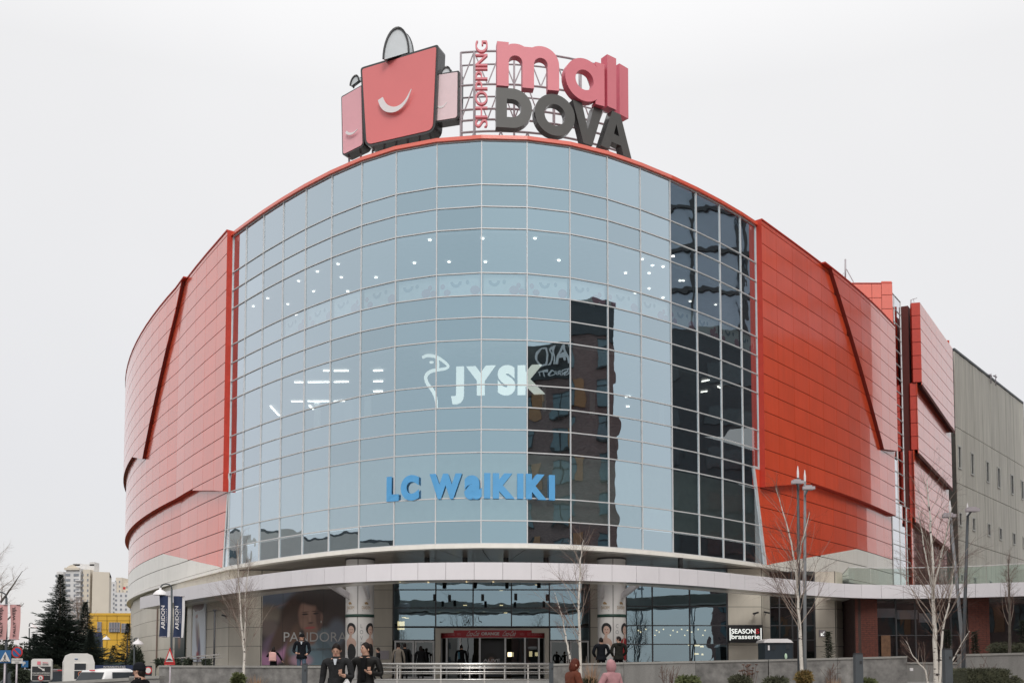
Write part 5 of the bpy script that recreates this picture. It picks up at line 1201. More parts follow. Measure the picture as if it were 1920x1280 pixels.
# handrail of the left ramp
v0 = P(287, 1237, 52); v1 = P(411, 1226, 40); t = thing('ramp_railing', 'slatted metal railing slanting along the foot of the left wall', 'railing', v0)
b = MB(); b.bar(v0, v1, .05, .05); b.bar(v0-Vector((0, 0, .12)), v1-Vector((0, 0, .12)), .3, .02); b.build('rail', M['inox'], t)
for i in range(9): q = v0.lerp(v1, (i+.5)/9); b = MB(); b.bar((q.x, q.y, q.z), (q.x, q.y, .5), .03, .03); b.build('post', M['darkgrey'], t)

# ------------------------------------------------------------------ seasons sign, kiosk, cameras
b = MB(); a, c_ = P(1366, 1204, 55.8), P(1429, 1171, 55.8); b.box(((a.x+c_.x)/2, 55.75, (a.z+c_.z)/2), (c_.x-a.x, .18, c_.z-a.z)); t = thing('restaurant_sign', 'black restaurant sign with white lit words on the beige wall', 'sign', ((a.x+c_.x)/2, 55.75, a.z)); b.build('sign_box', M['black'], t)
M['litw'] = emis('white_sign_light', (.9, .92, .88), .75); M['litr'] = emis('red_sign_light', (.45, .02, .03), .5)
q = P(1371.5, 1187, 55.6); lettering('SEASON', q, (1, 0, 0), (0, 0, 1), 1.32, .26, M['litw'], t, bold=.012, depth=.03)
q = P(1417, 1187, 55.6); lettering('S', q, (1, 0, 0), (0, 0, 1), .19, .26, M['litr'], t, bold=.012, depth=.03)
q = P(1371.5, 1197, 55.6); lettering('brasserie', q, (1, 0, 0), (0, 0, 1), 1.55, .26, M['litw'], t, bold=.01, depth=.03)
for x in (1369, 1427): q = P(x, 1188, 55.6); b = MB(); b.box(q, (.05, .04, .68)); b.build('light_bar', M['litw'], t)
k0 = P(1434.5, 1236, 50); k1 = P(1486, 1204, 50); kt = thing('kiosk', 'small dark navy kiosk with a curved white roof against the glazing', 'kiosk', ((k0.x+k1.x)/2, 50.6, 1.0))
M['navy'] = mat('navy_paint', (.016, .026, .036), .45, var=.08)
b = MB(); b.box(((k0.x+k1.x)/2, 50.7, (1.14+k1.z)/2), (k1.x-k0.x, 1.4, k1.z-1.14)); b.build('body', M['navy'], kt)
b = MB(); pr = [(-.75, 0), (-.68, .12), (-.5, .19), (.45, .19), (.62, .12), (.72, 0)]
b.add([((k0.x+k1.x)/2-.03+x, y, k1.z+z) for y in (49.9, 51.5) for x, z in pr], [tuple(range(6)), tuple(range(6, 12))[::-1]]+[(i+1, i, 6+i, 7+i) for i in range(5)]+[(0, 5, 11, 6)]); b.build('roof', M['bagwhite'], kt)
for x0, x1, y0, y1, mm in ((1447, 1454, 1209, 1217, 'ofdark'), (1474, 1480, 1207, 1216, 'ofdark'), (1440, 1443, 1209, 1218, 'bagwhite')):
    a, c_ = P(x0, y1, 49.97), P(x1, y0, 49.97); b = MB(); b.box(((a.x+c_.x)/2, 49.98, (a.z+c_.z)/2), (c_.x-a.x, .03, c_.z-a.z)); b.build('window', M[mm], kt)
q = P(1473.5, 1229.5, 49.95); b = MB(); b.ball(q, (.07, .02, .15)); b.build('emblem', mat('pale_green_print', (.45, .6, .45), .6), kt)
def cctv(px, py, Y, lab, dirx=-1):
    p = P(px, py, Y); t = thing('security_camera', lab, 'security camera', p, 0, 'security cameras on the beige walls')
    b = MB(); b.bar(p+Vector((-.14*dirx, 0, .02)), p+Vector((.16*dirx, -.1, -.06)), .10, .09); b.build('body', M['black'], t); b = MB(); b.bar(p, p+Vector((0, .35, -.14)), .04, .04); b.build('bracket', M['steel'], t)
cctv(1417, 1148, 55.6, 'left of two security cameras above the restaurant sign', -1); cctv(1437, 1147, 56.2, 'right of two security cameras above the restaurant sign', 1); cctv(421, 1153, 54.5, 'security camera on the wall behind the left birch', 1)
a = P(1542, 1187, 56.8); b = MB(); b.box(a, (.36, .12, .40)); t = thing('exit_sign', 'small grey box sign with an arrow beside the dark glazing', 'sign', a); b.build('sign_box', M['steel'], t)
b = MB(); b.bar(a+Vector((.10, -.08, .12)), a+Vector((-.08, -.08, -.10)), .05, .02); b.bar(a+Vector((-.10, -.08, -.10)), a+Vector((.06, -.08, -.10)), .02, .04); b.bar(a+Vector((-.09, -.08, -.1)), a+Vector((-.09, -.08, .03)), .04, .02, up=(0, 1, 0)); b.build('arrow', M['litw'], t)

# ------------------------------------------------------------------ street lamps with banners
def bent_lamp(name, lab, px, ybase, ytop, Y, hx, hy, side, group):
    base = P(px, ybase, Y); base.z = 0.; top = P(px, ytop, Y); h = P(hx, hy, Y); t = thing(name, lab, 'street lamp', base, 0, group)
    ar = abs(h.x-base.x)
    b = MB(); b.tube([base, top], [.06, .045], 8); b.build('pole', M['darkgrey'], t)
    b = MB(); n = 8; b.tube([Vector((top.x+side*ar/2*(1-cos(pi*i/n)), Y, top.z+ar*.42*sin(pi*i/n)**.8)) for i in range(n+1)], .03, 6); b.build('arm', M['darkgrey'], t)
    b = MB(); hh = Vector((top.x+side*ar, Y, top.z)); b.lathe([(.05, .02), (.05, .12), (.02, .14)], hh+Vector((0, 0, -.08)), 10); b.lathe([(.32, -.24), (.30, -.17), (.18, -.05), (.05, .02)], hh+Vector((0, 0, -.05)), 16); b.lathe([(.01, -.24), (.32, -.24)], hh+Vector((0, 0, -.05)), 16); b.build('lamp_shade', M['bagwhite'], t)
    return t, base, top
M['navyc'] = mat('navy_banner_cloth', (.018, .03, .075), .8, var=.15); M['pinkc'] = mat('pink_banner_cloth', (.55, .30, .29), .8, var=.06); M['whitec'] = mat('white_cloth', (.6, .58, .58), .8, var=.05)
def banner(lab, x0, x1, y0, y1, Y, m, text, tm, strip=None, sway=.05, tpos=(.5, .2, .8), small=None, grp=None):
    a, c_ = P(x0, y1, Y), P(x1, y0, Y); w, h = c_.x-a.x, c_.z-a.z; t = thing('banner', lab, 'banner', (a.x+w/2, Y, a.z), 0, grp)
    def wav(u, v): return Vector((a.x+u*w+.02*sin(v*4), Y+sway*sin(u*5+v*3), a.z+v*h-.03*sin(u*3)*(1-v)))
    def cloth(u0, u1, name, mm, off=0.):
        b = MB(); nu, nv = 6, 10; b.add([wav(u0+(u1-u0)*i/nu, j/nv)+Vector((0, off, 0)) for j in range(nv+1) for i in range(nu+1)], [(j*(nu+1)+i, j*(nu+1)+i+1, (j+1)*(nu+1)+i+1, (j+1)*(nu+1)+i) for j in range(nv) for i in range(nu)], smooth=True); b.build(name, mm, t)
    if strip: cloth(0, strip, 'cloth', m); cloth(strip, 1, 'white_strip', M['whitec'])
    else: cloth(0, 1, 'cloth', m)
    def words(s, u0, u1, v0, v1, mm, bold):
        vs, fs = glyphs(s, bold, 0.); X = [v[0] for v in vs]; Yv = [v[1] for v in vs]; b = MB()
        out = []
        for v in vs:
            q = wav(u1-(v[1]-min(Yv))/(max(Yv)-min(Yv))*(u1-u0), v0+(v[0]-min(X))/(max(X)-min(X))*(v1-v0)); out.append(q+Vector((0, -.02, 0)))
        b.add(out, fs); b.build('lettering', mm, t)
    words(text, tpos[0]-.2, tpos[0]+.2, tpos[1], tpos[2], tm, .02)
    if small: words(small, *small_pos, tm, 0.)
    for y in (a.z+h, a.z): b = MB(); b.tube([(a.x, Y, y), (a.x+w, Y, y)], .018, 5); b.build('rod', M['steel'], t)
small_pos = (.62, .68, .35, .7)
bent_lamp('street_lamp', 'bent street lamp carrying two navy banners before the left wall', 322, 1270, 1103, 46, 304, 1103, -1, 'bent street lamps along the street')
banner('left of the two navy banners on the bent lamp', 298, 320, 1116, 1193, 45.9, M['navyc'], 'ARIDON', M['bagwhite'], strip=.78, tpos=(.32, .2, .76), small='OUTLET', grp='navy banners on the bent lamp')
banner('right of the two navy banners on the bent lamp', 324, 346, 1117, 1194, 45.9, M['navyc'], 'ARIDON', M['bagwhite'], strip=.80, tpos=(.32, .2, .76), small='OUTLET', sway=.08, grp='navy banners on the bent lamp')
bent_lamp('street_lamp', 'bent street lamp with two pink banners at the left edge', 12, 1290, 1120, 40, -8, 1124, -1, 'bent street lamps along the street')
banner('pink banner cut by the left edge of the frame', -8, 14, 1133, 1198, 39.9, M['pinkc'], 'TALLY WEIJL', M['prt_black'], tpos=(.5, .08, .95))
banner('pink banner just right of the lamp pole at the left edge', 17, 38, 1133, 1198, 39.9, M['pinkc'], 'TALLY WEIJL', M['prt_black'], tpos=(.5, .08, .95))
bent_lamp('street_lamp', 'distant bent street lamp behind the big conifer left side', 55, 1250, 1170, 80, 64, 1170, 1, 'bent street lamps along the street')
bent_lamp('street_lamp', 'distant bent street lamp in front of the yellow building', 192, 1250, 1192, 85, 201, 1193, 1, 'bent street lamps along the street')
bent_lamp('street_lamp', 'slim distant street lamp close to the corner of the left wall', 252, 1250, 1198, 60, 260, 1199, 1, 'bent street lamps along the street')
b = MB(); q = P(403, 1143, 41); b.tube([(q.x, q.y, .4), q], .04, 6); t = thing('camera_post', 'thin dark post with a small head left of the birch', 'post', (q.x, q.y, .4)); b.build('post', M['black'], t); b = MB(); b.box(q, (.16, .1, .06)); b.build('head', M['black'], t)
def led_lamp(lab, top, bot, head, Y, m, side):
    a, c_ = P(*top, Y), P(*bot, Y); c_.z = .3; t = thing('plaza_lamp', lab, 'street lamp', c_, 0, 'tall slim plaza lamps'); b = MB(); b.tube([c_, c_.lerp(a, .5), a-Vector((0, 0, .28))], [.062, .055, .04], 10); b.build('pole', m, t)
    b = MB(); b.lathe([(.035, -.28), (.04, -.1), (.012, .12)], a, 10); b.build('finial', M['bagwhite'], t)
    h = P(*head, Y-.3); b = MB(); q = a.lerp(c_, (head[1]-top[1]+8)/(bot[1]-top[1])); b.bar(q, h, .04, .04); b.build('bracket', m, t)
    b = MB(); b.prism([(h.x-.21, h.y-.12), (h.x+.21, h.y-.12), (h.x+.16, h.y+.12), (h.x-.16, h.y+.12)], h.z-.03, h.z+.07); b.box((h.x, h.y, h.z+.09), (.24, .16, .05)); b.build('lamp_head', M['steel'], t)
M['polegrey'] = mat('mid_grey_pole', (.20, .21, .22), .5, var=.1)
led_lamp('dark plaza lamp, left of the pair in front of the red wall', (1496, 880), (1498, 1262), (1494, 905), 34, M['darkgrey'], -1)
led_lamp('grey plaza lamp, right of the pair in front of the red wall', (1509, 887), (1508, 1262), (1515, 916), 34.3, M['polegrey'], 1)
led_lamp('grey leaning plaza lamp of the crossed pair at right', (1781, 944), (1814, 1262), (1778, 968), 32.4, M['polegrey'], -1)
led_lamp('dark leaning plaza lamp of the crossed pair at right', (1814, 950), (1802, 1262), (1822, 957), 32.0, M['darkgrey'], 1)

# ------------------------------------------------------------------ traffic signs
M['sblue'] = mat('blue_sign', (.02, .11, .26), .5, var=.03); M['sred'] = mat('red_sign', (.50, .03, .03), .5, var=.03); M['swhite'] = mat('white_sign', (.62, .6, .57), .5, var=.03)
def disc(cx, cz, r, y, n=28): return [(cx+r*cos(2*pi*i/n), y, cz+r*sin(2*pi*i/n)) for i in range(n)]
def flat(pts, m, t, name, th=.01):
    b = MB(); n = len(pts); b.add([(p[0], p[1], p[2]) for p in pts]+[(p[0], p[1]+th, p[2]) for p in pts], [tuple(range(n)), tuple(range(n, 2*n))[::-1]]+[(i, n+i, n+(i+1) % n, (i+1) % n) for i in range(n)]); return b.build(name, m, t)
def pole(x, y, z1, t, r=.03, z0=0.): b = MB(); b.tube([(x, y, z0), (x, y, z1)], r, 8); b.build('pole', M['steel'], t)
def rectpx(x0, x1, y0, y1, Y): a, c_ = P(x0, y1, Y), P(x1, y0, Y); return [(a.x, Y, a.z), (c_.x, Y, a.z), (c_.x, Y, c_.z), (a.x, Y, c_.z)]
q = P(10, 1230, 30); t = thing('crossing_sign', 'square blue pedestrian crossing sign at the lower left edge', 'road sign', (q.x, 30, 0)); pole(q.x-.03, 30.05, q.z+.1, t)
flat(rectpx(-1, 21, 1218, 1242, 30), M['sblue'], t, 'plate'); a = P(10, 1221, 29.98); w = .14
flat([(a.x-.155, 29.98, a.z-.29), (a.x+.155, 29.98, a.z-.29), (a.x, 29.98, a.z)], M['swhite'], t, 'white_triangle')
b = MB(); b.bar((a.x, 29.96, a.z-.12), (a.x, 29.96, a.z-.19), .03, .005); b.bar((a.x, 29.96, a.z-.19), (a.x-.05, 29.96, a.z-.27), .02, .005); b.bar((a.x, 29.96, a.z-.19), (a.x+.05, 29.96, a.z-.27), .02, .005); b.bar((a.x, 29.96, a.z-.13), (a.x-.05, 29.96, a.z-.18), .015, .005); b.ball((a.x, 29.96, a.z-.1), (.018, .005, .018), n=8, k=4)
for i in range(3): b.box((a.x-.08+.08*i, 29.96, a.z-.28), (.03, .006, .02))
b.build('walking_figure', M['black'], t)
q = P(32, 1222, 32); t = thing('no_parking_sign', 'round blue and red no parking sign beside the crossing sign', 'road sign', (q.x, 32, 0)); pole(q.x-.02, 32.05, q.z+.1, t)
flat(disc(q.x, q.z, .175, 32), M['sred'], t, 'rim'); flat(disc(q.x, q.z, .135, 31.985), M['sblue'], t, 'disc'); b = MB(); b.bar((q.x-.1, 31.97, q.z+.1), (q.x+.1, 31.97, q.z-.1), .012, .04, up=(0, 0, 1)); b.build('slash', M['sred'], t)
pl = rectpx(21.5, 42.5, 1233.5, 1243, 32); flat(pl, M['swhite'], t, 'plate'); lettering('EVACUARE', (pl[0][0]+.03, 31.985, pl[0][2]+.09), (1, 0, 0), (0, 0, 1), .29, .045, M['prt_grey'], t, depth=.004); lettering('TAXI', (pl[0][0]+.1, 31.985, pl[0][2]+.02), (1, 0, 0), (0, 0, 1), .14, .045, M['prt_grey'], t, depth=.004)
q = P(46, 1245, 45); t = thing('parking_sign', 'small blue P parking sign behind the no parking sign', 'road sign', (q.x, 45, 0)); pole(q.x, 45.05, q.z, t); flat(rectpx(40, 53, 1238, 1250, 45), M['sblue'], t, 'plate'); lettering('P', (q.x-.07, 44.98, q.z-.06), (1, 0, 0), (0, 0, 1), .12, .19, M['swhite'], t, bold=.02, depth=.004)
# parking information board
Yb = 28; t = thing('parking_board', 'black parking board with white arrow and white header, left of the booth', 'sign board', P(77, 1300, Yb)); pl = rectpx(57.5, 97, 1234, 1276, Yb)
def rounded(pl, r, y):
    x0, z0, x1, z1 = pl[0][0], pl[0][2], pl[2][0], pl[2][2]; out = []
    for cx, cz, a0 in ((x1-r, z1-r, 0), (x0+r, z1-r, 90), (x0+r, z0+r, 180), (x1-r, z0+r, 270)): out += [(cx+r*cos(R(a0+k*18)), y, cz+r*sin(R(a0+k*18))) for k in range(6)]
    return out
flat(rounded(pl, .07, Yb), M['swhite'], t, 'board', .08)
flat(rectpx(59.5, 95, 1248.5, 1274.5, Yb-.012), M['prt_black'], t, 'black_panel')
b = MB(); a = P(72, 1249.5, Yb-.03); c_ = P(82, 1255, Yb-.03); b.bar(a, c_, .01, .03, up=(0, 0, 1)); b.add([(c_.x+.03, c_.y, c_.z-.03), (c_.x-.05, c_.y, c_.z-.02), (c_.x+.01, c_.y, c_.z+.05)], [(0, 1, 2)]); b.build('arrow', M['swhite'], t)
for s_, y, w in (('PARCARE SUBTERANA', 1262, .48), ('ПОДЗЕМНАЯ ПАРКОВКА', 1266, .48)):
    a = P(61, y, Yb-.02); lettering(s_, a, (1, 0, 0), (0, 0, 1), w, .035, M['swhite'], t, depth=.004)
a = P(81, 1246, Yb-.02); lettering('MALL', P(80, 1242.5, Yb-.02), (1, 0, 0), (0, 0, 1), .16, .035, M['mall'], t, depth=.004, bold=.02); lettering('DOVA', P(80, 1246, Yb-.02), (1, 0, 0), (0, 0, 1), .16, .035, M['prt_black'], t, depth=.004, bold=.02)
b = MB(); a = P(73, 1242, Yb-.02); b.box(a, (.09, .01, .09)); b.build('logo', M['mall'], t)
a = P(76.5, 1270, Yb-.02); flat(disc(a.x, a.z, .08, a.y), M['sred'], t, 'ring'); flat(disc(a.x, a.z, .058, a.y-.012), M['swhite'], t, 'ring_disc'); lettering('5', (a.x-.02, a.y-.02, a.z-.03), (1, 0, 0), (0, 0, 1), .04, .06, M['prt_black'], t, depth=.004)
# entry sign and its ring sign, hump sign
Yb = 40; t = thing('entrance_sign', 'long dark blue entry sign above the white car roof', 'sign', P(212, 1262, Yb)); flat(rectpx(178, 249, 1246, 1256, Yb), M['navyc'], t, 'board', .06); lettering('INTRARE/ВЪЕЗД', P(194, 1251.8, Yb-.02), (1, 0, 0), (0, 0, 1), .86, .09, M['swhite'], t, depth=.005); pole(P(182, 1250, Yb).x, Yb+.06, P(180, 1247, Yb).z, t); pole(P(245, 1250, Yb).x, Yb+.06, P(180, 1247, Yb).z, t)
q = P(278, 1256, 31); t = thing('ring_sign', 'round white sign with a red ring on a dark panel near the wall corner', 'road sign', (q.x, 31, 0)); flat(rectpx(272, 284, 1247, 1266, 31.03), M['navy'], t, 'board', .05); flat(disc(q.x, q.z, .115, 31), M['sred'], t, 'ring'); flat(disc(q.x, q.z, .085, 30.985), M['swhite'], t, 'disc'); pole(q.x, 31.1, q.z, t)
q = P(318, 1243, 30); zt = P(318, 1212.5, 30).z; hw = P(328.5, 1243, 30).x-q.x; t = thing('speed_hump_sign', 'red triangular speed hump sign before the left granite wall', 'road sign', (q.x, 30, 0)); pole(q.x, 30.06, zt-.1, t, .025)
tri = lambda s, y: [(q.x-hw*s, y, q.z+(zt-q.z)*(1-s)*.33), (q.x+hw*s, y, q.z+(zt-q.z)*(1-s)*.33), (q.x, y, zt-(zt-q.z)*(1-s)*.67)]
flat(tri(1, 30), M['sred'], t, 'rim'); flat(tri(.66, 29.985), M['swhite'], t, 'white_triangle'); b = MB(); n = 10; b.add([(q.x-.1+.2*i/n, 29.97, q.z+.105+.05*max(0, sin(pi*i/n))**2) for i in range(n+1)]+[(q.x+.1, 29.97, q.z+.09), (q.x-.1, 29.97, q.z+.09)], [tuple(range(n+3))]); b.build('hump_symbol', M['prt_black'], t); flat(rectpx(308, 328, 1242.3, 1245.5, 30.0), M['sred'], t, 'plate')

# ------------------------------------------------------------------ booth and vehicles
Yb = 40; a, c_ = P(118, 1300, Yb), P(178, 1224, Yb); bw = c_.x-a.x; bt = thing('guard_booth', 'small white guard booth with chamfered corners and a dark window', 'booth', ((a.x+c_.x)/2, Yb+.6, 0)); M['booth'] = mat('white_booth_paint', (.66, .64, .60), .5, var=.05)
z0, z1 = 0.0, c_.z; ch = .14
pr = [(a.x, z0), (c_.x, z0), (c_.x, z1-.35), (c_.x-.10, z1-.08), (c_.x-.3, z1), (a.x+.3, z1), (a.x+.10, z1-.08), (a.x, z1-.35)]
b = MB(); n = len(pr); b.add([(x+(y-Yb)*-.5, y, z) for y in (Yb, Yb+.9) for x, z in pr], [tuple(range(n)), tuple(range(n, 2*n))[::-1]]+[((i+1) % n, i, n+i, n+(i+1) % n) for i in range(n)]); b.build('shell', M['booth'], bt)
flat(rectpx(137.5, 162.5, 1242, 1300, Yb-.03), M['booth'], bt, 'door_frame', .03); g = flat(rectpx(139, 161, 1243, 1272, Yb-.045), M['ofdark'], bt, 'window', .02)
b = MB(); q = P(150, 1256, Yb-.06); b.box(q, (.46, .02, .03)); b.build('glazing_bar', M['booth'], bt); q = P(151, 1262.5, Yb-.06); flat(disc(q.x, q.z, .10, q.y), mat('orange_print', (.5, .16, .08), .6), bt, 'round_sticker', .005); flat(disc(q.x, q.z, .07, q.y-.01), M['prt_black'], bt, 'sticker_centre', .005)
q = P(143, 1234.5, Yb-.02); b = MB(); b.box(q, (.12, .02, .03)); b.build('blue_badge', M['sblue'], bt)
def car(name, lab, loc, rz, col, L=4.4, Wd=1.8, H=1.5, estate=True, sc=1.):
    t = thing(name, lab, 'car', loc, rz); m = M[col]
    def grid(secs, nm, mm, par):   # secs: list of (y, [(x,z)...]) symmetric outline loft along y
        b = MB(); k = len(secs[0][1]); vs = [(x, y, z) for y, s_ in secs for x, z in s_]
        fs = [(i*k+j, i*k+(j+1) % k, (i+1)*k+(j+1) % k, (i+1)*k+j) for i in range(len(secs)-1) for j in range(k)]+[tuple(range(k))[::-1], tuple(range((len(secs)-1)*k, len(secs)*k))]
        b.add(vs, fs, 0, True); o = b.build(nm, mm, None, recentre=False); o.parent = par; return o
    w = Wd/2
    def sec(y, zt, ww, zb=.28): return (y, [(-ww*.96, zb), (-ww, zb+.18), (-ww, zt-.18), (-ww*.93, zt), (ww*.93, zt), (ww, zt-.18), (ww, zb+.18), (ww*.96, zb)])
    grid([sec(-L/2, .78, w*.80, .36), sec(-L/2+.12, .88, w*.93), sec(-L/2+.6, .95, w), sec(0, .98, w), sec(L/2-1.2, .96, w), sec(L/2-.2, .82, w*.93), sec(L/2, .66, w*.82, .36)], 'body', m, t)
    def cab(y, zt, wt, wb, zb=.93): return (y, [(-wb, zb), (-wt, zt-.05), (-wt*.9, zt), (wt*.9, zt), (wt, zt-.05), (wb, zb)])
    ye = -L/2+.12 if estate else -L/2+.7
    grid([cab(ye, .96, w*.82, w*.88), cab(ye+.28, H-.06, w*.72, w*.92), cab(ye+1.0, H, w*.74, w*.94), cab(L/2-2.2, H-.02, w*.74, w*.94), cab(L/2-1.25, .97, w*.84, w*.90)], 'cabin', m, t)
    for s in (-1, 1):
        b = MB(); yy = [ye+.38, ye+1.15, ye+1.22, L/2-2.25, L/2-2.18, L/2-1.6]
        for k in range(0, 6, 2): 
            y0, y1 = yy[k], yy[k+1]; zt = H-.12; zt1 = zt if k < 4 else 1.05+.05; b.add([(s*(w*.945), y0, .99), (s*(w*.945), y1, .99), (s*(w*.79), y1 if k < 4 else y0+.25, zt), (s*(w*.79), y0+(.06 if k == 0 else 0), zt)], [(0, 1, 2, 3)])
        o = b.build('side_window', M['ofdark'], None, recentre=False); o.parent = t
    b = MB(); b.add([(-w*.76, ye-.01, 1.0), (w*.76, ye-.01, 1.0), (w*.66, ye+.24, H-.12), (-w*.66, ye+.24, H-.12)], [(0, 1, 2, 3)]); o = b.build('rear_window', M['ofdark'], None, recentre=False); o.parent = t
    b = MB(); b.box((0, ye+.22, H-.06), (.24, .04, .035)); o = b.build('brake_light', M['litr'], None, recentre=False); o.parent = t
    b = MB(); yf = L/2-1.28; b.add([(w*.78, yf, 1.0), (-w*.78, yf, 1.0), (-w*.66, yf-.8, H-.08), (w*.66, yf-.8, H-.08)], [(0, 1, 2, 3)]); o = b.build('windscreen', M['ofdark'], None, recentre=False); o.parent = t
    for s in (-1, 1):
        b = MB(); b.box((s*w*.78, -L/2+.06, .82), (.26, .1, .16)); o = b.build('tail_light', M['litr'], None, recentre=False); o.parent = t
        for y in (-L/2+.85, L/2-.85):
            b = MB(); M4 = Matrix.Rotation(pi/2, 4, 'Y'); b.lathe([(.01, -.1), (.26, -.1), (.31, -.06), (.31, .06), (.26, .1), (.01, .1)], (0, 0, 0), 20); b.v = [tuple((M4 @ Vector(v)+Vector((s*(w-.08), y, .31)))) for v in b.v]; o = b.build('wheel', M['black'], None, recentre=False); o.parent = t
            b = MB(); b.lathe([(.01, -.115), (.2, -.115), (.2, .115), (.01, .115)], (0, 0, 0), 12); b.v = [tuple((M4 @ Vector(v)+Vector((s*(w-.08), y, .31)))) for v in b.v]; o2 = b.build('rim', M['steel'], None, recentre=False); o2.parent = o
    return t
M['carwhite'] = mat('white_car_paint', (.66, .65, .64), .3, var=.02, coat=.6); M['cardark'] = mat('dark_car_paint', (.03, .035, .035), .3, var=.02, coat=.6)
q = P(190, 1254, 32); car('parked_car', 'white car with dark windows and a red brake light behind the low wall', (q.x+.35, 33.5, .12), R(-33), 'carwhite', H=q.z-.12+.03, L=3.5)
q = P(30, 1253, 44); car('parked_car', 'dark car at the far left behind the road signs', (q.x, 45, .0), R(70), 'cardark', H=q.z)

# ------------------------------------------------------------------ far buildings at left
M['far_cream'] = mat('pale_cream_render', (.62, .56, .47), .9, var=.04, scale=.1); M['far_white'] = mat('pale_white_render', (.62, .61, .60), .9, var=.04, scale=.1); M['far_win'] = mat('far_window', (.22, .235, .26), .4, var=.2, scale=.3); M['yellow'] = mat('yellow_panel_wall', (.68, .40, .045), .7, var=.05, scale=.3)
def block(x0, x1, y0, Y, dep, cols, m, t, nm='wall', yb=1260, rows=None, floor_px=9.7, first=8, ww=.5, hh=.45):
    a, c_ = P(x0, yb, Y), P(x1, y0, Y); b = MB(); b.box(((a.x+c_.x)/2, Y+dep/2, (a.z+c_.z)/2), (c_.x-a.x, dep, c_.z-a.z)); b.build(nm, m, t)
    y = y0+first; n = 0
    while y < 1215:
        for i in range(cols):
            xx = x0+(x1-x0)*(i+.5)/cols; q = P(xx, y, Y-.1); b = MB(); b.box(q, ((c_.x-a.x)/cols*ww, .25, floor_px/1900*Y*hh)); b.build('window', M['far_win'], t)
        y += floor_px; n += 1
t = thing('apartment_tower', 'tall cream and white apartment tower left of the mall', 'building', (P(150, 1250, 500).x, 505, 0))
block(101, 119, 1071, 505, 8, 2, M['far_white'], t, ww=.55); block(119, 151, 1065, 500, 8, 2, M['far_white'], t, 'bay_wall', ww=.7, first=12); block(151, 169, 1067, 501, 8, 2, M['far_cream'], t, ww=.35, first=10)
a = P(169, 1260, 501); c_ = P(201, 1071, 501); b = MB(); b.prism([(a.x, 501), (c_.x, 504), (c_.x*535/504-1, 535), (a.x-4, 535)], 0, c_.z); b.build('side_wall', M['far_cream'], t)
for x0, x1, y0, y1 in ((135, 177, 1057, 1071), (137, 150, 1055.5, 1060), (168, 177, 1053, 1060)):
    a, c_ = P(x0, y1, 505), P(x1, y0, 505); b = MB(); b.box(((a.x+c_.x)/2, 508, (a.z+c_.z)/2), (c_.x-a.x, 6, c_.z-a.z)); b.build('roof_box', M['far_white'], t)
a = P(121, 1066, 499.5); c_ = P(149, 1058, 499.5); b = MB(); n = 12; b.prism([(0, 0)]*0 or [(a.x, 499), (c_.x, 499), (c_.x, 501), (a.x, 501)], a.z-.5, a.z+.6); b.add([(a.x+(c_.x-a.x)*i/n, 499.6, a.z+(c_.z-a.z)*sin(pi*i/n)) for i in range(n+1)], [tuple(range(n+1))[::-1]]); b.build('arched_gable', M['far_cream'], t)
for y in (1085, 1095, 1105, 1115, 1125, 1134, 1144):
    for x0, x1 in ((104, 117), (141, 150)):
        a, c_ = P(x0, y+3.5, 498.5), P(x1, y+1, 498.5); b = MB(); b.box(((a.x+c_.x)/2, 499.5, (a.z+c_.z)/2), (c_.x-a.x, 2.0, c_.z-a.z)); b.build('balcony', M['far_white'], t)
t = thing('apartment_tower', 'paler white apartment tower partly hidden by the mall edge', 'building', (P(222, 1250, 640).x, 645, 0))
block(202, 217, 1090, 640, 30, 2, M['far_white'], t, ww=.4, first=6, floor_px=8.6); block(213, 228, 1082, 642, 30, 2, M['far_cream'], t, ww=.4, floor_px=8.6); block(213, 250, 1110, 636, 30, 4, M['far_white'], t, ww=.4, first=6, floor_px=8.6); block(226, 250, 1092, 645, 20, 3, M['far_cream'], t, floor_px=8.6, ww=.35)
a = P(233, 1102, 634); b = MB(); b.box(a, (1.6, .2, 1.6)); b.build('red_sign', M['sred'], t)
t = thing('yellow_building', 'bright yellow low building behind the conifers', 'building', (P(215, 1250, 150).x, 152, 0))
a, c_ = P(165, 1260, 150), P(268, 1152, 150)
ys = [1153, 1163, 1180, 1199, 1218, 1240]; xs = [165, 184, 201, 220, 243, 268]
for x0, x1 in zip(xs[:-1], xs[1:]):
    for y0, y1 in zip(ys[:-1], ys[1:]):
        q0, q1 = P(x0, y1, 150), P(x1, y0, 150); b = MB(); b.box(((q0.x+q1.x)/2, 150, (q0.z+q1.z)/2), (q1.x-q0.x-.06, .2, q1.z-q0.z-.06)); b.build('wall_panel', M['yellow'], t)
b = MB(); b.box(((a.x+c_.x)/2, 156, c_.z/2-.3), (c_.x-a.x-.1, 11.6, c_.z-.4)); b.build('core', M['concj'], t); quadbox(t, 'parapet', M['yellow'], (a.x, 149.8), (c_.x, 149.8), c_.z-.1, c_.z+.25, 1)
for x0, x1, y0, y1, n in ((183, 190, 1165, 1184, 1), (205, 225, 1166, 1184, 4), (228, 241, 1168, 1185, 2)):
    q0, q1 = P(x0, y1, 149.7), P(x1, y0, 149.7); b = MB(); b.box(((q0.x+q1.x)/2, 149.8, (q0.z+q1.z)/2), (q1.x-q0.x, .2, q1.z-q0.z)); wf = b.build('window', M['far_win'], t)
    b = MB()
    for i in range(n+1): b.bar((q0.x+(q1.x-q0.x)*i/n, 149.62, q0.z), (q0.x+(q1.x-q0.x)*i/n, 149.62, q1.z), .08, .06, up=(0, 1, 0))
    b.bar((q0.x, 149.62, (q0.z*.6+q1.z*.4)), (q1.x, 149.62, (q0.z*.6+q1.z*.4)), .06, .08); b.build('window_frame', M['steel'], wf)
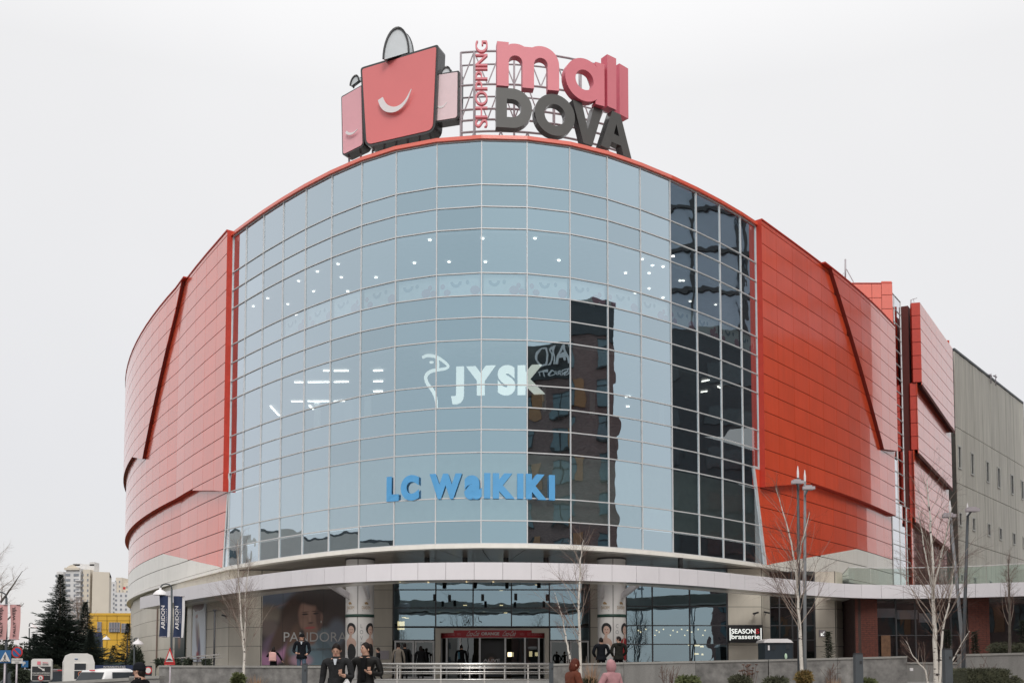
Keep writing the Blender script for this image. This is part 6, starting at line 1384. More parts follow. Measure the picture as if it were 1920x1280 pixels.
b = MB(); q = P(178, 1199, 140); b.box(q, (1.9, .2, 2.0)); tag(b.build('billboard', M['navyc']), 'small navy board at the foot of the yellow building', 'sign board')

# ------------------------------------------------------------------ vegetation
M['bark'] = mat('birch_bark', (.62, .58, .52), .8, col2=(.50, .46, .41), scale=5); 
def birch_bark():
    m = M['bark']; t = m.node_tree; b = t.nodes['Principled BSDF']; src = b.inputs['Base Color'].links[0].from_socket
    tc = N(t, 'ShaderNodeTexCoord'); mp = N(t, 'ShaderNodeMapping'); mp.inputs['Scale'].default_value = (5, 5, 14); t.links.new(tc.outputs['Object'], mp.inputs[0])
    nz = N(t, 'ShaderNodeTexNoise'); nz.inputs['Scale'].default_value = 1.; nz.inputs['Detail'].default_value = 3; t.links.new(mp.outputs[0], nz.inputs[0])
    mr = N(t, 'ShaderNodeMapRange'); mr.inputs[1].default_value = .60; mr.inputs[2].default_value = .66; t.links.new(nz.outputs[0], mr.inputs[0])
    mx = N(t, 'ShaderNodeMix', data_type='RGBA'); t.links.new(mr.outputs[0], mx.inputs[0]); t.links.new(src, mx.inputs[6]); mx.inputs[7].default_value = (.04, .03, .028, 1); t.links.new(mx.outputs[2], b.inputs['Base Color'])
birch_bark()
M['twig'] = mat('red_brown_twig', (.12, .060, .045), .85, var=.3); M['branch'] = mat('pale_branch', (.30, .24, .20), .85, var=.3, scale=8); M['barkdark'] = mat('grey_brown_bark', (.10, .085, .07), .9, var=.3, scale=5)
def rnd3(k=1.): return Vector((random.uniform(-k, k), random.uniform(-k, k), random.uniform(-k, k)))
def grow(mb, p, d, L, r, lev, maxlev, spread, droop, mats, bud=0.):
    n = 5 if lev < 2 else 4; pts = [p]; rad = [r]; dd = d.normalized()
    for i in range(n):
        dd = (dd+rnd3(.13+.05*lev)+Vector((0, 0, droop[min(lev, len(droop)-1)]))).normalized(); pts.append(pts[-1]+dd*L/n); rad.append(r*(1-.72*(i+1)/n))
    mb[0 if lev == 0 else 1].tube(pts, rad, 6 if lev == 0 else 4 if lev == 1 else 3, mats[min(lev, len(mats)-1)], cap=False)
    if lev >= maxlev: return
    k = (11, 8, 7, 5)[min(lev, 3)]
    for i in range(k):
        t = random.uniform(.18 if lev else .25, 1.); j = min(n-1, int(t*n)); q = pts[j].lerp(pts[j+1], t*n-j); ax = (pts[j+1]-pts[j]).normalized()
        a = random.uniform(0, 2*pi); u = ax.orthogonal().normalized(); v = ax.cross(u); out = u*cos(a)+v*sin(a)
        grow(mb, q, ax*cos(spread)+out*sin(spread), L*random.uniform(.42, .66)*(1.1-.45*t), r*(1-.7*t)*.52, lev+1, maxlev, spread*1.05, droop, mats)
def birch(lab, px, py, Y, stems, grp='bare birches on the plaza', maxlev=3, zbase=.38, seed=1, tone=('bark', 'twig'), sp=.55, dens=5.2, droop=(.02, .06, -.02, -.12)):
    random.seed(seed); base = P(px, py, Y); base.z = zbase; t = thing('birch_tree', lab, 'tree', base, 0, grp)
    T, B = MB(), MB()
    for (stem, rr) in stems:
        pts = [P(x, y, Y+dy) for x, y, dy in stem]; 
        if stem[0][1] > 1240: pts[0].z = zbase
        k = len(pts); fine = []
        for a, c_ in zip(pts[:-1], pts[1:]):
            for i in range(4): fine.append(a.lerp(c_, i/4)+rnd3(.012))
        fine.append(pts[-1]); kk = len(fine); T.tube(fine, [rr*(1-.9*i/(kk-1))+.004 for i in range(kk)], 7, 0, cap=False)
        Ls = sum((c_-a).length for a, c_ in zip(pts[:-1], pts[1:])); nb = int(Ls*dens)
        for i in range(nb):
            f = .22+.78*(i+random.random())/nb; j = min(kk-2, int(f*(kk-1))); q = fine[j].lerp(fine[j+1], f*(kk-1)-j); ax = (fine[j+1]-fine[j]).normalized(); a = random.uniform(0, 2*pi)
            out = Vector((cos(a), sin(a), 0)); grow((T, B), q, ax*cos(sp)+out*sin(sp), Ls*(.42-.30*f)*random.uniform(.7, 1.15), rr*(1-.85*f)*.24+.003, 1, maxlev, .5, droop, (0, 1, 2, 2))
    T.build('trunk', [M[tone[0]], M['branch'], M[tone[1]]], t); B.build('branches', [M[tone[0]], M['branch'], M[tone[1]]], t); random.seed(seed+100); return t
birch('slim birch in front of the left poster wall with two thin stems', 457, 1275, 33, [([(457, 1275, 0), (458, 1222, 0), (452, 1160, 0), (447, 1090, .1), (446, 1010, .2)], .048), ([(458, 1222, 0), (460, 1170, .1), (460, 1120, .2), (468, 1050, .3)], .03)], seed=3)
birch('twin stemmed birch between the railing and the women', 1089, 1275, 31, [([(1091, 1275, 0), (1087, 1200, 0), (1085, 1120, 0), (1088, 1050, .1), (1094, 1012, .1)], .05), ([(1069, 1235, -.2), (1062, 1200, -.2), (1055, 1160, -.1), (1040, 1110, 0)], .03), ([(1075, 1275, -.2), (1069, 1235, -.2)], .033)], seed=5, sp=.6)
birch('white barked birch beside the pair of plaza lamps', 1502, 1265, 30, [([(1503, 1262, 0), (1501, 1190, 0), (1497, 1140, 0), (1493, 1080, 0), (1480, 1000, .1), (1455, 915, .3)], .058), ([(1493, 1085, 0), (1503, 1020, .2), (1518, 960, .2)], .03)], seed=8, sp=.62)
birch('tallest many stemmed birch in front of the steps at right', 1754, 1280, 26, [([(1757, 1290, 0), (1753, 1200, 0), (1751, 1130, 0), (1749, 1060, 0), (1744, 970, .1), (1738, 900, .1)], .066), ([(1754, 1252, 0), (1768, 1180, -.1), (1782, 1120, -.1), (1790, 1050, 0)], .034), ([(1753, 1270, 0), (1735, 1255, .1), (1712, 1230, .1), (1698, 1200, .1)], .024), ([(1755, 1268, 0), (1785, 1240, .1), (1818, 1182, .1)], .026), ([(1751, 1120, 0), (1735, 1040, .2), (1722, 960, .2)], .026), ([(1751, 1100, 0), (1772, 1010, .2), (1785, 950, .2)], .026)], seed=12, sp=.6)
birch('narrow upright bare tree behind the right granite wall', 1893, 1240, 37, [([(1893, 1240, 0), (1893, 1160, 0), (1892, 1100, 0), (1891, 1048, 0)], .06)], grp='bare trees beside the mall', maxlev=3, zbase=1.0, seed=21, tone=('barkdark', 'twig'), sp=.3)
birch('bare tree reaching in from the left edge of the frame', -30, 1260, 55, [([(-32, 1270, 0), (-28, 1180, 0), (-20, 1100, 0), (-5, 1030, 0)], .16), ([(-28, 1180, 0), (0, 1130, 0), (22, 1100, 0), (42, 1070, 0)], .09), ([(-30, 1200, 0), (10, 1165, 0), (45, 1130, 0)], .08)], grp='bare trees beside the mall', zbase=0., seed=23, tone=('barkdark', 'branch'), sp=.6, dens=1.6)
birch('pale bare tree showing between the conifer and the yellow building', 150, 1250, 120, [([(152, 1262, 0), (150, 1200, 0), (146, 1150, 0), (142, 1130, 0)], .22)], grp='bare trees beside the mall', zbase=0., seed=29, tone=('barkdark', 'branch'), sp=.7)
# seen only mirrored
for i, (x, y, h) in enumerate(((-6, -14, 9), (16, -22, 8), (-28, -10, 8))):
    random.seed(40+i); t = thing('bare_tree', 'bare street tree across the road, '+('short broad', 'rightmost slender', 'leftmost bushy')[i]+' one', 'tree', (x, y, 0), 0, 'bare trees across the road'); T, B = MB(), MB(); grow((T, B), Vector((x, y, 0)), Vector((0, 0, 1)), h, .16, 0, 2, .6, (.1, .05, .0), (0, 0, 0)); T.build('trunk', [M['barkdark']]*1, t); B.build('branches', [M['barkdark']], t)
random.seed(77)
M['needle'] = mat('dark_conifer_needles', (.022, .034, .027), .9, col2=(.035, .052, .040), scale=2.2); M['needle2'] = mat('dark_thuja', (.018, .026, .016), .9, col2=(.035, .045, .022), scale=5); M['hedgem'] = mat('hedge_leaves', (.030, .034, .016), .9, col2=(.055, .055, .028), scale=6); M['straw'] = mat('dry_grass', (.36, .22, .13), .9, col2=(.24, .14, .08), scale=9); M['goldsh'] = mat('golden_brown_shrub', (.18, .10, .03), .9, col2=(.10, .085, .02), scale=10); M['greensh'] = mat('green_shrub', (.05, .065, .02), .9, col2=(.09, .10, .035), scale=8); M['drystem'] = mat('dry_flower_stem', (.10, .055, .04), .9, var=.3)
def conifer(name, lab, cx, ybase, ytop, Y, wpx, m, grp, n=2600, tiers=15, zb=0., lean=0., lobes=()):
    top = P(cx, ytop, Y); h = top.z-zb; Rm = wpx/2/1900*Y; t = thing(name, lab, 'tree', (top.x, Y, zb), 0, grp); b = MB(); b.tube([(top.x, Y, zb), (top.x, Y, zb+h*.95)], [Rm*.07+.03, .02], 7); b.build('trunk', M['barkdark'], t)
    b = MB()
    def spray(p, d, L, w):
        s = d.cross(Vector((0, 0, 1))); s = s.normalized() if s.length > .01 else Vector((1, 0, 0)); k = 4
        for i in range(k):
            q = p+d*L*i/k; ww = w*(1-i/k*.7); tip = q+d*L*.45+s*ww*random.uniform(.7, 1.1)+Vector((0, 0, random.uniform(-.12, .16)*L)); tip2 = q+d*L*.45-s*ww*random.uniform(.7, 1.1)+Vector((0, 0, random.uniform(-.12, .16)*L))
            e = Vector((0, 0, .05*L)); b.add([q-e, q+d*L*.16+e, tip], [(0, 1, 2)]); b.add([q-e, q+d*L*.16+e, tip2], [(0, 1, 2)])
        b.add([p-s*w*.1, p+s*w*.1, p+d*L*1.25], [(0, 1, 2)])
    for (ox, oy, hh, RR_) in ((0, 0, h, Rm),)+tuple(lobes):
        for i in range(int(n*hh/h)):
            f = random.random()**.8; z = zb+hh*(.04+.94*f); a = random.uniform(0, 2*pi); tier = (f*tiers) % 1.; R1 = RR_*((1-f)**1.05)*(.86+.34*noise.noise(Vector((cos(a)*1.6, sin(a)*1.6, f*7+hh)))*2)*(1.12-.42*tier)+.03; rr = R1*(.25+.78*random.random()**.6); d = Vector((cos(a), sin(a), random.uniform(-.05, .42))).normalized()
            L = max(.10, R1*.30)*random.uniform(.7, 1.3)*(1.9 if random.random() < .08 else 1); spray(Vector((top.x+ox+cos(a)*rr, Y+oy+sin(a)*rr, z+.10*rr)), d, L, L*.42)
    b.build('crown', m, t); return t
conifer('conifer_tree', 'large dark conifer with a ragged pointed top at left', 114, 1280, 1072, 70, 132, M['needle'], 'dark conifers left of the mall', n=7000, lobes=((1.5, .6, 6.3, 1.7), (-1.5, -.4, 4.0, 2.0), (2.3, -.3, 4.3, 1.5), (.4, -.3, 5.2, 2.2)))
conifer('conifer_tree', 'smaller dark conifer in front of the yellow building', 240, 1280, 1166, 80, 70, M['needle'], 'dark conifers left of the mall', n=2600, lobes=((-1.2, .3, 3.4, 1.4),))
conifer('conifer_tree', 'low dark conifer bush between the two larger conifers', 184, 1280, 1196, 75, 36, M['needle'], 'dark conifers left of the mall', n=1100, lobes=((1.0, 0, 2.6, 1.0),))
conifer('thuja_tree', 'thin dark thuja beside the box sign with the arrow', 1553, 1240, 1182, 50, 17, M['needle2'], 'dark thujas on the terrace', n=900, zb=1.1)
conifer('thuja_tree', 'dark thuja standing in front of the brick pier at right', 1827, 1240, 1182, 47, 15, M['needle2'], 'dark thujas on the terrace', n=900, zb=1.1)
conifer('thuja_tree', 'dark thuja in front of the dark pavilion glass', 1776, 1240, 1178, 48, 16, M['needle2'], 'dark thujas on the terrace', n=900, zb=1.1)
conifer('thuja_tree', 'tall thuja at the right edge of the frame', 1917, 1240, 1160, 46, 18, M['needle2'], 'dark thujas on the terrace', n=900, zb=1.1)
def shrub(lab, cx, cy, rx, rz, Y, m, n=900, name='shrub', cat='shrub', boxy=False, leaf=.05, ry=None, grp='small shrubs in front of the walls'):
    c_ = P(cx, cy, Y); s = Y/1900; RX, RZ = rx*s, rz*s; RY = ry or RX; b = MB()
    for _ in range(n):
        if boxy:
            v = Vector((random.uniform(-1, 1), random.uniform(-1, 1), random.uniform(-1, 1))); k = random.randrange(3); v[k] = random.choice((-1, 1))*random.uniform(.85, 1.05) if k else v[k]
        else: v = rnd3(1).normalized()*random.uniform(.6, 1.08)*(1+.12*noise.noise(rnd3(5)))
        p = c_+Vector((v.x*RX, v.y*RY, v.z*RZ)); d = (v+rnd3(.6)).normalized(); s1 = d.orthogonal().normalized(); l = leaf*random.uniform(.6, 1.4); b.add([p-s1*l*.5, p+s1*l*.5, p+d*l*1.6], [(0, 1, 2)])
    b.ball(c_, (RX*.72, RY*.72, RZ*.72), n=12, k=8) if not boxy else b.box(c_, (RX*1.8, RY*1.8, RZ*1.8)); o = b.build(name, m); tag(o, lab, cat, grp); return o
def tuft(lab, cx, ybase, h, w, Y, m, n=160, name='grass_tuft', cat='grass tuft', zb=.4, grp='dry grass tufts on the plaza'):
    b = MB(); base = P(cx, ybase, Y); zt = P(cx, ybase-h, Y).z; base.z = zb; H = zt-zb; s = Y/1900*w/2
    for _ in range(n):
        a = random.uniform(0, 2*pi); o = Vector((cos(a), sin(a), 0)); p = base+o*random.random()*s*.35; hh = H*random.uniform(.6, 1.08); e = random.uniform(.3, 1)*s; q = p+o*e*.5+Vector((0, 0, hh*.7)); r = p+o*e+Vector((0, 0, hh*random.uniform(.8, 1))); sd_ = Vector((-o.y, o.x, 0))*.008*Y/25; b.add([p-sd_, p+sd_, q+sd_*.8, q-sd_*.8, r], [(0, 1, 2, 3), (3, 2, 4)])
    o = b.build(name, m); tag(o, lab, cat, grp); return o
shrub('small round green shrub beside the foot of the left birch', 447, 1274, 12, 11, 29, M['greensh'])
tuft('straw coloured grass tuft right of the left birch', 481, 1290, 27, 44, 28, M['straw'], 260)
tuft('tall tan grass clump between the two women', 1108, 1290, 60, 40, 27, M['straw'], 120)
shrub('golden brown clipped ball shrub at the foot of the lamp birch', 1507, 1270, 14, 12, 27, M['goldsh'])
tuft('tan grass tuft right of the golden ball shrub', 1566, 1292, 25, 40, 26, M['straw'], 260)
shrub('dark clipped hedge before the right granite wall', 1836, 1272, 42, 17, 24, M['hedgem'], 2600, 'hedge', 'hedge', True, .04, .5)
for i, (x, y, rx, rz, mm) in enumerate(((1290, 1276, 22, 9, 'greensh'), (1388, 1276, 20, 10, 'hedgem'), (1455, 1278, 22, 9, 'hedgem'), (1625, 1280, 16, 8, 'greensh'), (1105, 1280, 13, 8, 'hedgem'), (1890, 1278, 22, 10, 'hedgem'))):
    shrub(('low juniper under the glazing left part', 'low dark shrub beneath the dry flower heads', 'low dark shrub left of the golden ball', 'low green shrub right of the front bollard', 'low dark shrub between the two women', 'low dark shrub right of the clipped hedge')[i], x, y, rx, rz, 27, M[mm], 700)
def dry_plant(lab, cx, yb, yt, w, Y, n, heads, seed):
    random.seed(seed); b = MB(); base = P(cx, yb, Y); base.z = .4; zt = P(cx, yt, Y).z; s = Y/1900*w/2
    for i in range(n):
        a = random.uniform(0, 2*pi); e = base+Vector((cos(a)*s*random.random(), sin(a)*s*random.random(), (zt-.4)*random.uniform(.75, 1))); mid = base.lerp(e, .5)+rnd3(.03); b.tube([base+rnd3(.03), mid, e], .007, 3, cap=False)
        if heads: b.ball(e, (.05, .05, .022), n=6, k=3)
        else:
            for _ in range(4): q = mid.lerp(e, random.random()); b.tube([q, q+rnd3(.18)+Vector((0, 0, .12))], .005, 3, cap=False)
    o = b.build('dry_plant', M['drystem']); tag(o, lab, 'dry plant', 'dry plants before the granite wall')
dry_plant('dark dry flower heads standing against the right granite wall', 1402, 1285, 1244, 38, 30, 26, True, 5); dry_plant('thin leafless bush before the wall under the glazing', 1252, 1285, 1246, 46, 31, 14, False, 6); dry_plant('thin leafless bush behind the clipped hedge at right', 1850, 1275, 1243, 60, 28, 16, False, 9); dry_plant('wispy leafless bush left of the golden ball shrub', 1560, 1285, 1248, 30, 29, 10, False, 11)
random.seed(90)
shrub('dark evergreen bushes on the terrace at the right edge', 1888, 1215, 32, 12, 44, M['hedgem'], 2200, grp='dark bushes beside the street', ry=.8)
for i, (x, y, rx, rz, Y, lab) in enumerate(((48, 1250, 34, 44, 78, 'broad dark bush behind the pink banners'), (150, 1255, 40, 30, 72, 'dark bush at the foot of the big conifer'), (255, 1255, 14, 40, 62, 'dark bush against the corner of the left wall'), (40, 1268, 16, 13, 36, 'low green bush under the parking sign'), (100, 1262, 12, 14, 50, 'brownish low bush right of the parking board'), (0, 1240, 30, 46, 90, 'dark bush at the far left edge'))):
    shrub(lab, x, y, rx, rz, Y, M['needle2'] if i != 4 else M['hedgem'], 2400, grp='dark bushes beside the street', leaf=.05*Y/40)
for i, x in enumerate((300, 330, 352, 388)): shrub(('leftmost', 'second', 'third', 'rightmost')[i]+' of four little box shrubs behind the left ramp railing', x, 1241, 9, 7, 44, M['needle2'], 300, grp='little box shrubs along the left wall')
t = MB()
for _ in range(5200):
    x = random.uniform(-420, -75); y = 290+random.uniform(0, 60); h = random.uniform(0, 1)**1.5*(6+3*noise.noise(Vector((x*.03, 0, 0)))); p = Vector((x, y, h)); d = rnd3(1).normalized(); q = d.orthogonal().normalized(); l = random.uniform(.8, 1.8); t.add([p-q*l, p+q*l, p+d*l*1.5], [(0, 1, 2)])
o = t.build('distant_trees', M['twig']); o['kind'] = 'stuff'; o['label'] = 'dark mass of distant bare trees along the horizon at left'

# ------------------------------------------------------------------ people
M['skinp'] = mat('skin', (.42, .24, .17), .55, var=.06, scale=9); M['jeans'] = mat('blue_jeans', (.06, .09, .13), .85, var=.2, scale=12); M['trous'] = mat('dark_trousers', (.022, .022, .026), .85, var=.2); M['shoe'] = mat('dark_shoes', (.02, .02, .02), .5)
M['cl_coat'] = mat('charcoal_wool_coat', (.020, .020, .021), .9, spec=.15, var=.3, scale=30, bump=.2); M['cl_leather'] = mat('black_leather_jacket', (.010, .0095, .009), .5, spec=.15, var=.3, scale=9, bump=.5, bscale=14); M['cl_navy'] = mat('dark_navy_jacket', (.006, .007, .010), .8, spec=.15, var=.3, scale=12); M['cl_olive'] = mat('olive_hooded_jacket', (.018, .017, .014), .85, spec=.15, var=.3, scale=12); M['cl_rust'] = mat('rust_brown_coat', (.11, .034, .020), .85, spec=.15, var=.2, scale=12); M['cl_pink'] = mat('dusty_pink_hooded_jacket', (.36, .19, .20), .8, spec=.15, var=.15, scale=9, bump=.4, bscale=10); M['cl_black'] = mat('black_clothing', (.006, .006, .007), .85, spec=.15, var=.3, scale=12); M['cl_cream'] = mat('cream_coat', (.22, .19, .16), .85, spec=.15, var=.1); M['hair_b'] = mat('dark_brown_hair', (.010, .006, .005), .55, spec=.15, var=.3, scale=40); M['hair_r'] = mat('auburn_hair', (.075, .017, .009), .55, spec=.15, var=.35, scale=30, bump=.5, bscale=40); M['shirt'] = mat('pale_shirt', (.45, .47, .50), .8); M['packpink'] = mat('pink_backpack_cloth', (.62, .36, .33), .7, var=.08); M['bagplastic'] = mat('white_carrier_bag', (.62, .62, .62), .45, var=.05); M['plaid'] = mat('grey_checked_skirt', (.05, .05, .05), .85, col2=(.18, .17, .16), scale=14); M['phone'] = mat('black_phone', (.01, .01, .01), .2)
def skin_body(t, H, J, edges, R_, regions, mats, name='body', sub=2):
    """grow one continuous surface round joints; J name->pos, R_ name->radius; regions: (a, b, material index)"""
    names = list(J); idx = {n: i for i, n in enumerate(names)}; me = bpy.data.meshes.new('b'); me.from_pydata([tuple(Vector(J[n])*H) for n in names], [(idx[a], idx[b_]) for a, b_ in edges], [])
    o = bpy.data.objects.new('b', me); COL.objects.link(o); md = o.modifiers.new('s', 'SKIN'); md.use_smooth_shade = True
    for n in names:
        r = R_[n]; r = r if hasattr(r, '__len__') else (r, r); me.skin_vertices[0].data[idx[n]].radius = (r[0]*H, r[1]*H)
    me.skin_vertices[0].data[idx[names[0]]].use_root = True
    ss = o.modifiers.new('u', 'SUBSURF'); ss.levels = sub; ss.render_levels = sub
    dg = bpy.context.evaluated_depsgraph_get(); m2 = bpy.data.meshes.new_from_object(o.evaluated_get(dg)); bpy.data.objects.remove(o); m2.materials.clear()
    for m in mats: m2.materials.append(m)
    segs = [(Vector(J[a])*H, Vector(J[b_])*H, k) for a, b_, k in regions]
    for p in m2.polygons:
        c_ = p.center; best = 9e9
        for a, b_, k in segs:
            d = b_-a; f = max(0, min(1, (c_-a).dot(d)/max(d.length_squared, 1e-9))); dist = (c_-(a+d*f)).length
            if dist < best: best = dist; p.material_index = k
        p.use_smooth = True
    m2.name = name; o = bpy.data.objects.new(name, m2); COL.objects.link(o); o.parent = t; return o
def person(lab, px, pytop, Y, zg, face, top, legs, hair, la=None, ra=None, look=0., tilt=0., lean=0., step=.05, bulk=1., coat=None, hood=None, hat=None, longhair=False, extra=(), grp=None, female=False, shirt=None, sub=2):
    """face = heading in degrees, 0 looks away from the camera (+Y), 180 towards it, 90 = left of frame; arms: (elbow, wrist) in body space"""
    tp = P(px, pytop, Y); H = (tp.z-zg)/1.0; base = Vector((tp.x, Y, zg)); t = thing('person', lab, 'person', base, R(face), grp)
    sw = .108 if female else .128
    la = la or ((-.155, -.01, .63), (-.165, .02, .49)); ra = ra or ((.155, -.01, .63), (.165, .02, .49))
    def fw(p, k): return (p[0], p[1]+lean*max(0, p[2]-.53)*k, p[2])
    J = {'pelvis': (0, 0, .53), 'waist': (0, .0, .60), 'chest': (0, -.005, .72), 'upper': (0, -.01, .808), 'neck': (0, -.002, .842), 'skull': (.0, .006, .895), 'crown': (0, .0, .955),
         'shl': (-sw, -.01, .812), 'ell': la[0], 'wrl': la[1], 'shr': (sw, -.01, .812), 'elr': ra[0], 'wrr': ra[1], 'hipl': (-.052, 0, .50), 'knl': (-.058, step+.012, .28), 'anl': (-.06, step*.3-.01, .05), 'tol': (-.065, step*.3+.085, .018),
         'hipr': (.052, 0, .50), 'knr': (.058, -step*.2+.012, .28), 'anr': (.06, -step*1.2-.01, .05), 'tor': (.065, -step*1.2+.085, .018)}
    for n in ('chest', 'upper', 'neck', 'skull', 'crown', 'shl', 'shr'): J[n] = fw(J[n], 1)
    B_ = bulk; RR = {'pelvis': (.085*B_, .062*B_), 'waist': (.086*B_, .058*B_), 'chest': (.088*B_, .062*B_), 'upper': (.072*B_, .052*B_), 'neck': .038, 'skull': (.040, .047), 'crown': (.036, .044), 'shl': .036*B_, 'shr': .036*B_, 'ell': .032*B_, 'elr': .032*B_, 'wrl': .021*B_, 'wrr': .021*B_, 'hipl': .053, 'hipr': .053, 'knl': .036, 'knr': .036, 'anl': .026, 'anr': .026, 'tol': .020, 'tor': .020}
    E_ = [('pelvis', 'waist'), ('waist', 'chest'), ('chest', 'upper'), ('upper', 'neck'), ('neck', 'skull'), ('skull', 'crown'), ('upper', 'shl'), ('shl', 'ell'), ('ell', 'wrl'), ('upper', 'shr'), ('shr', 'elr'), ('elr', 'wrr'), ('pelvis', 'hipl'), ('hipl', 'knl'), ('knl', 'anl'), ('anl', 'tol'), ('pelvis', 'hipr'), ('hipr', 'knr'), ('knr', 'anr'), ('anr', 'tor')]
    reg = [('upper', 'neck', 0), ('pelvis', 'waist', 0), ('waist', 'chest', 0), ('chest', 'upper', 0), ('upper', 'shl', 0), ('upper', 'shr', 0), ('shl', 'ell', 0), ('shr', 'elr', 0), ('ell', 'wrl', 0), ('elr', 'wrr', 0), ('neck', 'skull', 1), ('skull', 'crown', 1), ('hipl', 'knl', 2), ('knl', 'anl', 2), ('hipr', 'knr', 2), ('knr', 'anr', 2), ('anl', 'tol', 3), ('anr', 'tor', 3)]
    # hands: palm and five fingers rooted at the wrist
    for s, w_, e_ in (('l', J['wrl'], J['ell']), ('r', J['wrr'], J['elr'])):
        w_, e_ = Vector(w_), Vector(e_); d = (w_-e_).normalized(); sx = -1 if s == 'l' else 1; side = d.cross(Vector((0, 0, 1))); side = side.normalized() if side.length > .2 else Vector((0, 1, 0)); curl = side.cross(d).normalized()
        if curl.y < 0 and abs(d.z) > .8: curl = -curl
        J['pm'+s] = tuple(w_+d*.030); RR['pm'+s] = (.019, .013); E_.append(('wr'+s, 'pm'+s)); reg.append(('wr'+s, 'pm'+s, 1))
        if sub > 1:
            for i, (o_, l_) in enumerate(((-.014, .036), (-.005, .043), (.005, .041), (.014, .032))):
                k1, k2 = w_+d*.045+side*o_, w_+d*(.045+l_*.55)+side*o_*1.15+curl*.008; k3 = k1+d*l_*.75+side*o_*.2+curl*.024
                for nm, q, r in (('a', k1, .0062), ('b', k2, .0052), ('c', k3, .0042)): J[nm+s+str(i)] = tuple(q); RR[nm+s+str(i)] = r
                E_ += [('pm'+s, 'a'+s+str(i)), ('a'+s+str(i), 'b'+s+str(i)), ('b'+s+str(i), 'c'+s+str(i))]; reg += [('a'+s+str(i), 'b'+s+str(i), 1), ('b'+s+str(i), 'c'+s+str(i), 1)]
            k1 = w_+d*.025-side*.018; k2 = w_+d*.045-side*.026+curl*.008
            for nm, q, r in (('ta', k1, .0068), ('tb', k2, .0052)): J[nm+s] = tuple(q); RR[nm+s] = r
            E_ += [('pm'+s, 'ta'+s), ('ta'+s, 'tb'+s)]; reg += [('ta'+s, 'tb'+s, 1)]
    skin_body(t, H, J, E_, RR, reg, [top, M['skinp'], legs, M['shoe']], sub=sub)
    def child(b, name, m, par=t): o = b.build(name, m, None, recentre=False); o.parent = par; return o
    hc = Vector(J['skull'])*H; hc.z = .922*H; ch, sh = cos(R(look)), sin(R(look)); HM_ = Matrix.Rotation(R(look), 3, 'Z') @ Matrix.Rotation(R(tilt), 3, 'X')
    hp = lambda x, y, z: hc+HM_ @ (Vector((x, y, z))*H)
    hd = MB(); n, k = 14, 10; vs = []       # face shell: jaw, cheeks, brow
    for i in range(k+1):
        a = pi*i/k; z = -cos(a); 
        for j in range(n):
            b_ = 2*pi*j/n; rx = .043*(1-.22*max(0, -z)**2); ry = .054*(1-.10*max(0, -z)); y = sin(b_)*ry*sin(a); 
            if y > 0 and z < -.2: y *= 1.02
            vs.append(hp(cos(b_)*rx*max(sin(a), .02), y, z*.068))
    hd.add(vs, [(i*n+j, i*n+(j+1) % n, (i+1)*n+(j+1) % n, (i+1)*n+j) for i in range(k) for j in range(n)], 0, True); 
    nv = [hp(-.006, .050, .014), hp(.006, .050, .014), hp(.010, .053, -.012), hp(-.010, .053, -.012), hp(0, .067, -.010)]; hd.add(nv, [(0, 1, 4), (1, 2, 4), (2, 3, 4), (3, 0, 4)], 0, True)
    for s in (-1, 1): hd.ball(hp(s*.045, -.004, -.004), (.008*H, .010*H, .015*H), 0, 8, 5)
    head = child(hd, 'head', M['skinp'])
    for s in (-1, 1):
        b = MB(); b.ball(hp(s*.017, .0505, .006), (.0052*H, .003*H, .0032*H), n=8, k=4); child(b, 'eye', M['prt_black'], head)
        b = MB(); b.bar(hp(s*.009, .0535, .017), hp(s*.026, .049, .018), .003*H, .0035*H); child(b, 'eyebrow', hair, head)
    b = MB(); b.bar(hp(-.013, .0525, -.030), hp(.013, .0525, -.030), .004*H, .005*H); child(b, 'mouth', M['prt_lip'], head)
    if hair and not hood and not hat:
        b = MB(); n, k = 18, 8; vs = []
        for i in range(k+1):
            for j in range(n):
                b_ = 2*pi*j/n; front = max(0, sin(b_)); lim = (.50+.06*noise.noise(Vector((b_*2, 1, px*.1))))*(1-front)+.23*front if not longhair else .80*(1-front)+.33*front
                a = pi*(i/k)*lim*1.25; q = 1+.06*noise.noise(Vector((b_*3, a*4, px*.1))); vs.append(hp(cos(b_)*.049*sin(a)*q, (sin(b_)*.060-.003)*sin(a)*q, cos(a)*.077*q+.002))
        b.add(vs, [(i*n+j, (i+1)*n+j, (i+1)*n+(j+1) % n, i*n+(j+1) % n) for i in range(k) for j in range(n)], 0, True)
        if longhair: b.ball(hp(0, -.028, -.03), (.058*H, .045*H, .075*H), 0, 14, 8)
        child(b, 'hair', hair)
    if hat:
        b = MB(); n = 18; prof = [(.0505, .002), (.053, .012), (.052, .024), (.050, .028), (.049, .045), (.040, .066), (.022, .080), (.001, .084)]
        b.add([hp(cos(2*pi*j/n)*r, sin(2*pi*j/n)*r*1.16-.004, z) for r, z in prof for j in range(n)], [(i*n+j, i*n+(j+1) % n, (i+1)*n+(j+1) % n, (i+1)*n+j) for i in range(len(prof)-1) for j in range(n)], 0, True); child(b, 'beanie', hat)
        if hair: b = MB(); b.ball(hp(0, -.028, -.02), (.045*H, .035*H, .055*H), 0, 12, 7); child(b, 'hair', hair)
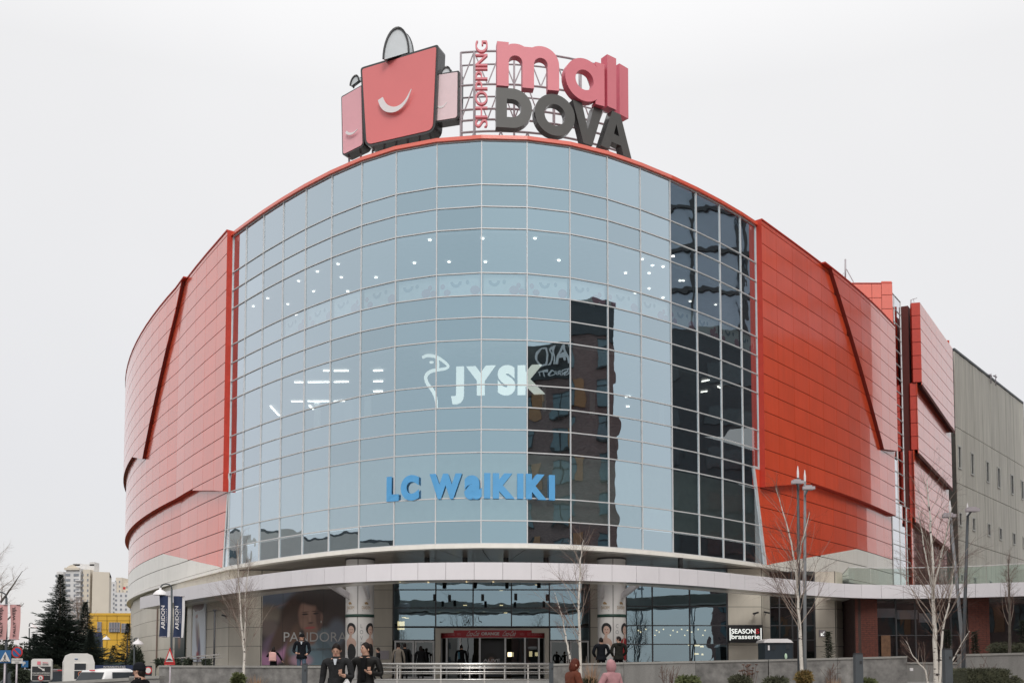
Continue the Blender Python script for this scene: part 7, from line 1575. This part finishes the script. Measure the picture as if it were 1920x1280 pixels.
    if hood:
        b = MB(); n, k = 18, 9; vs = []
        for i in range(k+1):
            for j in range(n):
                b_ = 2*pi*j/n; a = pi*(.0+.92*i/k); f_ = max(0, sin(b_)); cut = 1-.55*f_*(1 if .25 < i/k < .8 else 0); vs.append(hp(cos(b_)*.062*sin(a)*(1-.1*f_), (sin(b_)*.072*cut-.008)*sin(a), cos(a)*.088-.002+(.006 if j == 13 else 0)))
        b.add(vs, [(i*n+j, (i+1)*n+j, (i+1)*n+(j+1) % n, i*n+(j+1) % n) for i in range(k) for j in range(n)], 0, True); child(b, 'hood', hood)
    # collar
    b = MB(); n = 14; c0 = Vector(J['neck'])*H; b.add([c0+Vector((cos(2*pi*j/n)*r*H, sin(2*pi*j/n)*r*H*.95, z*H)) for r, z in ((.066, -.040), (.052, -.012), (.048, .020), (.042, .006)) for j in range(n)], [(i*n+j, i*n+(j+1) % n, (i+1)*n+(j+1) % n, (i+1)*n+j) for i in range(3) for j in range(n)], 0, True); child(b, 'collar', top)
    if shirt:
        b = MB(); pts = [(-.030, .835), (.030, .835), (.024, .74), (.020, .60), (-.020, .60), (-.024, .74)] if shirt is M['cl_black'] else [(-.020, .838), (.020, .838), (.006, .775), (-.006, .775)]
        y0 = .066*B_+lean*.2+.012; b.add([Vector((x, y0-(.008 if z > .8 else 0)-(.0 if z > .62 else .002), z))*H for x, z in pts]+[Vector((x, y0-.04, z))*H for x, z in pts], [tuple(range(len(pts)))[::-1]]+[(i, (i+1) % len(pts), len(pts)+(i+1) % len(pts), len(pts)+i) for i in range(len(pts))]); child(b, 'shirt_front', shirt)
    if coat:
        b = MB(); n = 20; prof = [(.088, .064, .64), (.098, .075, .52), (.108, .088, .44), (.118, .098, coat)]
        b.add([Vector((cos(2*pi*j/n)*rx*B_*(1+.03*sin(j*3)), sin(2*pi*j/n)*ry*B_*(1+.04*sin(j*2.3)), z))*H for rx, ry, z in prof for j in range(n)], [(i*n+j, i*n+(j+1) % n, (i+1)*n+(j+1) % n, (i+1)*n+j) for i in range(3) for j in range(n)], 0, True); child(b, 'coat_skirt', top if not isinstance(extra, dict) else top)
    else:
        b = MB(); n = 18; b.add([Vector((cos(2*pi*j/n)*rx*B_, sin(2*pi*j/n)*ry*B_, z))*H for rx, ry, z in ((.085, .062, .58), (.098, .074, .52), (.100, .076, .488), (.092, .068, .487)) for j in range(n)], [(i*n+j, i*n+(j+1) % n, (i+1)*n+(j+1) % n, (i+1)*n+j) for i in range(3) for j in range(n)], 0, True); child(b, 'jacket_hem', top)
    return t, H, child, J
ZP = .38
person('man in a long charcoal coat looking down at his hand, left of the pair', 633, 1205, 19, ZP, 176, M['cl_coat'], M['trous'], M['hair_b'], la=((-.165, .02, .64), (-.10, .10, .66)), ra=((.16, -.03, .64), (.175, .03, .51)), look=4, tilt=-22, lean=.12, coat=.28, shirt=M['shirt'], bulk=1.1)
t, H, child, J = person('man in an open black leather jacket, hand on his chest, right of the pair', 686, 1203, 19.4, ZP, 170, M['cl_leather'], M['trous'], M['hair_b'], la=((-.172, .0, .66), (-.085, .085, .68)), ra=((.175, -.03, .65), (.185, .03, .53)), look=-38, tilt=4, shirt=M['cl_black'], bulk=1.12)
b = MB(); q = P(650, 1277, 18.8); b.add([(q.x-.02, 18.8, q.z+.05), (q.x+.02, 18.8, q.z+.05), (q.x+.13, 18.85, q.z-.14), (q.x+.13, 18.9, q.z-.45), (q.x-.13, 18.9, q.z-.45), (q.x-.13, 18.75, q.z-.14), (q.x, 18.65, q.z-.2)], [(0, 1, 2, 6, 5), (6, 2, 3), (6, 3, 4), (6, 4, 5), (0, 5, 4, 3, 2, 1)]); tag(b.build('carrier_bag', M['bagplastic']), 'white plastic carrier bag held between the two men', 'carrier bag')
person('man in a black jacket and blue jeans standing behind the wall before the poster', 566, 1187, 37.5, 1.14, 186, M['cl_navy'], M['jeans'], M['hair_b'], la=((-.165, .0, .64), (-.12, .10, .58)), ra=((.165, .0, .64), (.10, .10, .60)), look=-35, shirt=M['shirt'], hat=M['cl_black'], bulk=1.1)
t, H, child, J = person('girl with a pink backpack seen from behind at the poster', 513, 1211, 38, 1.14, 5, M['cl_black'], M['trous'], M['hair_b'], la=((-.18, -.02, .70), (-.11, -.03, .80)), ra=((.19, -.02, .70), (.24, .0, .60)), longhair=True, female=True, coat=.40)
b = MB(); b.box((0, -.145*H, .70*H), (.19*H, .10*H, .22*H)); b.ball((0, -.145*H, .81*H), (.095*H, .05*H, .03*H)); b.box((0, -.20*H, .665*H), (.14*H, .03*H, .11*H)); bp = child(b, 'backpack', M['packpink'])
person('person in dark clothes half hidden behind the left column', 709, 1213, 44, 1.0, 90, M['cl_black'], M['cl_black'], M['hair_b'], step=.12, sub=1)
person('person in a cream and dark jacket walking towards the left doors', 747, 1205, 50, 1.0, 8, M['cl_cream'], M['cl_cream'], M['hair_b'], step=.08, female=True, sub=1, grp='people at the entrance doors', coat=.42)
person('person in black beside the one in cream at the left doors', 759, 1205, 50.6, 1.0, 0, M['cl_black'], M['cl_black'], M['hair_b'], step=.06, sub=1, grp='people at the entrance doors')
person('broad dark figure standing before the second left door leaf', 789, 1210, 52, 1.0, 10, M['cl_black'], M['cl_black'], M['hair_b'], longhair=True, coat=.35, bulk=1.25, sub=1, grp='people at the entrance doors')
t, H, child, J = person('person with a teal striped backpack entering the revolving door', 865, 1208, 54, 1.0, 0, M['cl_black'], M['cl_black'], M['hair_b'], bulk=1.15, sub=1, grp='people at the entrance doors')
b = MB(); b.box((-.06*H, -.13*H, .70*H), (.05*H, .06*H, .2*H)); child(b, 'backpack', mat('teal_cloth', (.03, .10, .14), .8)); 
person('man in a dark navy jacket, back turned, at the right column', 1127, 1194, 38, 1.14, 8, M['cl_navy'], M['cl_black'], M['hair_b'], la=((-.185, .0, .66), (-.12, .07, .57)), ra=((.185, .0, .66), (.12, .07, .57)), bulk=1.28, grp='men at the right column')
t, H, child, J = person('man in an olive hooded jacket, head turned left, at the right column', 1160, 1192, 38, 1.14, 14, M['cl_olive'], M['cl_black'], M['hair_b'], look=60, bulk=1.2, la=((-.18, .0, .66), (-.11, .08, .58)), ra=((.18, .0, .66), (.12, .08, .57)), grp='men at the right column')
b = MB(); b.ball((0, -.05*H, .83*H), (.075*H, .05*H, .035*H)); child(b, 'hood', M['cl_olive'])
person('woman with auburn hair in a rust brown coat near the bottom centre', 1071, 1233, 18, ZP-.05, 292, M['cl_rust'], M['trous'], M['hair_r'], female=True, longhair=True, bulk=1.25, look=-8, lean=.12, coat=.35, la=((-.14, .05, .64), (-.09, .16, .58)), ra=((.15, .06, .63), (.10, .17, .56)))
person('woman in a dusty pink hooded jacket, hood up, near the bottom centre', 1147, 1236, 18.4, ZP-.05, 40, M['cl_pink'], M['trous'], M['hair_b'], female=True, hood=M['cl_pink'], bulk=1.2, lean=.05, la=((-.17, .05, .66), (-.15, .15, .58)))
person('person in a dark knitted beanie and black jacket at the lower left', 262, 1241, 16, .12, 80, M['cl_black'], M['cl_black'], M['hair_b'], hat=M['cl_navy'], bulk=1.1, female=True)
